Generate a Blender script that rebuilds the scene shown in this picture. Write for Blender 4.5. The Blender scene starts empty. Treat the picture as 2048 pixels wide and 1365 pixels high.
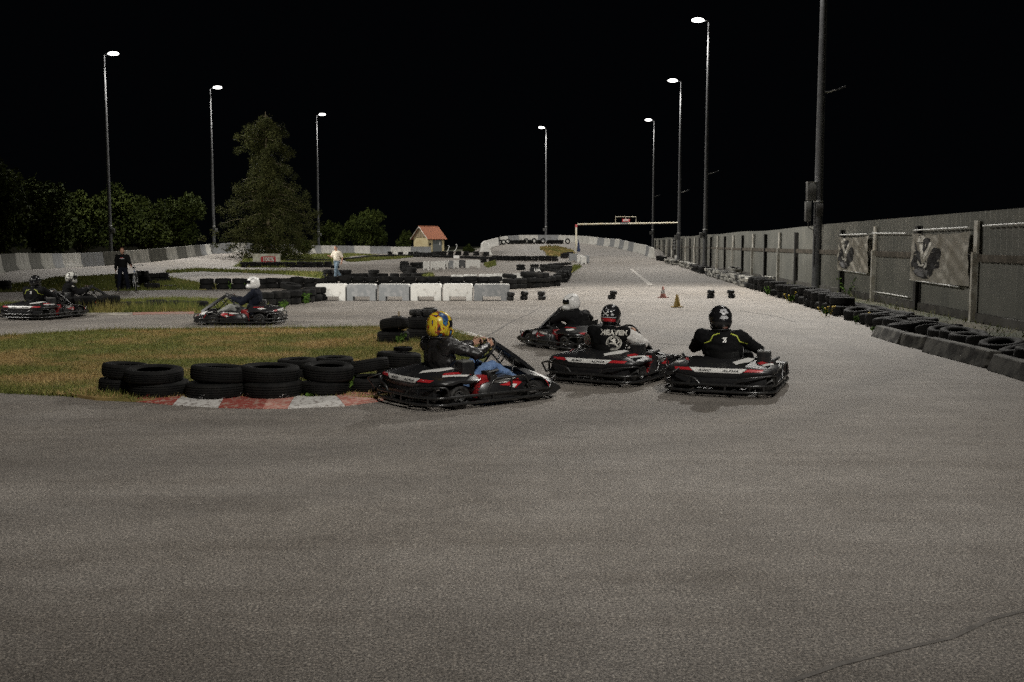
import bpy, bmesh, math, random
import numpy as np
from mathutils import Vector, Matrix, noise
from mathutils.bvhtree import BVHTree
R = math.radians
PI = math.pi
rng = random.Random(7)
scene = bpy.context.scene
COL = scene.collection

# ------------------------------------------------------------------ camera, world, light
F = 2100.0                     # focal length in photograph pixels (2048 x 1365)
CAM_H = 1.9
PITCH = math.atan(194.5 / F)
cam_data = bpy.data.cameras.new("camera")
cam_data.sensor_width = 36.0
cam_data.lens = 36.0 * F / 2048.0
cam_data.clip_end = 3000.0
cam_data.clip_start = 0.05
cam = bpy.data.objects.new("camera", cam_data)
COL.objects.link(cam)
cam.location = (0, 0, CAM_H)
cam.rotation_euler = (R(90) - PITCH, 0, 0)
scene.camera = cam

world = bpy.data.worlds.new("World")
scene.world = world
world.use_nodes = True
wn = world.node_tree.nodes
bg = wn["Background"]
bg.inputs["Color"].default_value = (0.45, 0.55, 0.75, 1)
bg.inputs["Strength"].default_value = 0.0016

SUN_DIR = Vector((0.42, 0.22, 1.0)).normalized()
sun_data = bpy.data.lights.new("sun", 'SUN')
sun_data.energy = 0.40
sun_data.angle = R(2.0)
sun_data.color = (1.0, 0.96, 0.9)
sun = bpy.data.objects.new("sun", sun_data)
COL.objects.link(sun)
sun.location = (0, 0, 60)
sun.rotation_euler = SUN_DIR.to_track_quat('Z', 'Y').to_euler()
LAMP_POWER = 15500.0
LAMP_COLOR = (1.0, 0.965, 0.90)

scene.view_settings.view_transform = 'Standard'
scene.view_settings.look = 'None'
scene.view_settings.gamma = 1.0
scene.view_settings.exposure = 0.0
scene.view_settings.use_curve_mapping = False
scene.cycles.use_denoising = False
scene.cycles.use_adaptive_sampling = False
scene.cycles.max_bounces = 5
scene.cycles.diffuse_bounces = 2
scene.cycles.glossy_bounces = 2
scene.cycles.transparent_max_bounces = 6
scene.cycles.sample_clamp_indirect = 3.0
scene.cycles.sample_clamp_direct = 6.0

# ------------------------------------------------------------------ picture <-> world
_r = Vector((1, 0, 0))
_u = Vector((0, math.sin(PITCH), math.cos(PITCH)))
_f = Vector((0, math.cos(PITCH), -math.sin(PITCH)))

def ray(px, py):
    return _f + _r * ((px - 1024.0) / F) + _u * ((682.5 - py) / F)

def at(px, py, Y):
    d = ray(px, py)
    return Vector((0, 0, CAM_H)) + d * (Y / d.y)

# terrain: flat near the camera, banked towards the far barriers
_ctl_px = [(-60, 548, 58), (0, 544, 64), (130, 535, 80), (250, 527.5, 88), (320, 522.5, 92), (385, 514, 102),
           (420, 508.5, 112), (460, 507.3, 113), (520, 506.2, 118), (600, 507, 132), (640, 507, 144), (740, 507.4, 151),
           (830, 507.4, 155), (890, 508, 150),
           (1306, 516.5, 112), (1287, 508.5, 122), (1274, 505.5, 126), (1257, 501, 131), (1240, 496.3, 137), (1218, 493.3, 144),
           (1177, 488.4, 152), (1124, 485.8, 156), (1043, 485.8, 156), (1001, 490, 150), (980, 511, 118),
           (1230, 510, 119), (1200, 500, 135), (1170, 506, 124), (1050, 500, 130), (1000, 505, 122), (1110, 494, 140),
           (1130, 513, 112)]
_ctl = [(p.x, p.y, p.z) for p in (at(*c) for c in _ctl_px)]
for x in (-28, -20, -10, 0, 10):
    _ctl += [(x, 60, 0.0), (x, 80, 0.0)]
for x in (-22, -14, -6, 2, 12):
    _ctl += [(x, 98, 0.04)]
_ctl += [(-18, 115, 0.18), (-10, 118, 0.15), (-4, 112, 0.16), (-16, 133, .35), (-8, 135, .38)]
_ctl += [(16.3, 95, 0.0), (17.3, 109, 0.1), (18.6, 125, 0.3), (20.4, 150, 0.6), (-60, 60, 0), (-60, 120, 0), (40, 60, 0), (40, 130, 0),
         (0, 200, 0), (-40, 190, 0), (40, 190, 0)]
_ca = np.array(_ctl)
_C2 = 49.0
_ker = np.sqrt(((_ca[:, None, :2] - _ca[None, :, :2]) ** 2).sum(-1) + _C2)
_wts = np.linalg.solve(_ker + 0.02 * np.eye(len(_ca)), _ca[:, 2])

def T_arr(x, y):
    x = np.asarray(x, float); y = np.asarray(y, float)
    sh = x.shape
    x = x.ravel(); y = y.ravel()
    k = np.sqrt((x[:, None] - _ca[None, :, 0]) ** 2 + (y[:, None] - _ca[None, :, 1]) ** 2 + _C2)
    z = k @ _wts
    t = np.clip((y - 48) / 20, 0, 1); m = t * t * (3 - 2 * t)
    out = np.clip((np.maximum(np.abs(x) - 70, y - 200)) / 60, 0, 1)
    z = np.clip(z, -0.3, 3.0) * m * (1 - out) - 2.0 * out
    return z.reshape(sh)

def T(x, y):
    if y < 48 and abs(x) < 70:
        return 0.0
    return float(T_arr(np.array([x]), np.array([y]))[0])

def gp(px, py):
    """where the ray through a pixel meets the terrain"""
    d = ray(px, py)
    o = Vector((0, 0, CAM_H))
    if d.z < -1e-4:
        t0 = -CAM_H / d.z
        p = o + d * t0
        if p.y < 48:
            return p
    ts = np.arange(40.0, 190.0, 0.25) / d.y
    xs = d.x * ts; ys = d.y * ts; zs = CAM_H + d.z * ts
    hit = np.nonzero(zs <= T_arr(xs, ys))[0]
    if len(hit) == 0:
        p = o + d * (150 / d.y); p.z = T(p.x, p.y); return p
    t = ts[hit[0]]
    p = o + d * t
    p.z = T(p.x, p.y)
    return p

# ------------------------------------------------------------------ materials
def mat_base(name):
    m = bpy.data.materials.new(name); m.use_nodes = True
    nt = m.node_tree
    return m, nt, nt.nodes["Principled BSDF"]

def link(nt, a, b): nt.links.new(a, b)

def noise_node(nt, scale, detail=4, rough=0.55, coord='Object', vec=None):
    tc = nt.nodes.new('ShaderNodeTexCoord')
    n = nt.nodes.new('ShaderNodeTexNoise')
    n.inputs['Scale'].default_value = scale; n.inputs['Detail'].default_value = detail
    n.inputs['Roughness'].default_value = rough
    link(nt, vec if vec is not None else tc.outputs[coord], n.inputs['Vector'])
    return n

def ramp(nt, fac, stops):
    r = nt.nodes.new('ShaderNodeValToRGB')
    while len(r.color_ramp.elements) < len(stops): r.color_ramp.elements.new(0.5)
    for e, (p, c) in zip(r.color_ramp.elements, stops):
        e.position = p; e.color = (c[0], c[1], c[2], 1)
    link(nt, fac, r.inputs['Fac'])
    return r

def mixc(nt, fac, a, b, mode='MIX'):
    n = nt.nodes.new('ShaderNodeMix'); n.data_type = 'RGBA'; n.blend_type = mode
    if isinstance(fac, (int, float)): n.inputs[0].default_value = fac
    else: link(nt, fac, n.inputs[0])
    for i, v in ((6, a), (7, b)):
        if isinstance(v, (tuple, list)): n.inputs[i].default_value = (v[0], v[1], v[2], 1)
        else: link(nt, v, n.inputs[i])
    return n.outputs[2]

def mathn(nt, op, a, b=0.0):
    n = nt.nodes.new('ShaderNodeMath'); n.operation = op
    for i, v in ((0, a), (1, b)):
        if isinstance(v, (int, float)): n.inputs[i].default_value = v
        else: link(nt, v, n.inputs[i])
    return n.outputs[0]

def bump(nt, bsdf, height, strength, dist=0.01):
    b = nt.nodes.new('ShaderNodeBump')
    b.inputs['Strength'].default_value = strength; b.inputs['Distance'].default_value = dist
    link(nt, height, b.inputs['Height']); link(nt, b.outputs['Normal'], bsdf.inputs['Normal'])

def M(name, c, rough=0.6, metal=0.0, c2=None, scale=8.0, lo=0.45, hi=0.62, bmp=None, spec=0.5, coat=0.0, detail=5):
    m, nt, b = mat_base(name)
    b.inputs['Base Color'].default_value = (*c, 1)
    b.inputs['Roughness'].default_value = rough
    b.inputs['Metallic'].default_value = metal
    b.inputs['Specular IOR Level'].default_value = spec
    if coat:
        b.inputs['Coat Weight'].default_value = coat; b.inputs['Coat Roughness'].default_value = 0.08
    if c2:
        n = noise_node(nt, scale, detail)
        r = ramp(nt, n.outputs['Fac'], [(lo, c), (hi, c2)])
        link(nt, r.outputs['Color'], b.inputs['Base Color'])
    if bmp:
        n2 = noise_node(nt, bmp[0], 5)
        bump(nt, b, n2.outputs['Fac'], bmp[1], bmp[2])
    return m

MT = {}
# asphalt: pale and dark aggregate, patches worn by traffic, faint tyre streaks
m, nt, b = mat_base("asphalt")
big = noise_node(nt, 0.16, 4, 0.6)
mid = noise_node(nt, 1.1, 5, 0.6)
fine = noise_node(nt, 55, 4, 0.9)
grit = noise_node(nt, 95, 2, 0.7)
tc = nt.nodes.new('ShaderNodeTexCoord')
vor = nt.nodes.new('ShaderNodeTexVoronoi'); vor.inputs['Scale'].default_value = 62
link(nt, tc.outputs['Object'], vor.inputs['Vector'])
mp = nt.nodes.new('ShaderNodeMapping'); mp.inputs['Scale'].default_value = (0.25, 2.2, 1); mp.inputs['Rotation'].default_value = (0, 0, R(8))
link(nt, tc.outputs['Object'], mp.inputs['Vector'])
streak = noise_node(nt, 1.3, 4, 0.6, vec=mp.outputs['Vector'])
base = ramp(nt, big.outputs['Fac'], [(0.3, (0.182, 0.164, 0.147)), (0.7, (0.250, 0.234, 0.222))])
midr = ramp(nt, mid.outputs['Fac'], [(0.30, (0.82, 0.81, 0.80)), (0.70, (1.12, 1.12, 1.12))])
c = mixc(nt, 1.0, base.outputs['Color'], midr.outputs['Color'], 'MULTIPLY')
st = ramp(nt, streak.outputs['Fac'], [(0.36, (0.72, 0.70, 0.68)), (0.55, (1, 1, 1))])
c = mixc(nt, 0.45, c, st.outputs['Color'], 'MULTIPLY')
fr = ramp(nt, fine.outputs['Fac'], [(0.37, (0.22, 0.21, 0.20)), (0.5, (0.90, 0.90, 0.90)), (0.62, (2.1, 2.05, 1.95))])
c = mixc(nt, 0.9, c, fr.outputs['Color'], 'MULTIPLY')
coarse = noise_node(nt, 7.0, 4, 0.8)
cr = ramp(nt, coarse.outputs['Fac'], [(0.36, (0.85, 0.84, 0.83)), (0.5, (1, 1, 1)), (0.64, (1.15, 1.14, 1.13))])
c = mixc(nt, 0.8, c, cr.outputs['Color'], 'MULTIPLY')
gr = ramp(nt, grit.outputs['Fac'], [(0.36, (0.40, 0.40, 0.39)), (0.64, (1.65, 1.64, 1.6))])
c = mixc(nt, 0.85, c, gr.outputs['Color'], 'MULTIPLY')
chips = ramp(nt, vor.outputs['Color'], [(0.90, (0, 0, 0)), (0.93, (1, 1, 1))])
c = mixc(nt, mathn(nt, 'MULTIPLY', chips.outputs['Color'], 0.55), c, (0.52, 0.48, 0.42))
# rubber laid down on the racing line round the island
for (cx_, cy_, r_, w_, k_) in ((-5.2, 18.2, 9.3, 0.9, 0.26), (-6.5, 19.5, 12.6, 0.5, 0.16), (-3.0, 22.0, 11.0, 0.35, 0.14), (-30.0, 36.0, 36.5, 0.7, 0.15)):
    vm = nt.nodes.new('ShaderNodeVectorMath'); vm.operation = 'DISTANCE'; vm.inputs[1].default_value = (cx_, cy_, 0)
    link(nt, tc.outputs['Object'], vm.inputs[0])
    dd = mathn(nt, 'ABSOLUTE', mathn(nt, 'SUBTRACT', mathn(nt, 'ADD', vm.outputs['Value'], mathn(nt, 'MULTIPLY', big.outputs['Fac'], 1.4)), r_ + .7))
    bandr = ramp(nt, mathn(nt, 'DIVIDE', dd, w_), [(0.2, (1, 1, 1)), (1.0, (0, 0, 0))])
    c = mixc(nt, mathn(nt, 'MULTIPLY', mathn(nt, 'MULTIPLY', bandr.outputs['Color'], mathn(nt, 'ADD', mid.outputs['Fac'], 0.45)), k_), c, (0.05, 0.047, 0.045))
# older, darker surface beyond the start line
sy = nt.nodes.new('ShaderNodeSeparateXYZ'); link(nt, tc.outputs['Object'], sy.inputs[0])
far_ = mathn(nt, 'MULTIPLY', mathn(nt, 'GREATER_THAN', mathn(nt, 'ADD', sy.outputs['Y'], mathn(nt, 'MULTIPLY', mid.outputs['Fac'], 0.5)), 47.2), mathn(nt, 'GREATER_THAN', sy.outputs['X'], 2.0))
c = mixc(nt, mathn(nt, 'MULTIPLY', far_, 0.22), c, (0.06, 0.053, 0.045))
link(nt, c, b.inputs['Base Color'])
b.inputs['Roughness'].default_value = 0.72
b.inputs['Specular IOR Level'].default_value = 0.35
hsum = mathn(nt, 'ADD', fine.outputs['Fac'], mathn(nt, 'MULTIPLY', grit.outputs['Fac'], 0.6))
bump(nt, b, hsum, 0.75, 0.008)
MT['asphalt'] = m
MT['soil'] = M("dark_soil_grass", (0.03, 0.035, 0.015), 0.95, c2=(0.06, 0.05, 0.03), scale=0.7)

def grass_mat(name, greens, straws, sc, lo, hi):
    m, nt, b = mat_base(name)
    n = noise_node(nt, sc, 5, 0.62)
    at_ = nt.nodes.new('ShaderNodeAttribute'); at_.attribute_name = 'rnd'
    g = ramp(nt, at_.outputs['Fac'], [(0.0, greens[0]), (1.0, greens[1])])
    s = ramp(nt, at_.outputs['Fac'], [(0.0, straws[0]), (1.0, straws[1])])
    f = ramp(nt, n.outputs['Fac'], [(lo, (0, 0, 0)), (hi, (1, 1, 1))])
    ff = mathn(nt, 'ADD', f.outputs['Color'], mathn(nt, 'MULTIPLY', mathn(nt, 'SUBTRACT', at_.outputs['Fac'], 0.5), 0.5))
    c = mixc(nt, ff, g.outputs['Color'], s.outputs['Color'])
    nb = noise_node(nt, 1.9, 6, 0.7)
    bare = ramp(nt, nb.outputs['Fac'], [(0.60, (0, 0, 0)), (0.68, (1, 1, 1))])
    c = mixc(nt, mathn(nt, 'MULTIPLY', bare.outputs['Color'], 0.7), c, (0.30, 0.24, 0.15))
    dk = ramp(nt, nb.outputs['Fac'], [(0.28, (0.45, 0.45, 0.45)), (0.42, (1, 1, 1))])
    c = mixc(nt, 1.0, c, dk.outputs['Color'], 'MULTIPLY')
    link(nt, c, b.inputs['Base Color'])
    b.inputs['Roughness'].default_value = 0.8
    b.inputs['Specular IOR Level'].default_value = 0.2
    return m
MT['grass_dry'] = grass_mat("dry_grass", ((0.085, 0.098, 0.022), (0.20, 0.215, 0.055)), ((0.21, 0.13, 0.045), (0.46, 0.34, 0.15)), 0.5, 0.435, 0.59)
MT['grass'] = grass_mat("green_grass", ((0.07, 0.088, 0.018), (0.16, 0.185, 0.042)), ((0.22, 0.18, 0.055), (0.38, 0.31, 0.11)), 0.6, 0.52, 0.72)

# rubber
def rubber(name, dust=0.35, smear=None, tread=True):
    m, nt, b = mat_base(name)
    n = noise_node(nt, 9, 6, 0.65)
    r = ramp(nt, n.outputs['Fac'], [(0.42, (0.005, 0.005, 0.005)), (0.78, (0.005 + .042 * dust, 0.005 + .038 * dust, 0.005 + .032 * dust))])
    c = r.outputs['Color']
    tc = nt.nodes.new('ShaderNodeTexCoord')
    if smear:
        sx = nt.nodes.new('ShaderNodeSeparateXYZ'); link(nt, tc.outputs['Object'], sx.inputs[0])
        band = mathn(nt, 'LESS_THAN', sx.outputs['Z'], -0.035)
        n3 = noise_node(nt, 3.0, 5, 0.7)
        g = mathn(nt, 'GREATER_THAN', n3.outputs['Fac'], 0.55)
        n4 = noise_node(nt, 40, 3, 0.7)
        g2 = mathn(nt, 'GREATER_THAN', n4.outputs['Fac'], 0.43)
        c = mixc(nt, mathn(nt, 'MULTIPLY', mathn(nt, 'MULTIPLY', band, g), g2), c, smear)
    link(nt, c, b.inputs['Base Color'])
    b.inputs['Roughness'].default_value = 0.8
    b.inputs['Specular IOR Level'].default_value = 0.2
    if tread:
        uv = nt.nodes.new('ShaderNodeUVMap')
        mp = nt.nodes.new('ShaderNodeMapping'); mp.inputs['Scale'].default_value = (60, 1, 1)
        link(nt, uv.outputs['UV'], mp.inputs['Vector'])
        w = nt.nodes.new('ShaderNodeTexWave'); w.bands_direction = 'X'; w.inputs['Scale'].default_value = 0.32
        w.inputs['Distortion'].default_value = 0.5
        link(nt, mp.outputs['Vector'], w.inputs['Vector'])
        su = nt.nodes.new('ShaderNodeSeparateXYZ'); link(nt, uv.outputs['UV'], su.inputs[0])
        mask = mathn(nt, 'GREATER_THAN', su.outputs['Y'], 0.5)
        h = mathn(nt, 'MULTIPLY', w.outputs['Color'], mask)
        bump(nt, b, h, 0.18, 0.004)
    return m
MT['rubber'] = rubber("tyre_rubber", 0.2)
MT['rubber_red'] = rubber("tyre_rubber_red_smeared", 0.2, (0.30, 0.045, 0.03))
MT['rubber_white'] = rubber("tyre_rubber_white_smeared", 0.25, (0.5, 0.5, 0.5))
MT['rubber_grey'] = rubber("tyre_rubber_dusty", 0.5)
MT['tyre_white'] = M("white_painted_tyre", (0.36, 0.35, 0.31), 0.75, c2=(0.02, 0.02, 0.019), scale=4, lo=0.44, hi=0.58)
MT['slick'] = M("kart_slick_rubber", (0.010, 0.010, 0.010), 0.55, c2=(0.03, 0.028, 0.026), scale=14)

MT['concrete_white'] = M("white_painted_concrete", (0.70, 0.69, 0.65), 0.8, c2=(0.40, 0.38, 0.34), scale=5.5, lo=0.56, hi=0.72, bmp=(22, 0.3, 0.01))
MT['concrete_grey'] = M("grey_painted_concrete", (0.24, 0.25, 0.255), 0.85, c2=(0.36, 0.36, 0.36), scale=7, lo=0.45, hi=0.72, bmp=(22, 0.3, 0.01))
MT['concrete_dirty'] = M("weathered_concrete", (0.15, 0.145, 0.13), 0.9, c2=(0.03, 0.028, 0.025), scale=4.5, lo=0.42, hi=0.60, bmp=(18, 0.4, 0.01), detail=8)
def streaked(name, c, c2):
    m, nt, b = mat_base(name)
    tc = nt.nodes.new('ShaderNodeTexCoord')
    mp = nt.nodes.new('ShaderNodeMapping'); mp.inputs['Scale'].default_value = (5, 5, 0.5)
    link(nt, tc.outputs['Object'], mp.inputs['Vector'])
    n = noise_node(nt, 1.6, 6, 0.7, vec=mp.outputs['Vector'])
    r = ramp(nt, n.outputs['Fac'], [(0.42, c), (0.66, c2)])
    link(nt, r.outputs['Color'], b.inputs['Base Color']); b.inputs['Roughness'].default_value = 0.9
    return m
MT['barrier_white'] = streaked("streaked_white_barrier", (0.66, 0.65, 0.61), (0.36, 0.35, 0.31))
MT['barrier_grey'] = streaked("streaked_grey_barrier", (0.27, 0.28, 0.29), (0.16, 0.16, 0.15))
MT['barrier_old'] = streaked("mossy_old_barrier", (0.12, 0.118, 0.10), (0.04, 0.04, 0.032))
MT['barrier_worn'] = streaked("worn_pale_barrier", (0.42, 0.41, 0.37), (0.12, 0.12, 0.10))
MT['paint_white'] = M("worn_white_paint", (0.58, 0.56, 0.53), 0.7, c2=(0.22, 0.19, 0.17), scale=20, lo=0.53, hi=0.62, bmp=(40, .3, .005))
MT['paint_dirty'] = M("dirty_white_paint", (0.36, 0.33, 0.28), 0.8, c2=(0.16, 0.14, 0.12), scale=2.5, lo=.42, hi=.6)
MT['paint_pale'] = M("faded_red_paint", (0.30, 0.15, 0.12), 0.8, c2=(0.26, 0.20, 0.17), scale=4)
MT['paint_red'] = M("worn_red_paint", (0.27, 0.05, 0.036), 0.7, c2=(0.36, 0.24, 0.19), scale=20, lo=0.50, hi=0.60, bmp=(40, .3, .005))
MT['paint_pink'] = M("worn_pale_red_paint", (0.42, 0.15, 0.115), 0.7, c2=(0.5, 0.33, 0.27), scale=16, lo=0.45, hi=0.6, bmp=(40, .3, .005))
MT['line'] = M("road_line_paint", (0.38, 0.355, 0.32), 0.75, c2=(0.26, 0.24, 0.22), scale=7, lo=0.5, hi=0.7)
MT['tar'] = M("tar_seam", (0.075, 0.066, 0.058), 0.7, c2=(0.15, 0.135, 0.12), scale=5, lo=.45, hi=.6)
MT['tar_faint'] = M("faint_crack", (0.11, 0.10, 0.09), 0.8, c2=(0.17, 0.155, 0.14), scale=5, lo=.4, hi=.55)
MT['skid'] = M("skid_rubber", (0.13, 0.12, 0.11), 0.8, c2=(0.2, 0.18, 0.17), scale=3)

def corrugated():
    m, nt, b = mat_base("corrugated_sheet")
    n = noise_node(nt, 0.7, 5)
    r = ramp(nt, n.outputs['Fac'], [(0.35, (0.165, 0.167, 0.148)), (0.7, (0.25, 0.246, 0.215))])
    link(nt, r.outputs['Color'], b.inputs['Base Color'])
    b.inputs['Roughness'].default_value = 0.5; b.inputs['Metallic'].default_value = 0.25
    return m
MT['sheet'] = corrugated()
MT['fence_dark'] = M("dark_post_paint", (0.035, 0.033, 0.03), 0.7)
MT['fence_pale'] = M("pale_post_paint", (0.60, 0.58, 0.52), 0.7, c2=(0.36, 0.33, 0.27), scale=3)
MT['plinth'] = M("grimy_plinth", (0.10, 0.095, 0.085), 0.9, c2=(0.06, 0.055, 0.05), scale=1.5)
MT['wood_dark'] = M("old_dark_wood", (0.07, 0.058, 0.042), 0.85, c2=(0.13, 0.11, 0.085), scale=3)
MT['wood'] = M("pale_wood", (0.32, 0.25, 0.16), 0.8, c2=(0.2, 0.15, 0.09), scale=12)
MT['pipe'] = M("bare_pipe", (0.62, 0.62, 0.6), 0.4, metal=0.5)
MT['galv'] = M("galvanised_steel", (0.085, 0.088, 0.092), 0.6, metal=0.0, c2=(0.06, 0.06, 0.063), scale=4)
MT['box_grey'] = M("grey_enclosure", (0.11, 0.11, 0.105), 0.6, c2=(0.07, .07, .065), scale=5)
MT['banner'] = M("dirty_banner_vinyl", (0.29, 0.27, 0.225), 0.6, c2=(0.19, 0.17, 0.13), scale=1.2)
MT['ink_dark'] = M("banner_dark_ink", (0.018, 0.017, 0.017), 0.7, spec=.2)
MT['ink_grey'] = M("banner_grey_ink", (0.10, 0.098, 0.10), 0.6)
MT['ink_white'] = M("banner_white_ink", (0.6, 0.58, 0.52), 0.6)
MT['cream'] = M("cream_steel_paint", (0.66, 0.62, 0.5), 0.5, c2=(0.55, 0.48, 0.33), scale=3)
MT['red'] = M("red_gloss", (0.42, 0.02, 0.025), 0.35, coat=0.3)
MT['white'] = M("white_gloss", (0.70, 0.69, 0.66), 0.35)
MT['black'] = M("matt_black", (0.012, 0.012, 0.012), 0.5)
MT['plastic'] = M("black_plastic", (0.013, 0.013, 0.014), 0.32, c2=(0.03, 0.029, 0.027), scale=10, lo=.55, hi=.75, spec=0.6)
MT['tube'] = M("black_tube_steel", (0.016, 0.016, 0.016), 0.28, spec=0.7, c2=(0.05, 0.047, 0.043), scale=16, lo=.58, hi=.72)
MT['rim'] = M("alloy_rim", (0.35, 0.35, 0.35), 0.35, metal=0.9)
MT['engine_red'] = M("red_engine_paint", (0.28, 0.018, 0.02), 0.4)
MT['steel'] = M("machined_steel", (0.45, 0.45, 0.45), 0.35, metal=0.9)
MT['silver'] = M("silver_decal", (0.45, 0.45, 0.46), 0.35)
MT['lime'] = M("lime_piping", (0.55, 0.62, 0.08), 0.6)
MT['skin'] = M("skin", (0.50, 0.29, 0.20), 0.55, c2=(0.42, 0.22, 0.15), scale=20)
MT['hair'] = M("short_hair", (0.16, 0.07, 0.03), 0.8)
MT['hair_grey'] = M("greying_hair", (0.10, 0.085, 0.075), 0.8)
MT['leather'] = M("black_leather", (0.012, 0.011, 0.011), 0.42, spec=0.45, bmp=(7, 0.35, 0.03))
MT['cloth_black'] = M("black_cloth", (0.006, 0.006, 0.0065), 0.8, spec=0.12, bmp=(9, 0.7, 0.03))
MT['cloth_navy'] = M("dark_navy_knit", (0.010, 0.012, 0.020), 0.85, spec=0.12, bmp=(9, 0.7, 0.03))
MT['cloth_white'] = M("white_cotton", (0.62, 0.60, 0.57), 0.85, bmp=(8, 0.9, 0.03))
MT['shirt'] = M("cream_shirt", (0.66, 0.60, 0.50), 0.85, bmp=(7, 0.9, 0.03))
MT['jeans'] = M("blue_denim", (0.09, 0.16, 0.32), 0.85, c2=(0.16, 0.25, 0.42), scale=7, bmp=(9, 0.8, 0.03))
MT['jeans_pale'] = M("faded_denim", (0.10, 0.15, 0.20), 0.85, c2=(0.17, 0.23, 0.28), scale=9, bmp=(9, 0.8, 0.03))
MT['trousers_grey'] = M("grey_jogging_cloth", (0.27, 0.27, 0.25), 0.85, bmp=(9, 0.8, 0.03))
MT['shoe'] = M("dark_shoe", (0.02, 0.02, 0.022), 0.6)
MT['visor'] = M("dark_visor", (0.006, 0.006, 0.008), 0.08, spec=0.8)
MT['helmet_white'] = M("white_helmet_shell", (0.72, 0.71, 0.69), 0.3, coat=0.4)
MT['helmet_black'] = M("black_helmet_shell", (0.012, 0.012, 0.013), 0.22, coat=0.5)
MT['blue'] = M("dark_blue_cloth", (0.015, 0.025, 0.07), 0.8)
MT['bluepaint'] = M("blue_frame_paint", (0.02, 0.10, 0.30), 0.4)
MT['hut_wall'] = M("cream_render", (0.52, 0.44, 0.26), 0.9, c2=(0.44, 0.36, 0.2), scale=2)
MT['hut_door'] = M("grey_door", (0.11, 0.12, 0.12), 0.6)
MT['bark'] = M("pale_bark", (0.20, 0.165, 0.10), 0.9, c2=(0.1, 0.08, 0.05), scale=6)
MT['bark_dark'] = M("dark_bark", (0.06, 0.045, 0.03), 0.9)
def leaf(name, a, b_):
    m, nt, b = mat_base(name)
    at_ = nt.nodes.new('ShaderNodeAttribute'); at_.attribute_name = 'rnd'
    r = ramp(nt, at_.outputs['Fac'], [(0, a), (1, b_)])
    link(nt, r.outputs['Color'], b.inputs['Base Color'])
    b.inputs['Roughness'].default_value = 0.9; b.inputs['Specular IOR Level'].default_value = 0.08
    return m
MT['leaf'] = leaf("shrub_leaf", (0.007, 0.012, 0.003), (0.044, 0.056, 0.012))
MT['needle'] = leaf("spruce_needle", (0.014, 0.019, 0.007), (0.060, 0.062, 0.020))
MT['weed'] = leaf("weed_leaf", (0.03, 0.07, 0.012), (0.10, 0.17, 0.03))
MT['flower'] = M("yellow_petal", (0.7, 0.5, 0.02), 0.6)
MT['cone_red'] = M("faded_red_cone", (0.26, 0.10, 0.075), 0.6)
MT['cone_yellow'] = M("faded_yellow_cone", (0.30, 0.205, 0.045), 0.6, c2=(0.26, .17, .03), scale=6)
def tiles():
    m, nt, b = mat_base("clay_tiles")
    tc = nt.nodes.new('ShaderNodeTexCoord')
    br = nt.nodes.new('ShaderNodeTexBrick')
    br.inputs['Scale'].default_value = 3.2
    br.inputs['Color1'].default_value = (0.36, 0.13, 0.06, 1); br.inputs['Color2'].default_value = (0.28, 0.10, 0.05, 1)
    br.inputs['Mortar'].default_value = (0.14, 0.05, 0.03, 1); br.inputs['Mortar Size'].default_value = 0.03
    link(nt, tc.outputs['Object'], br.inputs['Vector'])
    link(nt, br.outputs['Color'], b.inputs['Base Color']); b.inputs['Roughness'].default_value = 0.85
    return m
MT['tiles'] = tiles()
def lamp_mat():
    m, nt, b = mat_base("lit_lamp_glass")
    b.inputs['Base Color'].default_value = (1, 1, 1, 1)
    b.inputs['Emission Color'].default_value = (1.0, 0.97, 0.93, 1)
    b.inputs['Emission Strength'].default_value = 60
    return m
MT['lamp'] = lamp_mat()
def yellow_helmet():
    m, nt, b = mat_base("yellow_graphic_helmet")
    tc = nt.nodes.new('ShaderNodeTexCoord')
    n = noise_node(nt, 5.2, 2, 0.5)
    n.inputs['Distortion'].default_value = 1.6
    Y = (0.62, 0.47, 0.03)
    r = ramp(nt, n.outputs['Fac'], [(0.0, (0.02, .05, .14)), (0.36, (0.05, 0.16, 0.30)), (0.40, (0.02, .02, .02)), (0.43, (0.34, 0.06, 0.02)), (0.46, Y), (0.60, Y), (0.62, (0.45, 0.10, 0.02)), (0.66, (0.03, 0.03, 0.05)), (0.71, (0.55, .55, .5))])
    r.color_ramp.interpolation = 'CONSTANT'
    link(nt, r.outputs['Color'], b.inputs['Base Color'])
    b.inputs['Roughness'].default_value = 0.3; b.inputs['Coat Weight'].default_value = 0.4
    return m
MT['helmet_yellow'] = yellow_helmet()
def mixed_helmet():
    m, nt, b = mat_base("white_black_graphic_helmet")
    n = noise_node(nt, 6.5, 1, 0.5); n.inputs['Distortion'].default_value = 1.0
    r = ramp(nt, n.outputs['Fac'], [(0.0, (0.62, 0.61, 0.56)), (0.50, (0.012, .012, .012)), (0.60, (0.62, 0.61, 0.56))])
    r.color_ramp.interpolation = 'CONSTANT'
    link(nt, r.outputs['Color'], b.inputs['Base Color']); b.inputs['Roughness'].default_value = 0.3
    return m
MT['helmet_mixed'] = mixed_helmet()

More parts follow.
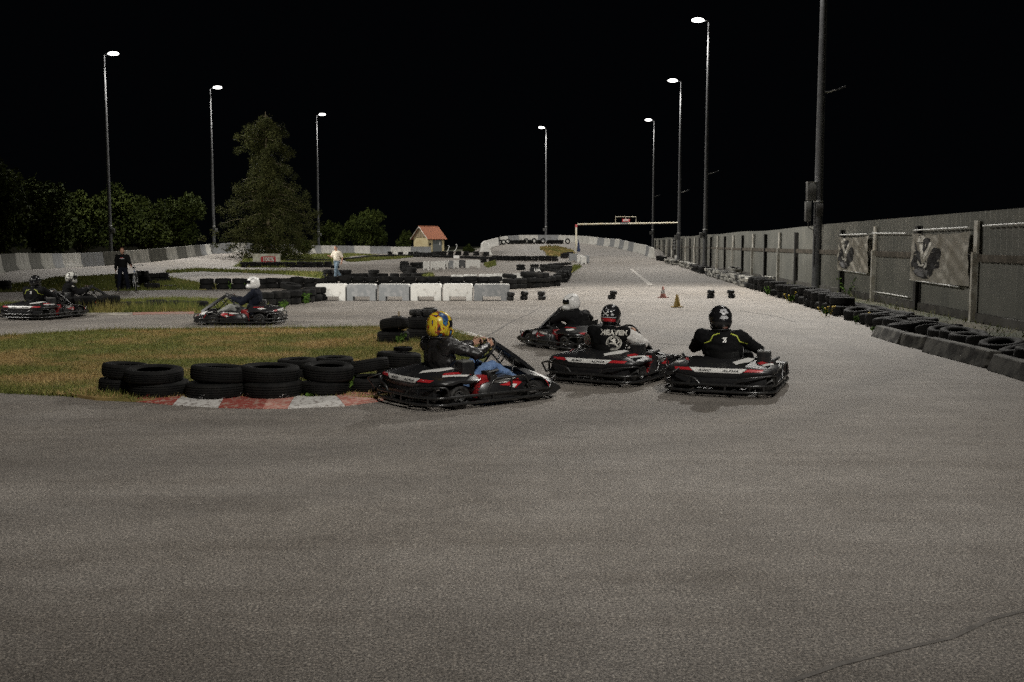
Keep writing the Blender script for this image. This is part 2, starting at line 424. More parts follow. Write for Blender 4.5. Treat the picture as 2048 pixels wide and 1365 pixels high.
# ------------------------------------------------------------------ mesh helpers
class MB:
    def __init__(self): self.v = []; self.f = []; self.uv = {}
    def add(self, vs, fs, Mx=None):
        o = len(self.v)
        for p in vs:
            p = Vector(p)
            self.v.append(tuple(Mx @ p) if Mx is not None else tuple(p))
        for f in fs: self.f.append(tuple(i + o for i in f))
        return self
    def box(self, c, s, rot=None, taper=1.0, bev=0.0):
        x, y, z = s[0] / 2, s[1] / 2, s[2] / 2
        Mx = Matrix.Translation(Vector(c))
        if rot is not None:
            Mx = Mx @ (rot.to_4x4() if isinstance(rot, Matrix) else Matrix.Rotation(rot, 4, 'Z'))
        if bev > 0:
            bm = bmesh.new(); bmesh.ops.create_cube(bm, size=1)
            for v in bm.verts:
                k = taper if v.co.z > 0 else 1.0
                v.co = Vector((v.co.x * s[0] * k, v.co.y * s[1] * k, v.co.z * s[2]))
            bmesh.ops.bevel(bm, geom=bm.edges[:], offset=bev, segments=2, profile=0.6, affect='EDGES')
            bm.verts.index_update()
            self.add([v.co for v in bm.verts], [[v.index for v in f.verts] for f in bm.faces], Mx)
            bm.free(); return self
        k = taper
        vs = [(-x, -y, -z), (x, -y, -z), (x, y, -z), (-x, y, -z), (-x * k, -y * k, z), (x * k, -y * k, z), (x * k, y * k, z), (-x * k, y * k, z)]
        fs = [(0, 3, 2, 1), (4, 5, 6, 7), (0, 1, 5, 4), (1, 2, 6, 5), (2, 3, 7, 6), (3, 0, 4, 7)]
        return self.add(vs, fs, Mx)
    def tube(self, pts, r, seg=8, closed=False, caps=True):
        pts = [Vector(p) for p in pts]; n = len(pts)
        rs = r if isinstance(r, (list, tuple)) else [r] * n
        o = len(self.v); up = Vector((0, 0, 1)); prevx = None
        for i, p in enumerate(pts):
            if closed: d = pts[(i + 1) % n] - pts[i - 1]
            else: d = pts[min(i + 1, n - 1)] - pts[max(i - 1, 0)]
            d = d.normalized() if d.length > 1e-9 else Vector((0, 0, 1))
            if prevx is None:
                a = up if abs(d.z) < 0.9 else Vector((1, 0, 0))
                x = d.cross(a).normalized()
            else:
                x = (prevx - d * prevx.dot(d))
                x = x.normalized() if x.length > 1e-6 else d.orthogonal().normalized()
            prevx = x; y = d.cross(x)
            for k in range(seg):
                a = 2 * PI * k / seg
                self.v.append(tuple(p + (x * math.cos(a) + y * math.sin(a)) * rs[i]))
        m = n if closed else n - 1
        for i in range(m):
            for k in range(seg):
                a = o + i * seg + k; b_ = o + i * seg + (k + 1) % seg
                c = o + ((i + 1) % n) * seg + (k + 1) % seg; d = o + ((i + 1) % n) * seg + k
                self.f.append((a, b_, c, d))
        if caps and not closed:
            self.f.append(tuple(o + k for k in range(seg))[::-1])
            self.f.append(tuple(o + (n - 1) * seg + k for k in range(seg)))
        return self
    def lathe(self, prof, seg=24, axis='Z', Mx=None, closed=False):
        """prof: list of (r, h)"""
        o = len(self.v); n = len(prof)
        for k in range(seg):
            a = 2 * PI * k / seg; ca, sa = math.cos(a), math.sin(a)
            for (r, h) in prof:
                p = Vector((r * ca, r * sa, h)) if axis == 'Z' else (Vector((r * ca, h, r * sa)) if axis == 'Y' else Vector((h, r * ca, r * sa)))
                self.v.append(tuple(Mx @ p) if Mx is not None else tuple(p))
        m = n if closed else n - 1
        for k in range(seg):
            for i in range(m):
                a = o + k * n + i; b_ = o + k * n + (i + 1) % n
                c = o + ((k + 1) % seg) * n + (i + 1) % n; d = o + ((k + 1) % seg) * n + i
                self.f.append((a, d, c, b_) if axis != 'Y' else (a, b_, c, d))
        return self
    def loft(self, secs, caps=True, closed=True):
        o = len(self.v); n = len(secs[0])
        for s in secs:
            for p in s: self.v.append(tuple(p))
        m = n if closed else n - 1
        for i in range(len(secs) - 1):
            for k in range(m):
                self.f.append((o + i * n + k, o + i * n + (k + 1) % n, o + (i + 1) * n + (k + 1) % n, o + (i + 1) * n + k))
        if caps:
            self.f.append(tuple(o + k for k in range(n))[::-1]); self.f.append(tuple(o + (len(secs) - 1) * n + k for k in range(n)))
        return self
    def prism(self, poly, thick, Mx=None):
        """poly in local XY, extruded along Z by thick"""
        n = len(poly)
        vs = [(p[0], p[1], 0) for p in poly] + [(p[0], p[1], thick) for p in poly]
        fs = [tuple(range(n))[::-1], tuple(range(n, 2 * n))] + [(i, (i + 1) % n, n + (i + 1) % n, n + i) for i in range(n)]
        return self.add(vs, fs, Mx)
    def mesh(self, name, mats, smooth=None):
        me = bpy.data.meshes.new(name)
        me.from_pydata(self.v, [], self.f)
        for m_ in (mats if isinstance(mats, (list, tuple)) else [mats]): me.materials.append(m_)
        finish(me, smooth)
        return me
    def obj(self, name, mat_, parent=None, smooth=None):
        return link_obj(name, self.mesh(name, mat_, smooth), parent)

def finish(me, smooth=None):
    bm = bmesh.new(); bm.from_mesh(me)
    bmesh.ops.recalc_face_normals(bm, faces=bm.faces[:])
    bm.to_mesh(me); bm.free()
    if smooth is not None:
        me.polygons.foreach_set('use_smooth', [True] * len(me.polygons))
        if smooth < 179: me.set_sharp_from_angle(angle=R(smooth))
    me.update()

def link_obj(name, me, parent=None, loc=None):
    o = bpy.data.objects.new(name, me); COL.objects.link(o)
    if parent is not None: o.parent = parent
    if loc is not None: o.location = loc
    return o

def tag(o, label=None, cat=None, group=None, kind=None):
    if label: o['label'] = label
    if cat: o['category'] = cat
    if group: o['group'] = group
    if kind: o['kind'] = kind
    return o

def thing(name, label, cat, loc=(0, 0, 0), rotz=0.0, group=None):
    o = bpy.data.objects.new(name, None); COL.objects.link(o)
    o.empty_display_size = 0.2
    o.location = loc; o.rotation_euler = (0, 0, rotz)
    return tag(o, label, cat, group)

def copy_tree(o, parent=None):
    c = o.copy(); COL.objects.link(c)
    if parent is not None: c.parent = parent
    for ch in o.children: copy_tree(ch, c)
    return c

ORD = ["first", "second", "third", "fourth", "fifth", "sixth", "seventh", "eighth", "ninth", "tenth", "eleventh", "twelfth", "thirteenth",
       "fourteenth", "fifteenth", "sixteenth", "seventeenth", "eighteenth", "nineteenth", "twentieth"]
for t_ in ("twenty", "thirty", "forty"):
    if t_ != "twenty": ORD.append({"thirty": "thirtieth", "forty": "fortieth"}[t_])
    ORD += [t_ + "-" + q for q in ("first", "second", "third", "fourth", "fifth", "sixth", "seventh", "eighth", "ninth")]

def resample(pts, n):
    pts = [Vector(p) for p in pts]
    L = [0.0]
    for i in range(1, len(pts)): L.append(L[-1] + (pts[i] - pts[i - 1]).length)
    out = []
    for k in range(n):
        s = L[-1] * k / max(1, n - 1)
        i = 1
        while i < len(pts) - 1 and L[i] < s: i += 1
        t = (s - L[i - 1]) / max(1e-9, L[i] - L[i - 1])
        out.append(pts[i - 1].lerp(pts[i], t))
    return out
def plen(pts): return sum((Vector(pts[i]) - Vector(pts[i - 1])).length for i in range(1, len(pts)))

# ---- soft bodies: closed primitives fused into one continuous surface
def ellipsoid(mb, c, r, rot=None, seg=16):
    prof = [(math.sin(PI * i / 10), -math.cos(PI * i / 10)) for i in range(11)]
    prof[0] = (0.0005, -1); prof[-1] = (0.0005, 1)
    Mx = Matrix.Translation(Vector(c)) @ (rot.to_4x4() if rot is not None else Matrix.Identity(4)) @ Matrix.Diagonal((r[0], r[1], r[2], 1))
    o = len(mb.v); n = len(prof)
    mb.lathe(prof, seg, 'Z', Mx)
    mb.f.append(tuple(o + k * n for k in range(seg))[::-1]); mb.f.append(tuple(o + k * n + n - 1 for k in range(seg)))

def capsule(mb, p0, r0, p1, r1, seg=12):
    p0 = Vector(p0); p1 = Vector(p1); d = p1 - p0
    L = d.length
    if L < 1e-6: return ellipsoid(mb, p0, (r0, r0, r0))
    d.normalize()
    pts = []; rs = []
    for a in (-90, -60, -30, 0): pts.append(p0 + d * (r0 * math.sin(R(a)))); rs.append(max(0.0006, r0 * math.cos(R(a))))
    for a in (0, 30, 60, 90): pts.append(p1 + d * (r1 * math.sin(R(a)))); rs.append(max(0.0006, r1 * math.cos(R(a))))
    mb.tube(pts, rs, seg)

def chain(mb, pts):
    for (a, ra), (b_, rb) in zip(pts[:-1], pts[1:]): capsule(mb, a, ra, b_, rb)

def fuse(mb, name, mat_, voxel=0.012, smooth=3, folds=None, seed=0.0):
    me = bpy.data.meshes.new("tmp"); me.from_pydata(mb.v, [], mb.f)
    bm = bmesh.new(); bm.from_mesh(me); bmesh.ops.recalc_face_normals(bm, faces=bm.faces[:]); bm.to_mesh(me); bm.free()
    o = bpy.data.objects.new("tmp", me); COL.objects.link(o)
    r = o.modifiers.new("r", 'REMESH'); r.mode = 'VOXEL'; r.voxel_size = voxel; r.adaptivity = 0
    if smooth:
        s = o.modifiers.new("s", 'SMOOTH'); s.factor = 0.5; s.iterations = smooth
    dg = bpy.context.evaluated_depsgraph_get(); dg.update()
    out = bpy.data.meshes.new_from_object(o.evaluated_get(dg))
    bpy.data.objects.remove(o); bpy.data.meshes.remove(me)
    out.name = name
    if folds:
        amp, sc = folds
        n = len(out.vertices)
        nor = [v.normal.copy() for v in out.vertices]
        for v, nn in zip(out.vertices, nor):
            p = v.co * sc + Vector((seed, seed * 1.7, 0))
            k = noise.noise(Vector((p.x, p.y, p.z * 1.8))) + 0.5 * noise.noise(p * 2.3)
            v.co += nn * (amp * k)
    out.materials.clear(); out.materials.append(mat_)
    out.polygons.foreach_set('use_smooth', [True] * len(out.polygons))
    out.update()
    return out

def bvh_of(me):
    return BVHTree.FromPolygons([v.co.copy() for v in me.vertices], [tuple(p.vertices) for p in me.polygons])

def flat_mesh(polys, sub=0):
    """2D polygons -> triangulated, optionally subdivided (verts, faces)"""
    bm = bmesh.new()
    for poly in polys:
        vs = [bm.verts.new((p[0], p[1], 0)) for p in poly]
        try: bm.faces.new(vs)
        except ValueError: pass
    bmesh.ops.triangulate(bm, faces=bm.faces[:])
    for _ in range(sub):
        bmesh.ops.subdivide_edges(bm, edges=bm.edges[:], cuts=1, use_grid_fill=True)
        bmesh.ops.triangulate(bm, faces=bm.faces[:])
    bm.verts.index_update()
    out = ([v.co.copy() for v in bm.verts], [[v.index for v in f.verts] for f in bm.faces])
    bm.free(); return out

def text_mesh(body, size=1.0, shear=0.0, offset=0.0, space=1.0):
    cu = bpy.data.curves.new("t", 'FONT'); cu.body = body; cu.size = size; cu.align_x = 'CENTER'; cu.align_y = 'CENTER'
    cu.shear = shear; cu.offset = offset; cu.space_character = space; cu.resolution_u = 3; cu.fill_mode = 'FRONT'
    o = bpy.data.objects.new("t", cu); COL.objects.link(o)
    dg = bpy.context.evaluated_depsgraph_get(); dg.update()
    me = bpy.data.meshes.new_from_object(o.evaluated_get(dg))
    vs = [v.co.copy() for v in me.vertices]; fs = [list(p.vertices) for p in me.polygons]
    bpy.data.objects.remove(o); bpy.data.curves.remove(cu); bpy.data.meshes.remove(me)
    return vs, fs

def decal(name, vf, frame, bvh, mat_, parent, offset=0.003, maxd=1.2):
    """lay a flat figure onto a surface: frame maps the figure's XY to space, its -Z is the throw"""
    vs, fs = vf
    d = -(frame.to_3x3() @ Vector((0, 0, 1))).normalized()
    out = []; ok = []
    for v in vs:
        p = frame @ Vector((v[0], v[1], 0))
        loc, nor, idx, dist = bvh.ray_cast(p, d, maxd)
        if loc is None: out.append(tuple(p)); ok.append(False)
        else:
            out.append(tuple(loc - d * offset)); ok.append(True)
    ff = [f for f in fs if all(ok[i] for i in f)]
    if not ff: return None
    me = bpy.data.meshes.new(name); me.from_pydata(out, [], ff); me.materials.append(mat_)
    me.update()
    return link_obj(name, me, parent)

def frame_from(origin, xdir, ydir):
    x = Vector(xdir).normalized(); y = Vector(ydir); z = x.cross(y).normalized(); y = z.cross(x)
    return Matrix(((x.x, y.x, z.x, origin[0]), (x.y, y.y, z.y, origin[1]), (x.z, y.z, z.z, origin[2]), (0, 0, 0, 1)))

def circle(cx, cy, r, n=24): return [(cx + r * math.cos(2 * PI * k / n), cy + r * math.sin(2 * PI * k / n)) for k in range(n)]
def ring(cx, cy, r0, r1, n=28):
    return [[(cx + r0 * math.cos(a), cy + r0 * math.sin(a)), (cx + r1 * math.cos(a), cy + r1 * math.sin(a)),
             (cx + r1 * math.cos(b_), cy + r1 * math.sin(b_)), (cx + r0 * math.cos(b_), cy + r0 * math.sin(b_))]
            for a, b_ in ((2 * PI * k / n, 2 * PI * (k + 1) / n) for k in range(n))]

# ------------------------------------------------------------------ ground
def axis(lo, a, b_, hi, step, n):
    g = [lo + (a - lo) * (1 - (1 - i / n) ** 2) for i in range(n)]
    mid_ = list(np.arange(a, b_, step))
    h = [b_ + (hi - b_) * (i / n) ** 2 for i in range(n + 1)]
    return np.array(g + mid_ + h)

def in_poly(x, y, poly):
    x = np.asarray(x); y = np.asarray(y)
    ins = np.zeros(x.shape, bool); n = len(poly); j = n - 1
    for i in range(n):
        xi, yi = poly[i][0], poly[i][1]; xj, yj = poly[j][0], poly[j][1]
        c = ((yi > y) != (yj > y)) & (x < (xj - xi) * (y - yi) / ((yj - yi) if abs(yj - yi) > 1e-12 else 1e-12) + xi)
        ins ^= c; j = i
    return ins

FENCE_A, FENCE_B = 9.55, 0.0714
def fence_x(y): return FENCE_A + FENCE_B * y
LEFT_WALL = [at(*c) for c in [(-420, 590, 40), (-60, 548, 58), (0, 544, 64), (130, 535, 80), (250, 527.5, 88), (320, 522.5, 92), (385, 514, 102),
                              (420, 508.5, 112), (460, 507.3, 114), (520, 506.2, 120), (600, 507, 134), (640, 507, 144), (740, 507.4, 151), (862, 507.6, 154)]]
for p in LEFT_WALL: p.z = T(p.x, p.y)
track_poly = [(fence_x(-40), -40), (fence_x(165), 165), (10, 172), (-1, 166), (-4, 150)] + [(p.x - 0.4, p.y + 0.6) for p in reversed(LEFT_WALL)] + [(-75, 25), (-75, -40)]
xs = axis(-900, -72, 42, 900, 1.0, 10); ys = axis(-300, -12, 178, 1500, 1.0, 10)
gx, gy = np.meshgrid(xs, ys)
gz = T_arr(gx, gy)
nx, ny = len(xs), len(ys)
cx = (gx[:-1, :-1] + gx[1:, 1:]) / 2; cy = (gy[:-1, :-1] + gy[1:, 1:]) / 2
inside = in_poly(cx, cy, track_poly)
idx = np.arange(nx * ny).reshape(ny, nx)
quads = np.stack([idx[:-1, :-1], idx[:-1, 1:], idx[1:, 1:], idx[1:, :-1]], -1)
V = np.stack([gx.ravel(), gy.ravel(), gz.ravel()], -1)
def sub_sheet(name, mask, mat_, dz=0.0):
    q = quads[mask]; used, inv = np.unique(q, return_inverse=True)
    v = V[used].copy(); v[:, 2] += dz
    me = bpy.data.meshes.new(name); me.from_pydata(v.tolist(), [], inv.reshape(-1, 4).tolist())
    me.materials.append(mat_); me.polygons.foreach_set('use_smooth', [True] * len(me.polygons)); me.update()
    return link_obj(name, me)
tag(sub_sheet("track", inside, MT['asphalt']), "pale grey worn asphalt of the karting track with fine grit", kind='structure')
tag(sub_sheet("ground", ~inside, MT['soil'], -0.05), "dark unlit ground beyond the barriers and the fence", kind='structure')

# ------------------------------------------------------------------ grass
def set_rnd(me, vals):
    a = me.attributes.new('rnd', 'FLOAT', 'POINT'); a.data.foreach_set('value', np.asarray(vals, np.float32))

def densify(pts, step):
    out = []
    for i in range(len(pts)):
        a = Vector(pts[i]); b_ = Vector(pts[(i + 1) % len(pts)])
        n = max(1, int((b_ - a).length / step))
        for k in range(n): out.append(a.lerp(b_, k / n))
    return out

def grass_patch(label, px_poly, z, n, h, w, mat_, world=None, seed=1, step=0.6, lean=0.5, name="grass", sheet=True, keep=None):
    pts = world if world is not None else [gp(*p) for p in px_poly]
    r2 = np.random.default_rng(seed)
    dn = densify(pts, step) if sheet else pts
    verts = []; faces = []; rnd = []
    if sheet:
        bm = bmesh.new()
        vs = []
        for p in dn:
            j = r2.normal(0, step * 0.09, 2)
            vs.append(bm.verts.new((p[0] + j[0], p[1] + j[1], 0)))
        bm.faces.new(vs); bmesh.ops.triangulate(bm, faces=bm.faces[:]); bm.verts.index_update()
        verts = [(v.co.x, v.co.y, T(v.co.x, v.co.y) + z) for v in bm.verts]
        faces = [tuple(v.index for v in f.verts) for f in bm.faces]
        nb = len(verts); skirt = [(x, y, zz - z - 0.03) for x, y, zz in verts[:len(dn)]]
        verts += skirt
        for i in range(len(dn)):
            j = (i + 1) % len(dn); faces.append((i, j, nb + j, nb + i))
        rnd = [0.35] * len(verts); bm.free()
    if n:
        px_ = np.array([p[0] for p in pts]); py_ = np.array([p[1] for p in pts])
        got = []
        while sum(len(g) for g in got) < n:
            X = r2.uniform(px_.min(), px_.max(), n * 2); Y = r2.uniform(py_.min(), py_.max(), n * 2)
            k = in_poly(X, Y, [(p[0], p[1]) for p in pts])
            if keep is not None: k &= keep(X, Y)
            got.append(np.stack([X[k], Y[k]], -1))
        P = np.concatenate(got)[:n]
        zz = T_arr(P[:, 0], P[:, 1]) if py_.max() > 48 else np.zeros(n)
        zz = zz + (z if sheet else 0.0)
        az = r2.uniform(0, 2 * PI, n); hh = r2.uniform(h[0], h[1], n) * (0.6 + 0.8 * r2.random(n)); ln = r2.normal(0, lean, (n, 2)) * hh[:, None]
        dx = np.cos(az) * w / 2; dy = np.sin(az) * w / 2
        A = np.stack([P[:, 0] - dx, P[:, 1] - dy, zz - 0.005], -1); B = np.stack([P[:, 0] + dx, P[:, 1] + dy, zz - 0.005], -1)
        C = np.stack([P[:, 0] + ln[:, 0], P[:, 1] + ln[:, 1], zz + hh], -1)
        o = len(verts)
        verts = verts + np.stack([A, B, C], 1).reshape(-1, 3).tolist()
        faces = faces + (np.arange(n * 3).reshape(-1, 3) + o).tolist()
        rnd = rnd + np.repeat(r2.random(n), 3).tolist()
    me = bpy.data.meshes.new(name); me.from_pydata(verts, [], faces); me.materials.append(mat_)
    set_rnd(me, rnd); me.update()
    return tag(link_obj(name, me), label, "grass", kind='stuff')

G1 = [(-420, 696), (0, 676), (210, 663), (400, 661), (600, 659), (750, 657), (860, 660), (912, 664), (955, 676), (982, 686), (985, 702), (950, 745),
      (880, 782), (765, 801), (661, 799), (565, 803), (465, 801), (359, 802), (276, 805), (200, 799), (120, 794), (0, 788), (-420, 772)]
G1w = [gp(*p) for p in G1]
grass_patch("dry yellow-brown mown grass of the island in front, edged by tyres", G1, 0.035, 120000, (0.02, 0.055), 0.012, MT['grass_dry'], seed=3)
def lush(X, Y):
    a = (X - gp(830, 700).x) / 1.6; b_ = (Y - gp(830, 700).y) / 2.6
    a2 = (X + 9.2) / 2.2; b2 = (Y - 14.2) / 0.9
    return (a * a + b_ * b_ < 1) | (a2 * a2 + b2 * b2 < 1)
grass_patch("longer green grass round the tyre stacks at the island's ends", None, 0.0, 9000, (0.05, 0.12), 0.012, MT['grass'], world=G1w, seed=4, sheet=False, lean=0.35, keep=lush)
def fringe(X, Y):
    pts = [gp(*p) for p in [(-200, 690), (0, 677), (210, 664), (400, 662), (600, 660), (750, 658)]]
    p2 = [gp(*p) for p in [(-200, 779), (0, 787), (120, 793), (200, 798), (276, 804)]]
    d = np.full(X.shape, 9.0)
    for a, b_ in list(zip(pts[:-1], pts[1:])) + list(zip(p2[:-1], p2[1:])):
        t = np.clip(((X - a.x) * (b_.x - a.x) + (Y - a.y) * (b_.y - a.y)) / ((b_.x - a.x) ** 2 + (b_.y - a.y) ** 2), 0, 1)
        d = np.minimum(d, np.hypot(X - a.x - t * (b_.x - a.x), Y - a.y - t * (b_.y - a.y)))
    return d < 0.3
grass_patch("taller grass fringe along the far edge of the front island", None, 0.0, 6500, (0.05, 0.13), 0.014, MT['grass'], world=G1w, seed=5, sheet=False, lean=0.35, keep=fringe)

G2 = [(-60, 611), (120, 606), (230, 603), (290, 601), (350, 599), (440, 602), (520, 603), (600, 598), (632, 600), (600, 606), (540, 613), (480, 621), (395, 627), (300, 628), (180, 628.5), (120, 629), (70, 628), (-60, 627)]
grass_patch("rough green grass of the low island behind the kerb at left", G2, 0.03, 30000, (0.04, 0.12), 0.022, MT['grass'], seed=6)
grass_patch("tall grass stalks in front of the low tyre row at left", [(130, 626), (230, 623), (300, 622), (395, 620), (395, 626.5), (300, 627.5), (180, 628), (130, 628)], 0.0, 2600, (0.10, 0.34), 0.022, MT['grass'], seed=7, sheet=False, lean=0.22)
G3 = [(-40, 584), (20, 571), (70, 566), (140, 557), (220, 551), (300, 551), (338, 557), (385, 566), (430, 572), (480, 577), (420, 580), (350, 580), (240, 582), (100, 583), (-40, 586)]
grass_patch("green grass island behind the man with the bicycle", G3, 0.03, 26000, (0.05, 0.14), 0.04, MT['grass'], seed=8)
G4 = [(330, 545), (395, 540.5), (470, 543), (560, 546), (650, 549), (668, 556), (640, 557), (560, 549), (470, 545.5), (400, 543.5), (340, 547)]
grass_patch("narrow strip of grass between two far stretches of track", G4, 0.04, 6000, (0.08, 0.2), 0.06, MT['grass'], seed=9)
G5 = [(470, 533), (486, 521), (520, 512), (580, 511), (640, 510), (700, 509.5), (760, 512), (700, 514), (668, 522), (660, 533), (560, 536), (485, 535.5)]
grass_patch("grass island under the tall spruce", G5, 0.05, 9000, (0.08, 0.22), 0.08, MT['grass'], seed=10, step=1.5)
G6 = [(690, 523), (735, 517), (800, 515), (826, 515), (800, 518), (750, 521), (700, 524.5)]
grass_patch("bright grass edge in front of the far tyre row", G6, 0.04, 3500, (0.08, 0.2), 0.08, MT['grass'], seed=11, step=1.5)
G7 = [(1079, 496.5), (1091, 494.9), (1113, 494.6), (1132, 498.5), (1147, 504), (1149, 511), (1113, 514.5), (1098, 514)]
grass_patch("yellowed grass wedge between the far bends", G7, 0.12, 7000, (0.05, 0.2), 0.10, MT['grass_dry'], seed=12, step=1.5)
grass_patch("small green grass corner by the black and white blocks", [(968, 531), (978, 527), (990, 524), (992, 531), (975, 536)], 0.05, 1500, (.08, .2), .07, MT['grass'], seed=13)
grass_patch("small grass patch at the tip of the far tyre bend", [(845, 554), (862, 551), (868, 556), (850, 558)], 0.04, 900, (.08, .2), .06, MT['grass'], seed=14)
grass_patch("grass tuft at the foot of the start gantry", [(1128, 545), (1150, 533), (1163, 534), (1140, 549)], 0.04, 1200, (.08, .2), .06, MT['grass'], seed=15)
# verge under the fence
vg = [Vector((fence_x(y) - 1.75 - 0.25 * math.sin(y), y, 0)) for y in range(14, 64, 2)] + [Vector((fence_x(y) - 0.1, y, 0)) for y in range(64, 12, -4)]
mb = MB(); mb.add([(p.x, p.y, 0.012) for p in vg], [tuple(range(len(vg)))])
tag(mb.obj("verge", MT['soil']), "strip of dark bare soil between the tyres and the metal fence", kind='structure')
grass_patch("sparse weeds between the tyre row and the metal fence", None, 0.0, 2200, (0.05, 0.22), 0.02, MT['grass'], world=vg, seed=16, sheet=False)

# ------------------------------------------------------------------ painted lines, seams, kerbs
def strip(name, label, quad_px, mat_, z=0.004, kind='structure'):
    pts = [gp(*p) for p in quad_px]
    n = len(pts)
    mb = MB(); mb.add([(p.x, p.y, p.z + z) for p in pts], [tuple(range(n))])
    return tag(mb.obj(name, mat_), label, kind=kind)
def ribbon(name, label, px_pts, width, mat_, z=0.004, sub=3):
    pts = [gp(*p) for p in px_pts]; pts = resample(pts, max(2, sub * len(pts)))
    mb = MB(); vs = []
    for i, p in enumerate(pts):
        d = pts[min(i + 1, len(pts) - 1)] - pts[max(i - 1, 0)]; d.z = 0; d.normalize(); s = Vector((-d.y, d.x, 0))
        w = width if isinstance(width, (int, float)) else width[0] + (width[1] - width[0]) * i / (len(pts) - 1)
        jit = 1.0 + 0.25 * noise.noise(p * 1.7)
        for k in (-.5, .5):
            q = p + s * (k * w * jit); vs.append((q.x, q.y, T(q.x, q.y) + z))
    mb.add(vs, [(2 * i, 2 * i + 1, 2 * i + 3, 2 * i + 2) for i in range(len(pts) - 1)])
    return tag(mb.obj(name, mat_), label, kind='structure')
ribbon("road_marking", "thin white line across the track at the start", [(1165, 575.5), (1230, 573.5), (1300, 572.6), (1380, 572), (1450, 572)], 0.12, MT['line'])
ribbon("road_marking", "thick white dash running up the middle of the straight", [(1301.5, 571.5), (1262, 538.5)], 0.24, MT['line'], 0.008)
ribbon("road_marking", "curved white edge line before the tyre bend", [(1027, 583.5), (1060, 582), (1100, 579.5), (1146, 576.4)], 0.32, MT['line'], 0.008)
for q in ([(1180, 545), (1215, 545)], [(1185, 553), (1228, 553)], [(1290, 546), (1330, 546)], [(1300, 556), (1345, 556)], [(1205, 561), (1235, 561)]):
    ribbon("road_marking", "faint worn grid mark on the start straight", q, 0.16, MT['line'])
ribbon("tar_seam", "dark tar seam running away from the front island's tip", [(975, 672), (1000, 658), (1030, 640), (1060, 628), (1085, 612)], 0.05, MT['tar'])
ribbon("tar_seam", "dark crack across the track behind the two nearest karts", [(1318, 687), (1350, 690), (1400, 691), (1440, 690)], 0.03, MT['tar'])
ribbon("tar_seam", "long dark crack in the bottom right corner", [(1560, 1372), (1680, 1330), (1800, 1300), (1900, 1278), (1980, 1240), (2060, 1220)], 0.03, MT['tar_faint'], sub=12)
ribbon("tyre_mark", "curved dark skid mark on the right of the track", [(1480, 622), (1520, 628), (1560, 635), (1588, 644)], 0.05, MT['skid'])

def kerb(label, outer, inner, cols, group=None):
    """outer/inner pixel polylines of equal length; one painted segment between successive points"""
    t = thing("kerb", label, "kerb", gp(*outer[len(outer) // 2]), 0, group)
    o0 = Vector(t.location)
    for i, c in enumerate(cols):
        a = [gp(*outer[i]), gp(*outer[i + 1])]; b_ = [gp(*inner[i]), gp(*inner[i + 1])]
        mb = MB(); secs = []
        for k in range(5):
            u = k / 4
            p = a[0].lerp(a[1], u); q = b_[0].lerp(b_[1], u)
            if k == 0: p = p + (a[1] - a[0]) * 0.006; q = q + (b_[1] - b_[0]) * 0.006
            r_ = p.lerp(q, 0.5)
            secs.append([Vector((p.x, p.y, p.z + 0.006)) - o0, Vector((r_.x, r_.y, r_.z + 0.035)) - o0, Vector((q.x, q.y, q.z + 0.045)) - o0, Vector((q.x, q.y, q.z - 0.01)) - o0, Vector((p.x, p.y, p.z - 0.01)) - o0])
        mb.loft(secs); mb.obj("kerb_segment", MT[c], t, 40)
    return t
kerb("red and white painted kerb in front of the nearest tyre row",
     [(268, 804), (345, 811), (436, 816.5), (525, 818.5), (575, 818), (690, 813), (764, 803), (800, 790)],
     [(276, 803), (365, 799), (452, 798), (540, 800), (590, 799.5), (668, 795), (761, 786), (800, 775)],
     ['paint_red', 'paint_white', 'paint_red', 'paint_pink', 'paint_white', 'paint_pink', 'paint_red'])
kerb("worn white and red kerb at the far tip of the front island",
     [(905, 662), (940, 665), (968, 674), (988, 685)], [(912, 668), (935, 674), (958, 681), (972, 690)], ['paint_white', 'paint_white', 'paint_pink'])
kerb("low pale red and white kerb along the left island",
     [(80, 631.4), (130, 631.8), (165, 631.8), (225, 631.2), (265, 630.4), (330, 629), (388, 628.4)],
     [(84, 628.5), (130, 629.5), (165, 629.5), (225, 629), (265, 628.5), (330, 627), (388, 626.5)],
     ['paint_dirty', 'paint_pink', 'paint_dirty', 'paint_dirty', 'paint_pale', 'paint_pale'])

# ------------------------------------------------------------------ concrete barriers
JERSEY = [(0.30, 0.0), (0.30, 0.08), (0.17, 0.33), (0.095, 1.10), (-0.095, 1.10), (-0.17, 0.33), (-0.30, 0.08), (-0.30, 0.0)]
def jersey_run(path, seg_len, col_fn, label_fn, group, hs=1.0, name="concrete_barrier", lean=0.0):
    L = plen(path); n = max(1, round(L / seg_len))
    pts = resample(path, n + 1)
    for i in range(n):
        a, b_ = pts[i], pts[i + 1]; c = (a + b_) / 2
        d = b_ - a; ln = d.length - 0.03; az = math.atan2(d.y, d.x); slope = math.atan2(d.z, math.hypot(d.x, d.y))
        mb = MB()
        prof = [(y, z * hs) for y, z in JERSEY]
        mb.loft([[(x, y, z) for y, z in prof] for x in (-ln / 2, -ln / 4, ln / 4, ln / 2)])
        o = mb.obj(name, MT[col_fn(i, n)], None, 30)
        o.location = (c.x, c.y, T(c.x, c.y) - 0.03); o.rotation_euler = (rng.uniform(-.01, .01), -slope, az + rng.uniform(-.012, .012))
        tag(o, label_fn(i, n), "barrier", group)
old = {'n': 0}
def lc(i, n):
    if i < 6: return 'barrier_old' if i % 2 == 0 else 'barrier_worn'
    if 9 <= i <= 15: return 'barrier_worn' if i % 2 == 0 else 'barrier_old'
    return 'barrier_white' if i % 2 else 'barrier_grey'
names = {'barrier_old': 'weathered dark', 'barrier_worn': 'streaked worn', 'barrier_white': 'white painted', 'barrier_grey': 'grey painted'}
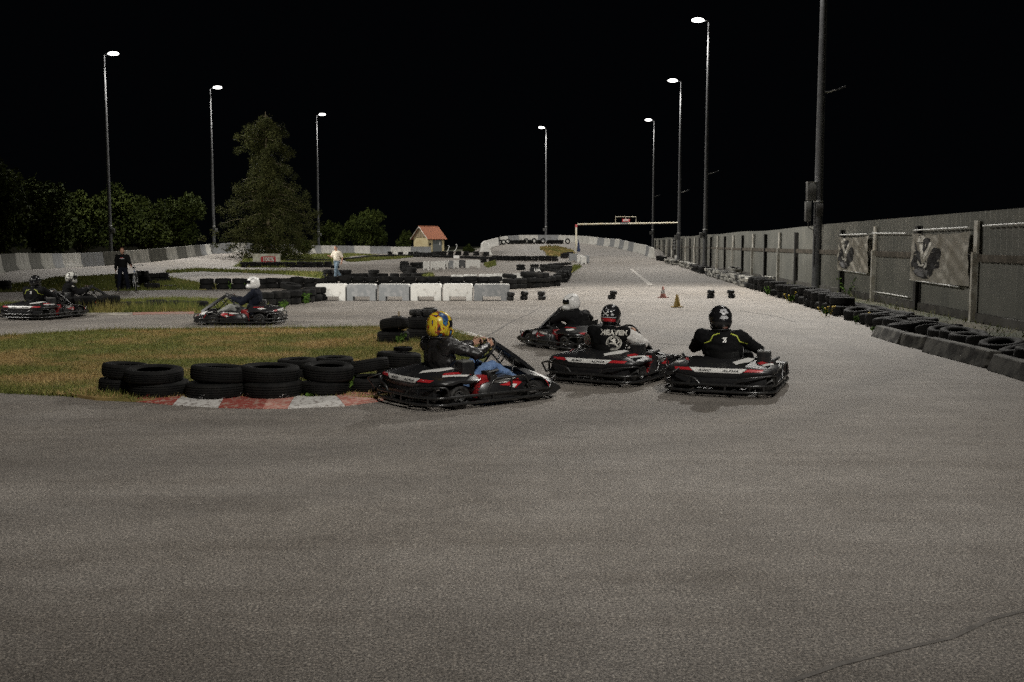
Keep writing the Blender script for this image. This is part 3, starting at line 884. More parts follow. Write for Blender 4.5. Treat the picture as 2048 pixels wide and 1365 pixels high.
jersey_run(LEFT_WALL[1:], 3.0, lc, lambda i, n: f"{names[lc(i, n)]} concrete barrier, {ORD[i]} from the left along the outer wall", "outer wall barriers at left")
RIGHT_WALL = [at(*c) for c in [(1001, 490, 150), (1020, 487.5, 154), (1043, 485.8, 156), (1124, 485.8, 156), (1177, 488.4, 152), (1201, 490.8, 148), (1218, 493.3, 144), (1240, 496.3, 137), (1257, 501, 131), (1274, 505.5, 126), (1287, 508.5, 122), (1306, 516.5, 112)]]
for p in RIGHT_WALL: p.z = T(p.x, p.y)
rc = lambda i, n: ('barrier_white', 'barrier_grey')[i % 2] if i % 5 else 'barrier_white'
jersey_run(RIGHT_WALL, 3.1, rc, lambda i, n: f"{names[rc(i, n)]} concrete barrier, {ORD[i]} from the left round the far banked bend", "barriers round the far bend")
CORNER = [at(*c) for c in [(979, 512, 118), (973, 504, 127), (967, 496, 136), (962, 489, 143), (972, 488, 147), (996, 487.5, 149.5)]]
for p in CORNER: p.z = T(p.x, p.y)
cc = lambda i, n: 'concrete_white'
jersey_run(CORNER, 4.4, cc, lambda i, n: f"white concrete barrier, {ORD[i]} from the front along the left end of the bank", "barriers at the left end of the bank", hs=1.0)

# white and grey blocks with fork slots in the middle of the picture
def block_mesh(L, D, H, slot_w, slot_h):
    """slot along Y through the base"""
    s = slot_w / 2; b = 0.015
    out = [(-L / 2, 0), (-s, 0), (-s, slot_h), (s, slot_h), (s, 0), (L / 2, 0), (L / 2, H - 0.04), (L / 2 - 0.04, H), (-L / 2 + 0.04, H), (-L / 2, H - 0.04)]
    mb = MB()
    Mx = Matrix(((1, 0, 0, 0), (0, 0, 1, -D / 2), (0, 1, 0, 0), (0, 0, 0, 1)))
    mb.prism(out, D, Mx)
    return mb
spans = [(631, 692, 'concrete_white'), (693, 752, 'concrete_grey'), (757, 819, 'concrete_grey'), (821, 883, 'concrete_white'), (886, 945, 'concrete_white'), (948, 1019, 'concrete_grey')]
lab = ["white concrete block with fork slot, leftmost of the row", "grey concrete block second in the row, next to the leftmost white one", "stained grey concrete block third in the row with fork slot",
       "white concrete block right of the two grey ones", "chipped white concrete block beside the rightmost grey block", "grey concrete block at the right end beside kart tyres"]
for (x0, x1, c), l in zip(spans, lab):
    p0 = gp(x0, 602); p1 = gp(x1, 601.5); Lb = (p1 - p0).length
    mb = block_mesh(Lb - 0.02, 0.5, 0.56 if c == 'concrete_white' else 0.55, 0.78 * 0.72 if Lb < 1.05 else 0.62, 0.14)
    o = mb.obj("concrete_block", [MT[c], MT['concrete_white']])
    for p in o.data.polygons:
        if p.normal.z > 0.5 and p.center.z > 0.4: p.material_index = 1
    o.location = ((p0.x + p1.x) / 2, (p0.y + p1.y) / 2 + 0.25, 0.0); o.rotation_euler = (0, 0, rng.uniform(-.02, .02))
    tag(o, l, "concrete block", "concrete blocks in a row")
# smaller blocks in the infield: (x0, x1, base y, colour, label)
inf = [(846, 858, 541, 'concrete_white', "narrow white block at the left end of the infield row"), (861, 873, 540, 'concrete_white', "white slotted block second in the infield row"),
       (874, 889, 539.5, 'concrete_white', "white slotted block third in the infield row"), (890, 897, 538, 'concrete_white', "thin white block in the infield row"),
       (898, 906, 538, 'concrete_grey', "pale grey block in the infield row"), (907, 917, 537.5, 'concrete_white', "white slotted block left of the black one"),
       (918, 930, 536.5, 'black', "black painted block in the infield row"), (931, 961, 536.5, 'concrete_white', "long white scuffed block at the right end of the infield row")]
for x0, x1, y, c, l in inf:
    p0 = gp(x0, y); p1 = gp(x1, y); Lb = (p1 - p0).length
    o = block_mesh(Lb * 0.96, 0.5, 0.62, Lb * 0.45, 0.14).obj("concrete_block", MT[c])
    o.location = ((p0.x + p1.x) / 2, (p0.y + p1.y) / 2 + 0.25, (p0.z + p1.z) / 2); o.rotation_euler = (0, 0, rng.uniform(-.05, .05))
    tag(o, l, "concrete block", "infield blocks")
for x0, x1, y, c, l in [(900, 925, 568.5, 'concrete_white', "low white slab behind the tyre row"), (926, 952, 567.5, 'concrete_white', "low white slab with dark cracks behind the tyre row"),
                        (957, 985, 566.5, 'concrete_white', "long low white slab near the ring-shaped tyre"), (986, 1007, 566, 'concrete_white', "scuffed low white slab, rightmost behind the tyre row"), (1026, 1048, 566, 'concrete_white', "low pale slab behind the tyre bend")]:
    p0 = gp(x0, y); p1 = gp(x1, y)
    o = MB().box((0, 0, 0.2), ((p1 - p0).length, 0.5, 0.4), bev=0.03).obj("concrete_slab", MT[c], None, 30)
    o.location = ((p0.x + p1.x) / 2, (p0.y + p1.y) / 2 + 1.0, p0.z); tag(o, l, "concrete slab", "low slabs behind the tyres")
# foot of the gantry
for x0, x1, y, c, l, dz in [(1139, 1155, 523, 'concrete_grey', "grey and white block carrying the gantry's left post", 0.0), (1156, 1164, 526, 'concrete_white', "white block right of the gantry's left foot", 0), (1165, 1170, 529, 'concrete_white', "slotted white block near the gantry's left foot", 0), (1171, 1176, 527, 'concrete_grey', "grey block at the end of the gantry's left foot", 0)]:
    p0 = gp(x0, y); p1 = gp(x1, y); Lb = max(0.5, (p1 - p0).length)
    o = block_mesh(Lb * .95, 1.2, 0.75, Lb * .4, 0.15).obj("concrete_block", MT[c]); o.location = ((p0.x + p1.x) / 2, (p0.y + p1.y) / 2 + 0.6, T((p0.x + p1.x) / 2, p0.y) - .02)
    tag(o, l, "concrete block", "blocks at the gantry foot")
# right foreground: low sloped blocks against the fence
def wedge(p0, p1, H, D, mat_, label, tilt=0.0, back=True):
    c = (p0 + p1) / 2; d = p1 - p0; L = d.length; az = math.atan2(d.y, d.x)
    mb = MB(); mb.loft([[(x, 0.0, 0), (x, 0.11, H), (x, 0.11 + D, H), (x, 0.11 + D + .1, 0)] for x in (-L / 2, -L / 6, L / 6, L / 2)])
    o = mb.obj("concrete_kerb_block", MT[mat_]); o.location = (c.x, c.y, -0.005); o.rotation_euler = (tilt, 0, az)
    bmod = o.modifiers.new("b", 'BEVEL'); bmod.width = 0.018; bmod.segments = 2; bmod.limit_method = 'ANGLE'
    tag(o, label, "concrete block", "low blocks against the fence")
wedge(gp(2015, 737), gp(1884, 704), 0.27, 0.16, 'concrete_dirty', "long stained concrete block by the fence, second from the front")
wedge(gp(1876, 699), gp(1834, 690), 0.26, 0.16, 'concrete_dirty', "short cracked concrete block leaning beside the long one", R(-7))
wedge(gp(1832, 689), gp(1778, 673), 0.23, 0.16, 'concrete_dirty', "scraped dark concrete block at the far end of the low blocks")
wedge(gp(2190, 790), gp(2022, 741), 0.25, 0.16, 'concrete_dirty', "concrete block cut by the right edge of the picture")

# ------------------------------------------------------------------ metal fence
fence = thing("metal_fence", "long corrugated metal fence with dark and pale posts along the right side", "fence", (fence_x(25), 25, 0))
FO = Vector(fence.location)
fdir = Vector((FENCE_B, 1, 0)).normalized(); fnor = Vector((-1, FENCE_B, 0)).normalized()     # towards the track
def fp(y, off=0.0, z=0.0): return Vector((fence_x(y), y, z)) + fnor * off - FO
FTOP = 2.62
mb = MB(); vs = []; k = 0
y = 8.0
cols = []
while y < 150:
    o_ = (0.065, 0.065, 0.0, 0.0)[k % 4]
    cols.append((y, o_)); k += 1; y += (0.13, 0.03, 0.14, 0.03)[k % 4] * (1.0 if y < 75 else 2.0)
for (y, o) in cols:
    dz = 0.03 * math.sin(y * 0.31) + (0.10 if 25.5 < y else 0.0) * 0
    a = fp(y, o, 0.20); b_ = fp(y, o, FTOP + dz)
    vs += [a, b_]
mb.add(vs, [(2 * i, 2 * i + 1, 2 * i + 3, 2 * i + 2) for i in range(len(cols) - 1)])
mb.obj("sheet_panel", MT['sheet'], fence)
# second row of sheets standing proud along the top, lapped over the first
mb = MB(); vs = []
c2 = [(y, o) for y, o in cols if y < 44]
for (y, o) in c2:
    vs += [fp(y, o + 0.01, 2.06 + 0.02 * math.sin(y)), fp(y, o + 0.01, FTOP + 0.06)]
mb.add(vs, [(2 * i, 2 * i + 1, 2 * i + 3, 2 * i + 2) for i in range(len(c2) - 1)])
mb.obj("sheet_panel", MT['sheet'], fence)
posts = []
y = 25.5; dark = False
PY = [21.3]
while y < 148:
    posts.append((y, dark)); dark = not dark; y += 4.5 if y < 40 else 4.1
posts = [(12.2, True), (16.6, False), (21.0, True)] + posts
for (y, dk) in posts:
    mb = MB()
    if dk:
        for (o0, w, d) in ((0.075, 0.20, 0.012), (0.135, 0.014, 0.11), (0.195, 0.20, 0.012)):
            mb.box(fp(y, o0, 1.2), (d, w, 2.42), Matrix.Rotation(math.atan2(fdir.y, fdir.x) - PI / 2, 3, 'Z'))
        mb.obj("dark_post", MT['fence_dark'], fence)
    else:
        rot = Matrix.Rotation(math.atan2(fdir.y, fdir.x) - PI / 2, 3, 'Z')
        mb.box(fp(y, 0.17, 0.85), (0.13, 0.12, 1.7), rot)
        mb.obj("pale_post", MT['fence_pale'], fence)
        mb = MB(); mb.box(fp(y, 0.14, 2.06), (0.05, 0.34 if y > 36 else 0.24, 0.80), rot)
        mb.obj("post_board", MT['fence_pale'], fence)
ys_ = [p[0] for p in posts]
for a, b_ in zip(ys_[:-1], ys_[1:]):
    m_ = (a + b_) / 2; ln = (fp(b_) - fp(a)).length - 0.22
    rot = Matrix.Rotation(math.atan2(fdir.y, fdir.x) - PI / 2, 3, 'Z')
    MB().box(fp(m_, 0.115, 1.58 - (0.02 if a < 30 else 0)), (0.07, ln, 0.17 if a < 60 else 0.12), rot).obj("rail", MT['wood_dark'], fence)
    MB().box(fp(m_, 0.06, 0.11), (0.12, ln + 0.2, 0.24), rot).obj("plinth", MT['plinth'], fence)
def pipe(y0, y1, z0, z1, off=0.21): MB().tube([fp(y0, off, z0), fp(y1, off, z1)], 0.022, 8).obj("pipe", MT['pipe'], fence, 60)
pipe(39.0, 35.2, 2.22, 2.22); pipe(34.6, 30.9, 2.24, 2.20); pipe(30.2, 25.9, 2.28, 2.30); pipe(24.9, 16.8, 2.32, 2.36)
pipe(34.7, 30.7, 0.34, 0.34, 0.16); pipe(30.4, 26.4, 0.86, 0.82, 0.2); pipe(39.2, 35.2, 0.93, 0.90, 0.2)

# banners
def banner(y0, y1, z0, z1, label):
    t = thing("banner", label, "banner", Vector((fence_x((y0 + y1) / 2), (y0 + y1) / 2, 0)) + fnor * 0.2, 0, "printed banners on the fence")
    o0 = Vector(t.location)
    A = fp(y0, 0.205, 0) + FO - o0; B = fp(y1, 0.205, 0) + FO - o0      # A is the far (left) end
    X = (B - A); W = X.length; X = X.normalized(); N = fnor
    nx_, nz_ = 40, 18; vs = []
    def surf(u, v):
        sag = 0.05 * math.sin(PI * u) * (v ** 3) + 0.012 * math.sin(u * 31) * v
        wave = 0.018 * math.sin(u * 17 + v * 5) + 0.012 * math.sin((u + 0.6 * v) * 34)
        diag = 0.03 * noise.noise(Vector((9 * (u - 0.35 * v), 1.5 * v, y0))) * (0.3 + u)
        return A + X * (W * u) + Vector((0, 0, z0 + (z1 - z0) * v - sag)) + N * (wave + diag + 0.01)
    for j in range(nz_ + 1):
        for i in range(nx_ + 1): vs.append(surf(i / nx_, j / nz_))
    mb = MB(); mb.add(vs, [(j * (nx_ + 1) + i, j * (nx_ + 1) + i + 1, (j + 1) * (nx_ + 1) + i + 1, (j + 1) * (nx_ + 1) + i) for j in range(nz_) for i in range(nx_)])
    cl = mb.obj("cloth", MT['banner'], t, 180)
    bv = bvh_of(cl.data)
    def lay(name, polys, mat_, off):
        fr = frame_from(A + N * 0.5 + Vector((0, 0, z0)), X, (0, 0, 1))
        vf = flat_mesh([[(p[0] * W, p[1] * (z1 - z0)) for p in q] for q in polys], 2)
        decal(name, vf, fr, bv, MT[mat_], cl, off, 2.0)
    # a kart seen from above and in front, its driver in a pale helmet
    body = [(0.02, 0.36), (0.05, 0.20), (0.13, 0.10), (0.25, 0.05), (0.36, 0.07), (0.42, 0.16), (0.45, 0.26), (0.51, 0.30), (0.55, 0.62), (0.53, 0.68), (0.42, 0.70), (0.38, 0.60), (0.34, 0.48), (0.22, 0.34), (0.13, 0.42), (0.15, 0.60), (0.10, 0.66), (0.055, 0.58)]
    lay("kart_picture", [body], 'ink_dark', 0.004)
    lay("kart_picture", [[(0.07, 0.20), (0.14, 0.12), (0.25, 0.08), (0.33, 0.11), (0.34, 0.22), (0.25, 0.26), (0.14, 0.27)]], 'ink_grey', 0.007)
    lay("driver_picture", [[(0.13, 0.86), (0.15, 0.94), (0.24, 0.95), (0.27, 0.88), (0.26, 0.80), (0.20, 0.78), (0.14, 0.80)]], 'ink_white', 0.004)
    arm = [[(0.17, 0.76), (0.24, 0.77), (0.27, 0.66), (0.25, 0.52), (0.21, 0.50), (0.18, 0.60)], [(0.33, 0.80), (0.38, 0.82), (0.38, 0.74), (0.32, 0.55), (0.27, 0.44), (0.24, 0.45), (0.29, 0.60)]]
    lay("driver_picture", arm, 'ink_white', 0.006)
    lay("driver_picture", [circle(0.30, 0.84, 0.055, 20)[:10] + [(0.24, 0.66), (0.27, 0.60), (0.33, 0.70), (0.355, 0.84)]], 'ink_dark', 0.008)
    lay("driver_picture", [[(0.285, 0.72), (0.30, 0.78), (0.31, 0.77), (0.295, 0.70)]], 'ink_white', 0.011)
    lay("driver_picture", [[(0.14, 0.945), (0.15, 0.96), (0.25, 0.965), (0.26, 0.945)], [(0.125, 0.80), (0.125, 0.815), (0.26, 0.805), (0.26, 0.79)], [(0.19, 0.89), (0.19, 0.91), (0.21, 0.91), (0.21, 0.89)]], 'ink_dark', 0.010)
    lay("driver_picture", [[(0.12, 0.40), (0.15, 0.32), (0.22, 0.30), (0.27, 0.34), (0.26, 0.36), (0.20, 0.34), (0.15, 0.42)], [(0.28, 0.42), (0.33, 0.36), (0.31, 0.30), (0.25, 0.27), (0.28, 0.33)]], 'ink_white', 0.012)
    for i in range(6):
        u = 0.04 + 0.92 * i / 5
        MB().tube([surf(u, 0.985), surf(u, 1) + N * 0.0 + Vector((0, 0, 0.06))], 0.008, 6).obj("eyelet_tie", MT['black'], t)
banner(39.2, 35.0, 0.93, 2.16, "smaller pale banner with a printed kart, nearer the mast")
banner(30.35, 25.75, 0.86, 2.20, "larger dirty banner with a printed kart and driver, nearer the camera")

# ------------------------------------------------------------------ light masts
def mast(label, X, Y, H, arm_dir, lit=True, r0=0.17, r1=0.075, spot_az=None, small=None, power=1.0, boxes=True, head_len=0.95, tilt=20, cone=158):
    z0 = T(X, Y) - 0.05
    t = thing("light_mast", label, "light mast", (X, Y, z0), 0, "floodlight masts round the track")
    MB().tube([(0, 0, 0), (0, 0, H * .35), (0, 0, H * .7), (0, 0, H)], [r0, r0 * .86, (r0 + r1) / 2 * .9, r1], 14).obj("pole", MT['galv'], t, 60)
    MB().box((0, 0, 0.06), (0.5, 0.5, 0.12), bev=0.02).obj("base_plate", MT['concrete_grey'], t)
    ax = Vector((math.cos(arm_dir), math.sin(arm_dir), 0)); sx = Vector((-ax.y, ax.x, 0))
    h0 = ax * 0.35 + Vector((0, 0, H + 0.12)); hc = ax * (0.35 + head_len / 2) + Vector((0, 0, H + 0.2))
    MB().tube([(0, 0, H - 0.1), (0, 0, H + 0.08), tuple(h0)], 0.06, 8).obj("arm", MT['galv'], t, 60)
    mb = MB(); fr = Matrix(((ax.x, sx.x, 0, hc.x), (ax.y, sx.y, 0, hc.y), (0, 0, 1, hc.z), (0, 0, 0, 1)))
    prof = [(0.02, .13), (0.5, .12), (0.85, .06), (1.0, -.02), (0.93, -.10)]
    mb2 = MB()
    def ell(k, z): return [fr @ Vector((head_len / 2 * k * math.cos(2 * PI * i / 20), 0.27 * k * math.sin(2 * PI * i / 20), z)) for i in range(20)]
    mb.loft([ell(k, z) for k, z in prof]); mb.obj("lamp_housing", MT['lamp'] if lit else MT['galv'], t, 50)
    mb2.loft([ell(0.9, -.105), ell(0.55, -.16), ell(0.05, -.175)]); mb2.obj("lamp_glass", MT['lamp'] if lit else MT['visor'], t, 50)
    if lit:
        ld = bpy.data.lights.new("lamp_light", 'SPOT'); ld.energy = LAMP_POWER * power; ld.color = LAMP_COLOR
        ld.spot_size = R(cone); ld.spot_blend = 0.55 if cone > 130 else 0.85; ld.shadow_soft_size = 0.35
        lo = bpy.data.objects.new("lamp_light", ld); COL.objects.link(lo); lo.parent = t
        lo.location = tuple(hc + Vector((0, 0, -0.62)))
        sa = spot_az if spot_az is not None else arm_dir
        d = Vector((math.cos(sa) * math.sin(R(tilt)), math.sin(sa) * math.sin(R(tilt)), -math.cos(R(tilt))))
        lo.rotation_euler = (-d).to_track_quat('Z', 'Y').to_euler()
    if boxes:
        MB().box((-r0 * 1.9 * (1 if arm_dir > 1 else -1), -0.12, 2.6), (0.26, 0.22, 0.42), bev=0.02).obj("switch_box", MT['box_grey'], t, 30)
        MB().tube([(0, 0, 3.0), (0, 0, 3.07)], r0 * 1.02 + .02, 14).obj("clamp", MT['pipe'], t, 60)
    if small:
        zz, ln = small
        MB().tube([(0.1, 0, zz), (0.35, 0, zz + 0.03), (0.55, -0.02, zz + 0.10)], 0.03, 8).obj("bracket", MT['pipe'], t, 60)
        MB().box((0.55 + ln / 2, -0.02, zz + 0.16), (ln, 0.12, 0.07), Matrix.Rotation(R(-22), 3, 'Y'), bev=0.012).obj("small_floodlight", MT['galv'], t)
    return t
m1 = mast("tall grey mast nearest on the right, its head above the picture", 12.42, 42.9, 19.0, PI, small=(8.0, 0.42), boxes=False, power=1.85, r0=0.185, r1=0.09, tilt=23, spot_az=R(-118), cone=98)
MB().box((-0.33, -0.06, 4.05), (0.34, 0.30, 0.72), bev=0.02).obj("cabinet", MT['box_grey'], m1, 30)
MB().box((-0.33, -0.06, 4.425), (0.36, 0.32, 0.03)).obj("cabinet_lid", MT['pipe'], m1)
MB().box((-0.45, -0.12, 3.25), (0.22, 0.24, 0.80), bev=0.02).obj("switch_box", MT['box_grey'], m1, 30)
MB().box((-0.02, -0.27, 3.3), (0.26, 0.14, 0.5), bev=0.02).obj("meter_box", MT['fence_dark'], m1, 30)
MB().tube([(-0.45, -0.15, 2.86), (-0.42, -0.2, 2.6), (-0.25, -0.22, 2.5), (-0.16, -0.16, 2.2), (-0.17, -0.14, 1.0)], 0.02, 6).obj("cable", MT['black'], m1, 60)
MB().tube([(-0.38, -0.15, 2.86), (-0.3, -0.24, 2.62), (-0.2, -0.22, 2.75)], 0.015, 6).obj("cable", MT['black'], m1, 60)
MB().tube([(0, 0, 3.63), (0, 0, 3.68)], 0.20, 14).obj("clamp", MT['pipe'], m1, 60)
mast("tall lit mast second along the fence, highest lamp in the picture", 14.65, 80.0, at(1405, 40, 80.0).z - T(14.65, 80.0) - 0.15, PI, small=(7.2, 0.4), power=0.6)
mast("lit mast third along the fence, behind the gantry's right post", 16.45, 104.0, at(1352, 161, 104.0).z - T(16.45, 104.0) - 0.15, PI, small=(7.0, 0.4), power=0.6)
mast("thin lit mast behind the gantry bar, farthest along the fence", 19.5, 146.0, at(1300, 240, 146.0).z - T(19.5, 146.0) - 0.15, PI, small=(7.6, 0.4), power=0.5)
mast("lit mast standing alone above the far banked bend", 5.3, 165.0, at(1092, 256, 165.0).z - T(5.3, 165.0) - 0.15, PI + 0.6, spot_az=-PI / 2, power=0.8, head_len=1.1)
mast("lit mast leftmost in the picture, in front of the bushes", -35.4, 93.0, at(221, 107, 93.0).z - T(-35.4, 93.0) - 0.15, 0.0, power=0.8, tilt=30)
mast("lit mast left of the tall spruce", -33.05, 117.0, at(431, 175, 117.0).z - T(-33.05, 117.0) - 0.15, 0.0, power=0.9, tilt=30)
mast("lit mast right of the tall spruce", -27.5, 150.0, at(642, 229, 150.0).z - T(-27.5, 150.0) - 0.15, 0.0, power=0.9, tilt=25)
mast("unseen floodlight mast added behind the camera to light the karts from the front", 9.0, -8.0, 19.0, PI, power=1.35, spot_az=R(114), tilt=54, cone=42)  # added mast out of view, front fill for karts and foreground
mast("unseen floodlight mast added at left to light the fence across the track", -36.0, 56.0, 19.0, 0.0, power=3.6, tilt=65, spot_az=R(7), cone=52)  # added mast out of view, brightens the far part of the fence
mast("tall unseen floodlight mast added far behind the camera to front-light the infield", -2.0, -42.0, 21.0, R(90), power=14, tilt=82.6, spot_az=R(93), cone=21)  # added unseen mast, its narrow beam lifts the far front faces
mast("unseen floodlight mast added at near left to light the fronts of the concrete blocks", -34.0, 18.0, 19.0, 0.2, power=1.6, tilt=58, spot_az=R(22), cone=50)  # added unseen mast, fills the block fronts from the left

# ------------------------------------------------------------------ start gantry, signal board, folded parasol
gl = at(1152, 517, 113.0); gr = at(1357, 524, 109.0)
zt = at(1255, 447, 111.0).z
gan = thing("start_gantry", "cream goal-shaped start gantry with a small red sign over the track", "gantry", ((gl.x + gr.x) / 2, 111, T(12, 111)))
G0 = Vector(gan.location)
tl = at(1152, 449, 113); tr = at(1357, 446, 109)
for (p, tp) in ((gl, tl), (gr, tr)):
    b0 = Vector((p.x, p.y, T(p.x, p.y) + 0.0)); t1 = Vector((p.x, p.y, tp.z - 0.32))
    MB().box((b0 + t1) / 2 - G0, (0.17, 0.17, t1.z - b0.z)).obj("post", MT['cream'], gan)
    MB().box(Vector((p.x, p.y, tp.z - 0.17)) - G0, (0.2, 0.2, 0.30)).obj("red_sleeve", MT['red'], gan)
a = Vector((gl.x + .12, gl.y, tl.z)) - G0; b_ = Vector((gr.x - .12, gr.y, tr.z)) - G0
MB().tube([a, b_], 0.085, 4).obj("crossbar", MT['cream'], gan)
f1 = at(1231, 434, 111.4) - G0; f2 = at(1272, 434, 110.7) - G0; zb = (a.z + b_.z) / 2 + .08
MB().tube([(f1.x, f1.y, zb), tuple(f1), tuple(f2), (f2.x, f2.y, zb)], 0.035, 6).obj("sign_frame", MT['cream'], gan)
fm = (f1 + f2) / 2; MB().tube([(fm.x, fm.y, fm.z), (fm.x, fm.y, fm.z - .3)], 0.03, 6).obj("sign_hanger", MT['cream'], gan)
sg = MB().box((fm.x + .02, fm.y - 0.12, zb + 0.25), (0.80, 0.05, 0.28)).obj("sign_plate", MT['red'], gan)
vs, fs = text_mesh("RMC", 0.30, 0.2, 0.008)
mb = MB(); mb.add([(fm.x + .02 + v.x, fm.y - 0.15, zb + 0.25 + v.y) for v in vs], fs); mb.obj("lettering", MT['white'], sg)
s2 = MB().box((fm.x + .0, fm.y - 0.12, zb - 0.06), (1.2, 0.05, 0.20)).obj("lower_plate", MT['box_grey'], gan)
mb = MB()
for i in range(5): mb.box((fm.x - .45 + .2 * i, fm.y - .148, zb - .06), (0.13, 0.006, 0.08))
mb.obj("worn_marks", MT['silver'], s2)
o = MB().box((gr.x + 0.1, gr.y - 0.2, T(gr.x, gr.y) + 0.3), (0.95, 0.9, 0.62), bev=0.03).obj("concrete_block", MT['concrete_white'], None, 30)
tag(o, "pale concrete block at the foot of the gantry's right post", "concrete block")
o = MB().box((gr.x + 0.1, gr.y - 1.1, T(gr.x, gr.y) + 0.18), (1.1, 0.8, 0.36), bev=0.03).obj("concrete_block", MT['concrete_grey'], None, 30)
tag(o, "low grey block in front of the gantry's right foot", "concrete block")
p = at(1348, 500, 107.0)
sb = thing("signal_board", "black upright board with four round lamps beside the gantry's right post", "signal", (p.x, p.y, T(p.x, p.y)))
zb0 = at(1348, 501, 107).z - sb.location.z; zb1 = at(1348, 475, 107).z - sb.location.z
MB().box((0, 0, (zb0 + zb1) / 2), (0.30, 0.14, zb1 - zb0), bev=.02).obj("housing", MT['black'], sb)
MB().box((0, 0.0, zb0 / 2), (0.08, 0.08, zb0)).obj("post", MT['fence_dark'], sb)
for i in range(4):
    zc = zb0 + (zb1 - zb0) * (0.14 + 0.24 * i)
    MB().lathe([(0.06, -.09), (0.10, -.09), (0.10, -.07), (0.06, -.07)], 16, 'Y', Matrix.Translation((0, 0, zc)), closed=True).obj("lamp_ring", MT['pipe'], sb)
p = at(1155, 515, 112.0)
o = thing("folded_parasol", "dark blue folded parasol by the gantry's left post", "parasol", (p.x + .15, p.y + .6, T(p.x, p.y)))
MB().lathe([(0.02, 1.75), (0.07, 1.55), (0.10, 1.2), (0.17, 0.7), (0.19, 0.5), (0.05, 0.45)], 10).obj("canopy", MT['blue'], o, 40)
MB().tube([(0, 0, 0), (0, 0, 1.85)], 0.025, 8).obj("pole", MT['pipe'], o)
MB().lathe([(0.02, 0.10), (0.22, 0.08), (0.25, 0.0)], 12).obj("foot", MT['black'], o)

# ------------------------------------------------------------------ hut behind the far barrier
p = at(858, 508, 160.0)
hut = thing("hut", "small cream hut with red tiled gable roof behind the far barrier", "hut", (p.x, p.y, T(p.x, p.y)), 0)
A_ = R(50)
hut.rotation_euler = (0, 0, A_)
# local: gable wall faces -X side turned to the left, ridge along local X
Lx, Ly, Hw, Hr = 3.5, 3.0, 2.15, 1.55
MB().box((0, 0, Hw / 2), (Lx, Ly, Hw)).obj("wall", MT['hut_wall'], hut)
gb = MB(); gb.prism([(-Ly / 2, 0), (Ly / 2, 0), (0, Hr)], 0.08, Matrix(((0, 0, 1, -Lx / 2 - 0.085), (1, 0, 0, 0), (0, 1, 0, Hw), (0, 0, 0, 1))))
g_ = gb.obj("gable", MT['wood'], hut)
gb = MB()
for i in range(9):
    yy = -Ly / 2 + 0.17 + i * (Ly - .34) / 8; hh = Hr * (1 - abs(yy) / (Ly / 2)) * 0.96
    if hh > 0.06: gb.box((-Lx / 2 - 0.10, yy, Hw + hh / 2), (0.03, 0.05, hh))
gb.obj("batten", MT['wood_dark'], g_)
ov = 0.35
for s in (-1, 1):
    e = Vector((0, s * (Ly / 2 + ov), Hw - ov * Hr / (Ly / 2))); r_ = Vector((0, 0, Hr + Hw)); up = Vector((0, s * Hr, Ly / 2)).normalized() * 0.09
    sec = [e, r_, r_ + up, e + up]
    MB().loft([[Vector((x, q.y, q.z)) for q in sec] for x in (-Lx / 2 - .4, Lx / 2 + .3)]).obj("roof", MT['tiles'], hut)
mb = MB()
for i in range(10): mb.box((-Lx / 2 - .2 + i * (Lx + .35) / 9.5, 0, Hw + Hr + 0.12), (0.34, 0.2, 0.1))
mb.obj("ridge_tiles", MT['tiles'], hut)
mb = MB()
for s in (-1, 1): mb.tube([(-Lx / 2 - .42, s * (Ly / 2 + ov), Hw - ov * Hr / (Ly / 2) + .02), (-Lx / 2 - .42, 0, Hw + Hr + .02)], 0.06, 4)
mb.obj("barge_board", MT['fence_pale'], hut)
MB().box((0.25, -Ly / 2 - 0.03, 1.0), (1.9, 0.06, 2.0)).obj("door", MT['hut_door'], hut)
MB().box((0.75, -Ly / 2 - 0.075, 1.25), (0.22, 0.02, 0.45)).obj("notice", MT['white'], hut)
MB().box((-1.35, -Ly / 2 - 0.06, 1.1), (0.25, 0.12, 0.4)).obj("meter_box", MT['black'], hut)
for px, l in ((897, "bent pale pipe stand just right of the hut"), (913, "bent pale pipe stand farther right of the hut")):
    p = at(px, 508, 152)
    mb = MB().tube([(-.5, 0, 0), (-.1, 0, .25), (.12, 0, .9), (.0, 0, 1.05), (-.12, 0, 1.0)], 0.05, 8)
    o = mb.obj("pipe_stand", MT['pipe'], None, 60); o.location = (p.x, p.y, T(p.x, p.y)); tag(o, l, "pipe stand", "pipe stands by the hut")
p = gp(914, 519.5)
o = MB().box((0, 0, 0.3), (0.62, 0.04, 0.3)).obj("small_sign", MT['white']); o.location = (p.x, p.y - 1.2, p.z + .0)
MB().box((0, 0, .08), (.05, .03, .16)).obj("stake", MT['wood'], o); tag(o, "little white plate standing before the far tyre row", "sign")

# advertising board 100 %
p = at(533.5, 530, 92.0)
ad = thing("sign_board", "pale board with a red 100% panel below the spruce", "sign", (p.x, p.y, at(533.5, 530.5, 92).z))
w = 55 * 92 / F; h = 22.5 * 92 / F
MB().box((0, 0, h / 2), (w, 0.05, h)).obj("board", MT['fence_pale'], ad)
rw, rh, cxp = 30 * 92 / F, 12 * 92 / F, (537 - 533.5) * 92 / F
pts = []
for (sx, sy, a0) in ((1, 1, 0), (-1, 1, 90), (-1, -1, 180), (1, -1, 270)):
    for k in range(5):
        a = R(a0 + k * 22.5); pts.append((cxp + sx * (rw / 2 - .12) + .12 * math.cos(a), h * .5 + sy * (rh / 2 - .12) + .12 * math.sin(a)))
Mx = Matrix(((1, 0, 0, 0), (0, 0, -1, -0.028), (0, 1, 0, 0), (0, 0, 0, 1)))
pn = MB().prism(pts, 0.012, Mx).obj("red_panel", MT['red'], ad)
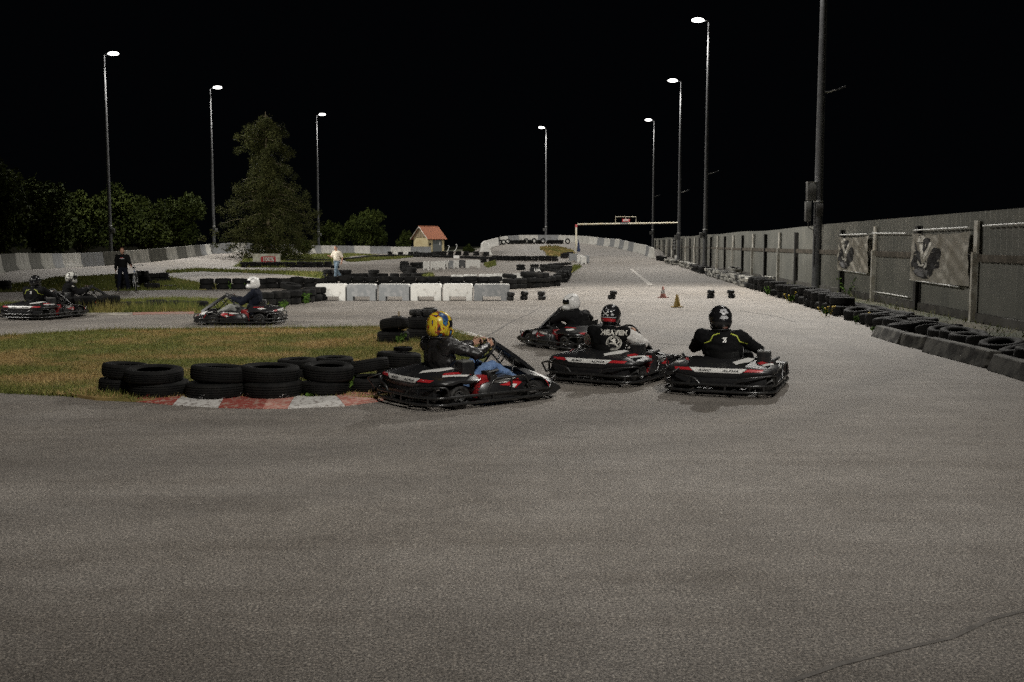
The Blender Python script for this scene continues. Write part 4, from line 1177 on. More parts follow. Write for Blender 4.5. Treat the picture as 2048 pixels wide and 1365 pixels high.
for (dx, dz, m_, yy, off) in ((0.02, -.02, 'black', -.045, .022), (0, 0, 'white', -.05, .008)):
    vs, fs = text_mesh("100%", 0.50, 0, off)
    mb = MB(); mb.add([(cxp + dx + v.x * .92, yy, h * .5 + dz + v.y) for v in vs], fs); mb.obj("lettering", MT[m_], pn)

# ------------------------------------------------------------------ trees and shrubs
def leaf_cloud(name, centers, n, size, mat_, parent, seed, droop=0.0, aspect=0.6, flat=0.0):
    """leaf faces scattered in overlapping clumps (center, radii, weight)"""
    r2 = np.random.default_rng(seed)
    w = np.array([c[2] for c in centers], float); w /= w.sum()
    ids = r2.choice(len(centers), n, p=w)
    C = np.array([c[0] for c in centers])[ids]; RR = np.array([c[1] for c in centers])[ids]
    d = r2.normal(0, 1, (n, 3)); d /= np.linalg.norm(d, axis=1)[:, None]
    rad = r2.random(n) ** 0.45
    rad = np.where(r2.random(n) < 0.12, rad * r2.uniform(1.0, 1.28, n), rad)
    P = C + d * rad[:, None] * RR
    nrm = r2.normal(0, 1, (n, 3)); nrm[:, 2] += 0.4; nrm /= np.linalg.norm(nrm, axis=1)[:, None]
    t = np.cross(nrm, r2.normal(0, 1, (n, 3))); t /= np.linalg.norm(t, axis=1)[:, None]
    b_ = np.cross(nrm, t)
    s = size * r2.uniform(0.6, 1.4, n)[:, None]
    A = P - t * s; B = P + b_ * s * aspect; Cc = P + t * s; D = P - b_ * s * aspect
    vs = np.stack([A, B, Cc, D], 1).reshape(-1, 3)
    me = bpy.data.meshes.new(name)
    me.from_pydata(vs.tolist(), [], np.arange(n * 4).reshape(-1, 4).tolist()); me.materials.append(mat_)
    clump = r2.random(len(centers))[ids]
    set_rnd(me, np.repeat(np.clip(0.55 * clump + 0.45 * r2.random(n), 0, 1), 4)); me.update()
    return link_obj(name, me, parent)

def shrub(label, px, top, Y, width_px, seed, n=9000, size=0.13, group="bushes behind the outer wall", name="bush", base=None, mat_='leaf'):
    r2 = random.Random(seed)
    x = (px - 1024) / F * Y * 1.0
    p = at(px, 500, Y); zb = T(p.x, p.y)
    ztop = at(px, top, Y).z; H = ztop - zb; Wd = width_px * Y / F / 2
    t = thing(name, label, "bush", (p.x, p.y, zb), 0, group)
    cs = []
    mbt = MB()
    nb = 16
    for i in range(nb):
        a = 2 * PI * i / nb + r2.uniform(-.3, .3); q = r2.uniform(0.15, 0.85)
        zz = H * r2.uniform(0.25, 0.88); sp = Wd * q * (1.05 - 0.45 * (zz / H) ** 2)
        c = (math.cos(a) * sp, math.sin(a) * sp * .8, zz)
        rr = H * r2.uniform(0.12, 0.24)
        cs.append((c, (rr * 1.15, rr * 1.15, rr * .8), rr * rr))
        # thin twig sprays past the outline
        for k in range(3):
            f = r2.uniform(1.0, 1.35)
            cs.append(((c[0] * f, c[1] * f, min(H * 1.02, c[2] + rr * r2.uniform(0.2, 1.0))), (rr * .35, rr * .35, rr * .5), rr * rr * .10))
        mbt.tube([(c[0] * .1, c[1] * .1, 0), (c[0] * .45, c[1] * .45, zz * .5), c], [0.07, 0.045, 0.012], 6)
    cs.append(((0, 0, H * .42), (Wd * .6, Wd * .5, H * .36), H * H * .16))
    cs.append(((0, 0, H * .86), (Wd * .25, Wd * .25, H * .14), H * H * .02))
    mbt.obj("trunk", MT['bark_dark'], t, 60)
    leaf_cloud("crown", cs, n, size, MT[mat_], t, seed)
    return t
for i, (px, top, Y, w, s_, l) in enumerate([
        (-5, 332, 76, 110, 21, "large bush cut by the left edge of the picture"), (85, 362, 88, 130, 22, "broad dark bush second from the left edge"),
        (165, 378, 97, 110, 23, "bush just left of the leftmost mast"), (234, 366, 103, 82, 24, "taller bush just right of the leftmost mast"),
        (292, 394, 108, 100, 25, "bush between the tall one and the last of the row"), (365, 398, 114, 88, 26, "thin-topped bush at the right end of the row")]):
    shrub(l, px, top, Y, w, s_, n=11000, size=0.15)
shrub("round leafy bush between the right spruce mast and the hut", 732, 423, 166, 105, 27, n=9000, size=0.2, group="bushes behind the far wall")
shrub("low dark bush right behind the mast beside the spruce", 668, 446, 168, 80, 28, n=5000, size=0.2, group="bushes behind the far wall")
shrub("small dark bush left of the hut", 812, 464, 166, 40, 29, n=1500, size=0.2, group="bushes behind the far wall")
shrub("sparse weedy shrub left of the banked bend", 938, 490, 135, 34, 30, n=900, size=0.14, group="bushes behind the far wall")
shrub("low bush at the foot of the spruce on its right", 608, 478, 121, 40, 31, n=2200, size=0.15, group="bushes behind the far wall")

# spruce
p = at(537, 508, 104.0)
sp = thing("spruce_tree", "tall shaggy spruce with a pale trunk showing through", "tree", (p.x, p.y, T(p.x, p.y)))
H = at(537, 224, 104).z - sp.location.z
r2 = random.Random(5)
tr = MB().tube([(0, 0, 0), (0.05, 0, H * .3), (-.05, 0, H * .6), (-.02, 0, H * .85), (0, 0, H)], [0.24, 0.18, 0.12, 0.07, 0.02], 10).obj("trunk", MT['bark'], sp, 60)
cs = []; mbb = MB()
lev = 30
for i in range(lev):
    f = (i + .5) / lev; z = 0.6 + (H - 0.8) * f
    reach = (4.4 * (1 - f) ** 0.36 + 0.1) * r2.uniform(0.72, 1.18)
    if f < 0.12: reach *= 0.75
    nb = 7 if f < .7 else 5
    for k in range(nb):
        a = 2 * PI * (k + r2.random() * .8) / nb + i * 1.3
        lobe = 1.0 + 0.28 * math.sin(a * 2 + 0.6 + f * 5) + 0.22 * noise.noise(Vector((a * 1.2, f * 6, 3.1)))
        L = reach * lobe * r2.uniform(0.5, 1.15)
        if abs(math.sin(a) + 1) < 0.5 and 0.3 < f < 0.8: L *= 0.35      # gaps towards the camera let the trunk show
        if r2.random() < 0.20: continue
        pts = []
        for q in range(5):
            u = q / 4; dz = 0.35 * L * .5 * u - 0.42 * L * u * u
            pts.append(Vector((math.cos(a) * L * u, math.sin(a) * L * u, z + dz + .12 * u * math.sin(7 * u + a))))
        mbb.tube(pts[:4], [0.03, .022, .014, .006], 5)
        for q in range(1, 7):
            u = q / 6; dz = 0.35 * L * .5 * u - 0.42 * L * u * u
            ww = 0.16 + 0.46 * (1 - abs(u - .6)) * min(1, L / 2.2)
            jx = Vector((r2.gauss(0, .16), r2.gauss(0, .16), r2.gauss(0, .16)))
            cs.append(((math.cos(a) * L * u + jx.x, math.sin(a) * L * u + jx.y, z + dz - 0.32 + jx.z), (ww * 1.1, ww * 1.1, 0.50 * r2.uniform(.6, 1.4)), ww * (0.3 + u)))
mbb.obj("branches", MT['bark'], sp, 60)
leaf_cloud("crown", cs, 60000, 0.105, MT['needle'], sp, 77, aspect=0.35)

# leafy weeds
def weed(label, px, py, hh, n, size, seed, flowers=0, group="leafy weeds by the tyres", dy=0.0):
    p = gp(px, py); p.y += dy; r2 = random.Random(seed)
    t = thing("weed", label, "weed", (p.x, p.y, p.z), 0, group)
    mb = MB(); cs = []
    for k in range(7):
        a = r2.uniform(0, 2 * PI); l = hh * r2.uniform(.5, 1.0); q = (math.cos(a) * l * .45, math.sin(a) * l * .45, l)
        mb.tube([(0, 0, 0), (q[0] * .4, q[1] * .4, l * .6), q], [0.006, .005, .003], 5)
        for f in (0.5, 0.75, 1.0): cs.append(((q[0] * f, q[1] * f, q[2] * f), (size * 1.5, size * 1.5, size * 1.1), 1))
    mb.obj("stem", MT['weed'], t)
    leaf_cloud("leaves", cs, n, size * .75, MT['weed'], t, seed, aspect=.7)
    if flowers:
        mb = MB()
        for k in range(flowers):
            c = (r2.uniform(-.3, .3), r2.uniform(-.1, .1), hh * r2.uniform(.8, 1.2)); ellipsoid(mb, c, (.03, .03, .015), seg=6)
            mb.tube([(c[0] * .4, c[1] * .4, 0), c], 0.004, 4)
        mb.obj("flower", MT['flower'], t)
weed("leafy weed growing between the fifth and sixth front tyres", 698, 790, 0.24, 60, 0.045, 41)
weed("low spreading weed before the fifth tyre of the front row", 622, 799, 0.09, 70, 0.035, 42)
weed("second low weed beside the spreading one on the kerb", 650, 796, 0.10, 50, 0.035, 43)
weed("bright weed at the end of the diagonal tyre row, left one", 566, 620, 0.28, 70, 0.06, 44)
weed("bright weed at the end of the diagonal tyre row, right one", 611, 610, 0.34, 80, 0.06, 45)
weed("pale weed behind the kart beside the long tyre row", 459, 579, 0.30, 50, 0.07, 46)
weed("small weed right of the helmet before the long tyre row", 483, 579, 0.28, 40, 0.07, 47)
weed("grassy weed before the stacked tyres behind the yellow helmet", 800, 692, 0.26, 90, 0.03, 48)
weed("weed poking out between the third and fourth front tyres", 477, 775, 0.2, 24, 0.03, 49)
weed("yellow-flowered weed before the tyres near the mast", 1652, 634, 0.25, 60, 0.035, 50, 5)
weed("yellow-flowered weed lower down by the fence tyres", 1712, 648, 0.22, 50, 0.035, 51, 2)
weed("flowering weed between the dark tyres right of the cones", 1580, 606, 0.3, 70, 0.05, 52, 3)
weed("bushy weed at the foot of the dark tyre row", 1535, 592, 0.3, 70, 0.05, 53)
weed("scraggy weed against the plinth below the smaller banner", 1716, 600, 0.7, 60, 0.05, 54, 0, dy=1.2)
weed("small yellow weed at the track's edge before the fence blocks", 1745, 664, 0.12, 40, 0.03, 55, 1)

# ------------------------------------------------------------------ tyres
def tyre_mesh(name, Ro, W, Ri, seg, detail=True):
    h = W / 2
    if detail:
        tread = []
        ng = 4
        for i in range(ng + 1):
            z0 = -h * .78 + (1.56 * h) * i / (ng + 1); z1 = -h * .78 + (1.56 * h) * (i + 1) / (ng + 1); g = 0.006
            crown = lambda z: Ro - 0.012 * (z / h) ** 2
            tread += [(crown(z0), z0 + g), (crown(z1), z1 - g)]
            if i < ng: tread += [(crown(z1) - .009, z1 - g + .001), (crown(z1) - .009, z1 + g - .001)]
        prof = [(Ri, -h * .70), (Ri + .02, -h * .86), (Ri + (Ro - Ri) * .45, -h * 1.0), (Ro - .05, -h * .99), (Ro - .02, -h * .90)] + tread + \
               [(Ro - .02, h * .90), (Ro - .05, h * .99), (Ri + (Ro - Ri) * .45, h * 1.0), (Ri + .02, h * .86), (Ri, h * .70), (Ri + .015, h * .6), (Ro - .03, h * .55), (Ro - .03, -h * .55), (Ri + .015, -h * .6)]
        lo_, hi_ = 5, 5 + len(tread)
    else:
        prof = [(Ri, -h * .7), (Ri + (Ro - Ri) * .45, -h), (Ro - .035, -h * .96), (Ro, -h * .7), (Ro, h * .7), (Ro - .035, h * .96), (Ri + (Ro - Ri) * .45, h), (Ri, h * .7), (Ro - .05, h * .5), (Ro - .05, -h * .5)]
        lo_, hi_ = 3, 5
    n = len(prof); vs = []; fs = []; uv = []
    for k in range(seg):
        a = 2 * PI * k / seg
        for r_, z in prof: vs.append((r_ * math.cos(a), r_ * math.sin(a), z))
    for k in range(seg):
        for i in range(n):
            j = (i + 1) % n; k2 = (k + 1) % seg
            fs.append((k * n + i, k2 * n + i, k2 * n + j, k * n + j))
            v = 1.0 if lo_ <= i < hi_ - 1 else 0.0
            u0, u1 = k / seg, (k + 1) / seg
            uv += [(u0, v), (u1, v), (u1, v), (u0, v)]
    me = bpy.data.meshes.new(name); me.from_pydata(vs, [], fs)
    l = me.uv_layers.new(name="UVMap"); l.data.foreach_set('uv', [c for p_ in uv for c in p_])
    me.polygons.foreach_set('use_smooth', [True] * len(fs)); me.set_sharp_from_angle(angle=R(50)); me.update()
    return me
TY = {}
def tyre_data(key, Ro, W, mat_, detail):
    k = (round(Ro, 3), round(W, 3), mat_, detail)
    if k not in TY:
        me = tyre_mesh("tyre", Ro, W, Ro * 0.57 if W > .145 else Ro * .48, 56 if detail else 22, detail); me.materials.append(MT[mat_]); TY[k] = me
    return TY[k]
NT = [0]
def tyre(pos, Ro, W, label, group, mat_='rubber', detail=False, tilt=(0, 0), cat="tyre", name="tyre", yaw=None):
    me = tyre_data(name, Ro, W, mat_, detail)
    o = link_obj(name, me)
    q = rng.uniform(-.055, .055)
    o.scale = (1 + q, 1 - q, 1 + rng.uniform(-.05, .05))
    o.rotation_euler = (tilt[0], tilt[1], rng.uniform(0, 6.28) if yaw is None else yaw)
    o.location = pos
    NT[0] += 1
    return tag(o, label, cat, group)

def tyre_row(desc, px_pts, Ro, W, levels, group, mats=('rubber',), detail=False, jitter=0.04, back=None, skip=(), overlap=0.92, n=None):
    """tyres lying flat, in stacks along a base line given in the picture (front bottom edges)"""
    pts = [gp(*p) for p in px_pts]
    bk = Ro if back is None else back
    pts = [Vector((p.x, p.y + bk, 0)) for p in pts]
    n = n or max(1, round(plen(pts) / (2 * Ro * overlap)) + 1)
    P = resample(pts, n)
    for i, p in enumerate(P):
        if i in skip: continue
        L = levels[i % len(levels)] if isinstance(levels, (list, tuple)) else levels
        z = T(p.x, p.y) + 0.01
        for k in range(L):
            r_ = Ro * rng.uniform(.93, 1.04); w = W * rng.uniform(.92, 1.06)
            r_ = round(r_ * 50) / 50; w = round(w * 50) / 50
            tier = "" if L == 1 else (("bottom ", "top ") if L == 2 else ("bottom ", "middle ", "top "))[k]
            lab = f"{tier}tyre, {ORD[i]} from the {desc[0]} in {desc[1]}"
            tyre((p.x + rng.uniform(-jitter, jitter), p.y + rng.uniform(-jitter, jitter), z + w / 2), r_, w, lab, group, mats[(i + k) % len(mats)], detail,
                 (rng.uniform(-.035, .035), rng.uniform(-.035, .035)))
            z += w + 0.002

# front row, hand placed: (px centre, front bottom y, radius, [widths], materials)
g = "big tyres of the front row"
front = [(231, 794, .29, [.185, .175], ['rubber', 'rubber']), (300, 803, .355, [.185, .16], ['rubber_red', 'rubber']), (416.5, 806, .35, [.19, .185], ['rubber_white', 'rubber']),
         (534, 805, .355, [.19, .185], ['rubber_white', 'rubber']), (641, 800, .315, [.145, .185], ['rubber', 'rubber']), (727, 792, .32, [.175, .165], ['rubber_red', 'rubber'])]
fl = ["leftmost small", "second", "third", "fourth", "fifth", "sixth"]
for i, (px, py, r_, ws, ms) in enumerate(front):
    p = gp(px, py); p.y += r_; z = 0.03
    for k, w in enumerate(ws):
        top = k == 1
        tl_ = (0, 0)
        if top and i < 5: tl_ = (R(-3.2 + (i % 2)), R((-2.2, 2.0, -2.5, 1.2, 2.4)[i]))
        if i == 5 and top: tl_ = (R(9), R(-5)); z += 0.045
        if i == 4 and not top: tl_ = (0, R(-4)); z += .012
        if i == 4 and top: z += .03
        lab = f"{'upper' if top else 'lower'} tyre of the {fl[i]} stack in the front row" + (", tilted with open ring" if (i == 5 and top) else "") + (" with red paint smear" if ms[k] == 'rubber_red' else " with white scuffs" if ms[k] == 'rubber_white' else "")
        tyre((p.x + (0.045 if top else 0) * (-1) ** i, p.y + (rng.uniform(-.06, .04) if top else 0), z + w / 2), r_ * (1.0 if top else 1.02), w, lab, g, ms[k], True, tl_, yaw=rng.uniform(-.6, .2) - PI / 2)
        z += w
p = gp(793, 771); p.y += .3
tyre((p.x, p.y, .11), .31, .20, "lower tyre at the right end of the front row", g, 'rubber', True)
tyre((p.x, p.y + .02, .32), .305, .20, "upper tyre at the right end of the front row, a small ring on it", g, 'rubber', True, (R(-2), R(-3)))
tyre((p.x + .05, p.y + .1, .455), .13, .06, "small rubber ring lying on the rightmost front tyre", g, 'rubber', True)
p = gp(655, 768); p.y += .55
tyre((p.x, p.y, .25), .28, .12, "tyre lying behind the fifth front stack", g, 'rubber', True)
tyre((p.x, p.y, .10), .28, .17, "tyre hidden under the one behind the fifth front stack", g, 'rubber', True)
p = gp(573, 775); p.y += .75
tyre((p.x, p.y, .10), .28, .17, "lower tyre behind the fourth front stack", g, 'rubber', True)
tyre((p.x, p.y, .245), .28, .12, "upper tyre peeping over the fourth front stack", g, 'rubber', True)

# stacks behind the yellow helmet
g = "tyre stacks behind the yellow helmet"
p = gp(783, 691); p.y += .3
tyre((p.x, p.y, .13), .31, .24, "lower tyre of the left stack behind the yellow helmet", g, 'rubber', True)
tyre((p.x + .02, p.y, .375), .29, .2, "tilted open tyre on the left stack behind the yellow helmet", g, 'rubber', True, (R(6), R(-10)))
tyre((p.x + .08, p.y + .02, .47), .125, .13, "small kart tyre sitting inside the tilted tyre", g, 'slick', True)
o = MB().tube([(0, 0, 0), (0.01, 0, .62)], 0.018, 8).obj("wooden_stake", MT['wood']); o.location = (p.x + .1, p.y + .02, 0.0); tag(o, "thin wooden stake sticking up through the left tyre stack", "stake")
p = gp(840, 684); p.y += .35
for k in range(2): tyre((p.x + .02 * k, p.y, .12 + .235 * k), .31, .23, f"{('lower', 'upper')[k]} tyre of the right stack behind the yellow helmet", g, 'rubber', True)
tyre((p.x - .08, p.y + .05, .545), .17, .13, "small tyre lying left on the right stack behind the yellow helmet", g, 'slick', True)
tyre((p.x + .17, p.y - .02, .55), .15, .18, "small tyre standing right on the right stack behind the yellow helmet", g, 'slick', True)
p = gp(868, 688); p.y += .8
for k in range(2): tyre((p.x, p.y, .12 + .235 * k), .3, .23, f"{('lower', 'upper')[k]} tyre farthest behind the yellow helmet's stacks", g, 'rubber', True)

# rows further back
tyre_row(("left", "the row by the far-left karts"), [(118, 628), (160, 627), (205, 625)], .33, .22, 2, "double tyre row beside the far-left karts", detail=True, jitter=.06)
tyre_row(("left", "the grassy left island's low row"), [(222, 622), (275, 620), (330, 619), (390, 619)], .31, .22, 1, "low tyre row along the left island")
tyre_row(("left", "the diagonal double row"), [(525, 613.5), (560, 612), (590, 609), (622, 604)], .31, .22, 2, "diagonal double row left of the white blocks", mats=('rubber_grey', 'rubber'))
p = gp(578, 606); p.y += .3
tyre((p.x, p.y, .52), .32, .2, "tilted open tyre on top of the diagonal double row", "diagonal double row left of the white blocks", 'rubber', False, (R(10), R(-4)))
for k in range(2): tyre((gp(632, 603).x, gp(632, 603).y + .5, .12 + .23 * k), .3, .22, f"{('lower', 'upper')[k]} tyre tucked behind the leftmost white block", "diagonal double row left of the white blocks", 'rubber')
tyre_row(("left", "the middle wall's short left piece"), [(409, 580), (442, 579.5)], .31, .22, 2, "long middle tyre wall")
tyre_row(("left", "the middle wall beside the blocks"), [(473, 579.5), (520, 578), (560, 577.5), (600, 577), (640, 576.5)], .30, .22, 2, "long middle tyre wall", mats=('rubber', 'rubber', 'rubber_grey'))
tyre_row(("left", "the middle wall behind the blocks"), [(662, 574), (720, 573.5), (780, 573.5), (840, 573), (900, 574), (960, 573.5), (990, 574)], .31, .22, 2, "long middle tyre wall", mats=('rubber', 'rubber', 'rubber_grey'))
g = "tyre bend at the end of the middle wall"
tyre_row(("left", "the big tyre bend"), [(1020, 579), (1050, 577.5), (1080, 575.5), (1108, 573)], .33, .22, [2, 2, 3, 3, 3], g, mats=('rubber', 'rubber', 'rubber_grey'))
p = gp(1019, 578); p.y += .3
tyre((p.x, p.y, .53), .31, .18, "open ring tyre on the left end of the tyre bend", g, 'rubber', False, (R(5), 0))
p = gp(1075, 572); p.y += .9
lt = tyre((p.x, p.y, .70), .36, .2, "wide tyre with white letters on top of the tyre bend", g, 'rubber', False)
vs, fs = text_mesh("UA", 0.17, 0, .006)
mb = MB(); mb.add([(v.x * 1.3 + math.sin(0) * 0, -.372, v.y - .01) for v in vs], fs); lm = mb.obj("white_letters", MT['white'], lt); lt.rotation_euler = (0, 0, 0.02)
tyre_row(("front", "the rising row after the bend"), [(1122, 566), (1128, 560), (1131, 554), (1134, 549)], .33, .22, 2, g, n=8)
tyre_row(("left", "the bend's upper row"), [(1041, 541), (1062, 541), (1085, 541.5), (1104, 543), (1122, 546), (1136, 545)], .34, .22, 2, g, n=9)
tyre_row(("left", "the wavy row before the gantry"), [(1104, 533), (1120, 532), (1136, 530)], .34, .22, 1, g, n=5)
# infield rows
tyre_row(("left", "the row behind the cream-shirted man"), [(655, 556.5), (675, 557), (698, 556.5), (722, 556), (745, 556)], .31, .22, [2, 2, 2, 1, 1], "tyres behind the man in the cream shirt")
tyre_row(("left", "the low infield row"), [(745, 555.5), (790, 555.5), (830, 555.5), (855, 554)], .31, .22, 1, "infield row right of the cream shirt")
tyre_row(("back", "the infield tyre column"), [(808, 534), (808, 540), (812, 547), (822, 551)], .34, .22, 2, "tyre column left of the infield blocks", n=9)
tyre_row(("left", "the clump behind the infield blocks"), [(828, 538), (842, 537)], .34, .22, 2, "tyre column left of the infield blocks", n=3)
tyre_row(("left", "the row before the spruce"), [(488, 535.5), (530, 535.5), (575, 535.5), (615, 535.5)], .33, .22, 2, "tyre row in front of the spruce", mats=('rubber', 'rubber_grey'), overlap=1.0)
tyre_row(("left", "the spruce row's double end"), [(622, 535.5), (655, 535)], .34, .22, 2, "tyre row in front of the spruce")
tyre_row(("left", "the back row by the spruce"), [(572, 524), (620, 523), (655, 523)], .33, .22, 1, "back tyre row right of the spruce", overlap=1.1)
tyre_row(("left", "the far dark row"), [(690, 521), (740, 516), (790, 513.5), (840, 514.5), (890, 516), (940, 518), (975, 519)], .36, .24, 1, "far dark tyre row", n=46)
tyre_row(("left", "the far stacks before the hut"), [(780, 510.5), (830, 510.5), (880, 511.5), (930, 512), (972, 513)], .36, .24, 2, "far dark tyre row", n=24)
tyre_row(("left", "the far row's turn"), [(966, 526), (984, 524)], .36, .24, 2, "far dark tyre row", n=2)
tyre_row(("left", "the spaced row below the bank"), [(990, 521), (1008, 521.5), (1026, 522), (1043, 522.2), (1060, 522.3), (1078, 522.4), (1095, 522.5), (1110, 522.6)], .34, .24, 2, "spaced tyre row below the banked bend", overlap=1.12)
tyre_row(("left", "the clump by the grass wedge"), [(1128, 517), (1140, 515)], .36, .24, 2, "tyre clump beside the gantry foot")
tyre((gp(668, 537).x, gp(668, 537).y + .5, .12), .33, .22, "single tyre at the end of the spruce row", "tyre row in front of the spruce")
# standing tyres along the far bank
g = "tyres leaning on the far bank"
i = 0
for px, py, st in [(972, 494, 0), (980, 493, 0), (988, 491.5, 0), (994, 490, 1), (1000, 489.2, 1), (1007, 488.6, 1), (1016, 487.3, 1), (1023, 487, 0), (1031, 487, 0), (1039, 487, 0), (1047, 486.8, 0), (1052, 486.6, 1), (1060, 486.6, 0), (1068, 486.6, 1), (1077, 486.6, 0), (1086, 486.6, 1), (1097, 486.8, 0), (1105, 486.8, 0), (1113, 486.8, 0), (1121, 486.8, 0), (1135, 487.2, 1)]:
    p = gp(px, py + 1.0)
    if p.y < 120: p = at(px, py, 149); 
    z = T(p.x, p.y)
    lb = f"{'upright' if st else 'flat'} tyre, {ORD[i]} from the left along the far bank"
    if st: tyre((p.x, p.y - .2, z + .36), .37, .22, lb, g, 'rubber', False, (R(80), 0), yaw=0.1)
    else: tyre((p.x, p.y - .2, z + .13), .37, .25, lb, g, 'rubber', False)
    i += 1
    if not st and px > 1000: tyre((p.x + .1, p.y - .15, z + .38), .36, .25, lb.replace("flat tyre", "second flat tyre on top"), g, 'rubber', False)
# bicycle man's clump
g = "tyres behind the bicycle"
def stack(px, py, r_, w, n, desc, mat_='rubber', detail=False):
    p = gp(px, py); p.y += r_; z = T(p.x, p.y) + .02
    for k in range(n):
        tr_ = "" if n == 1 else ("lower ", "middle ", "upper ")[k if n == 3 else k * 2]
        tyre((p.x + rng.uniform(-.04, .04), p.y, z + w / 2), r_, w, f"{tr_}tyre {desc}", g, mat_, detail, (rng.uniform(-.03, .03), 0)); z += w
stack(241, 581, .30, .21, 3, "of the stack at the standing man's left hand"); stack(258, 579, .30, .21, 3, "of the stack hidden behind the bicycle's frame")
stack(282, 573, .30, .22, 3, "of the stack just right of the bicycle"); stack(301, 567, .31, .22, 2, "of the stack behind the wooden post")
stack(322, 566, .32, .22, 2, "of the rightmost stack behind the bicycle"); stack(299, 580, .33, .24, 1, "lying alone before the wooden post")
p = gp(333, 577); tyre((p.x, p.y + .3, .07), .33, .12, "thin flat tyre lying in the grass right of the bicycle", g)
o = MB().tube([(0, 0, 0), (0, 0, .62)], 0.075, 10).obj("wooden_post", MT['wood'], None, 60); p = gp(282, 563); o.location = (p.x, p.y, 0); o.location.y = gp(282, 572).y + .0; o.location.x = gp(282.5, 572).x
tag(o, "short pale wooden post between the tyres behind the bicycle", "post")
p = gp(-2, 584); tyre((p.x, p.y + .3, .12), .33, .22, "lower tyre cut by the left edge of the picture", g); tyre((p.x, p.y + .3, .34), .33, .2, "upper tyre cut by the left edge of the picture", g)

# tyres along the fence
g = "tyres along the fence"
def fence_row(desc, px_pts, Ro, W, levels, mats, detail=False, overlap=1.0, tilt=0.06, n=None):
    pts = [gp(*p) for p in px_pts]; pts = [Vector((p.x + Ro * .95, p.y, 0)) for p in pts]
    n = n or max(1, round(plen(pts) / (2 * Ro * overlap)) + 1)
    for i, p in enumerate(resample(pts, n)):
        z = T(p.x, p.y) + .01; L = levels[i % len(levels)]
        for k in range(L):
            w = round(W * rng.uniform(.9, 1.08) * 50) / 50; r_ = round(Ro * rng.uniform(.94, 1.05) * 50) / 50
            tr_ = "" if L == 1 else ("bottom ", "top ")[k]
            m_ = mats[(i * 2 + k) % len(mats)]
            tyre((p.x + rng.uniform(-.06, .06), p.y, z + w / 2), r_, w, f"{tr_}{'white' if m_ == 'tyre_white' else 'black'} tyre, {ORD[i]} from the far end, in {desc}", g, m_, detail, (rng.uniform(-tilt, tilt), rng.uniform(-tilt, tilt)))
            z += w
fence_row("the farthest fence tyres", [(1312, 521), (1322, 522.5)], .33, .22, [2], ['rubber'], n=3)
fence_row("the white stacks left of the gantry foot", [(1328, 527), (1343, 531)], .34, .22, [2], ['tyre_white', 'tyre_white'], n=4)
fence_row("the white stacks past the gantry foot", [(1358, 534), (1378, 540)], .34, .22, [2], ['tyre_white', 'tyre_white'], n=5)
fence_row("the black stacks between white ones", [(1383, 543), (1400, 548)], .34, .22, [2], ['rubber', 'rubber_grey'], n=5)
fence_row("the long white fence row", [(1410, 551), (1435, 558.5), (1460, 566), (1488, 575)], .34, .22, [2], ['tyre_white', 'tyre_white'], overlap=1.35)
p = gp(1446, 559); tyre((p.x + .75, p.y + .6, .52), .37, .2, "tilted white ring tyre on top of the white fence row", g, 'tyre_white', False, (R(10), R(-5)))
p = gp(1500, 575); tyre((p.x + .9, p.y + .6, .36), .36, .2, "white tyre lying back against the fence at the row's end", g, 'tyre_white')
fence_row("the black fence row", [(1494, 577), (1520, 584), (1560, 597), (1600, 609), (1640, 622), (1668, 632)], .34, .24, [2, 2, 1, 2], ['rubber', 'rubber'], True, 1.0)
fence_row("the open rings past the low blocks", [(1690, 640), (1716, 648), (1745, 658), (1775, 668)], .37, .26, [1], ['rubber', 'rubber'], True, .95, .16)
fence_row("the inner row below the banners", [(1700, 622), (1760, 640), (1830, 660), (1900, 685)], .34, .2, [1], ['rubber', 'rubber_grey'], True, 1.25, .15)
fence_row("the tipped tyres behind the low blocks", [(1812, 668), (1848, 678), (1885, 690), (1935, 704), (1985, 716), (2040, 730)], .36, .24, [1, 1, 1], ['rubber', 'rubber_grey'], True, .95, .22)

# kart-tyre markers on the track and cones
g = "kart tyre markers on the track"
for px, py, off, l in [(1020, 602, .02, "beside the grey block"), (1048, 600.5, .02, "second from the grey block"), (1084, 600.5, -.02, "third from the grey block"), (1224, 599, .06, "alone behind the middle karts"), (1423, 597, .0, "left of the right-hand pair"), (1464.5, 597, -.03, "right of the right-hand pair")]:
    p = gp(px, py); p.y += .13
    for k in range(2):
        tyre((p.x + off * k, p.y, .075 + .145 * k), .135, .14, f"{('lower', 'upper')[k]} small kart tyre of the stack {l}", g, 'slick', True)
def cone(px, py, H, label, mat_, band=None):
    p = gp(px, py); t = thing("traffic_cone", label, "traffic cone", (p.x, p.y, 0), rng.uniform(0, .4), "traffic cones")
    MB().box((0, 0, .015), (.30, .30, .03), bev=.01).obj("base", MT[mat_], t)
    MB().lathe([(.115, .03), (.105, .05), (.03, H), (.018, H + .005), (.0, H + .005)], 20).obj("body", MT[mat_], t, 60)
    if band:
        f = lambda z: .105 - .075 * (z - .05) / (H - .05) + .003
        MB().lathe([(f(H * .38), H * .38), (f(H * .72), H * .72)], 20).obj("white_band", MT['paint_white'], t, 60)
cone(1326, 596, .40, "faded red cone with a white band, the farther one", 'cone_red', True)
cone(1354, 615, .385, "faded yellow cone, the nearer one", 'cone_yellow')

# ------------------------------------------------------------------ karts (x forward, y left)
KM = {}
def kpart(key, mb, mat_, smooth=None): KM[key] = mb.mesh(key, MT[mat_], smooth); return KM[key]
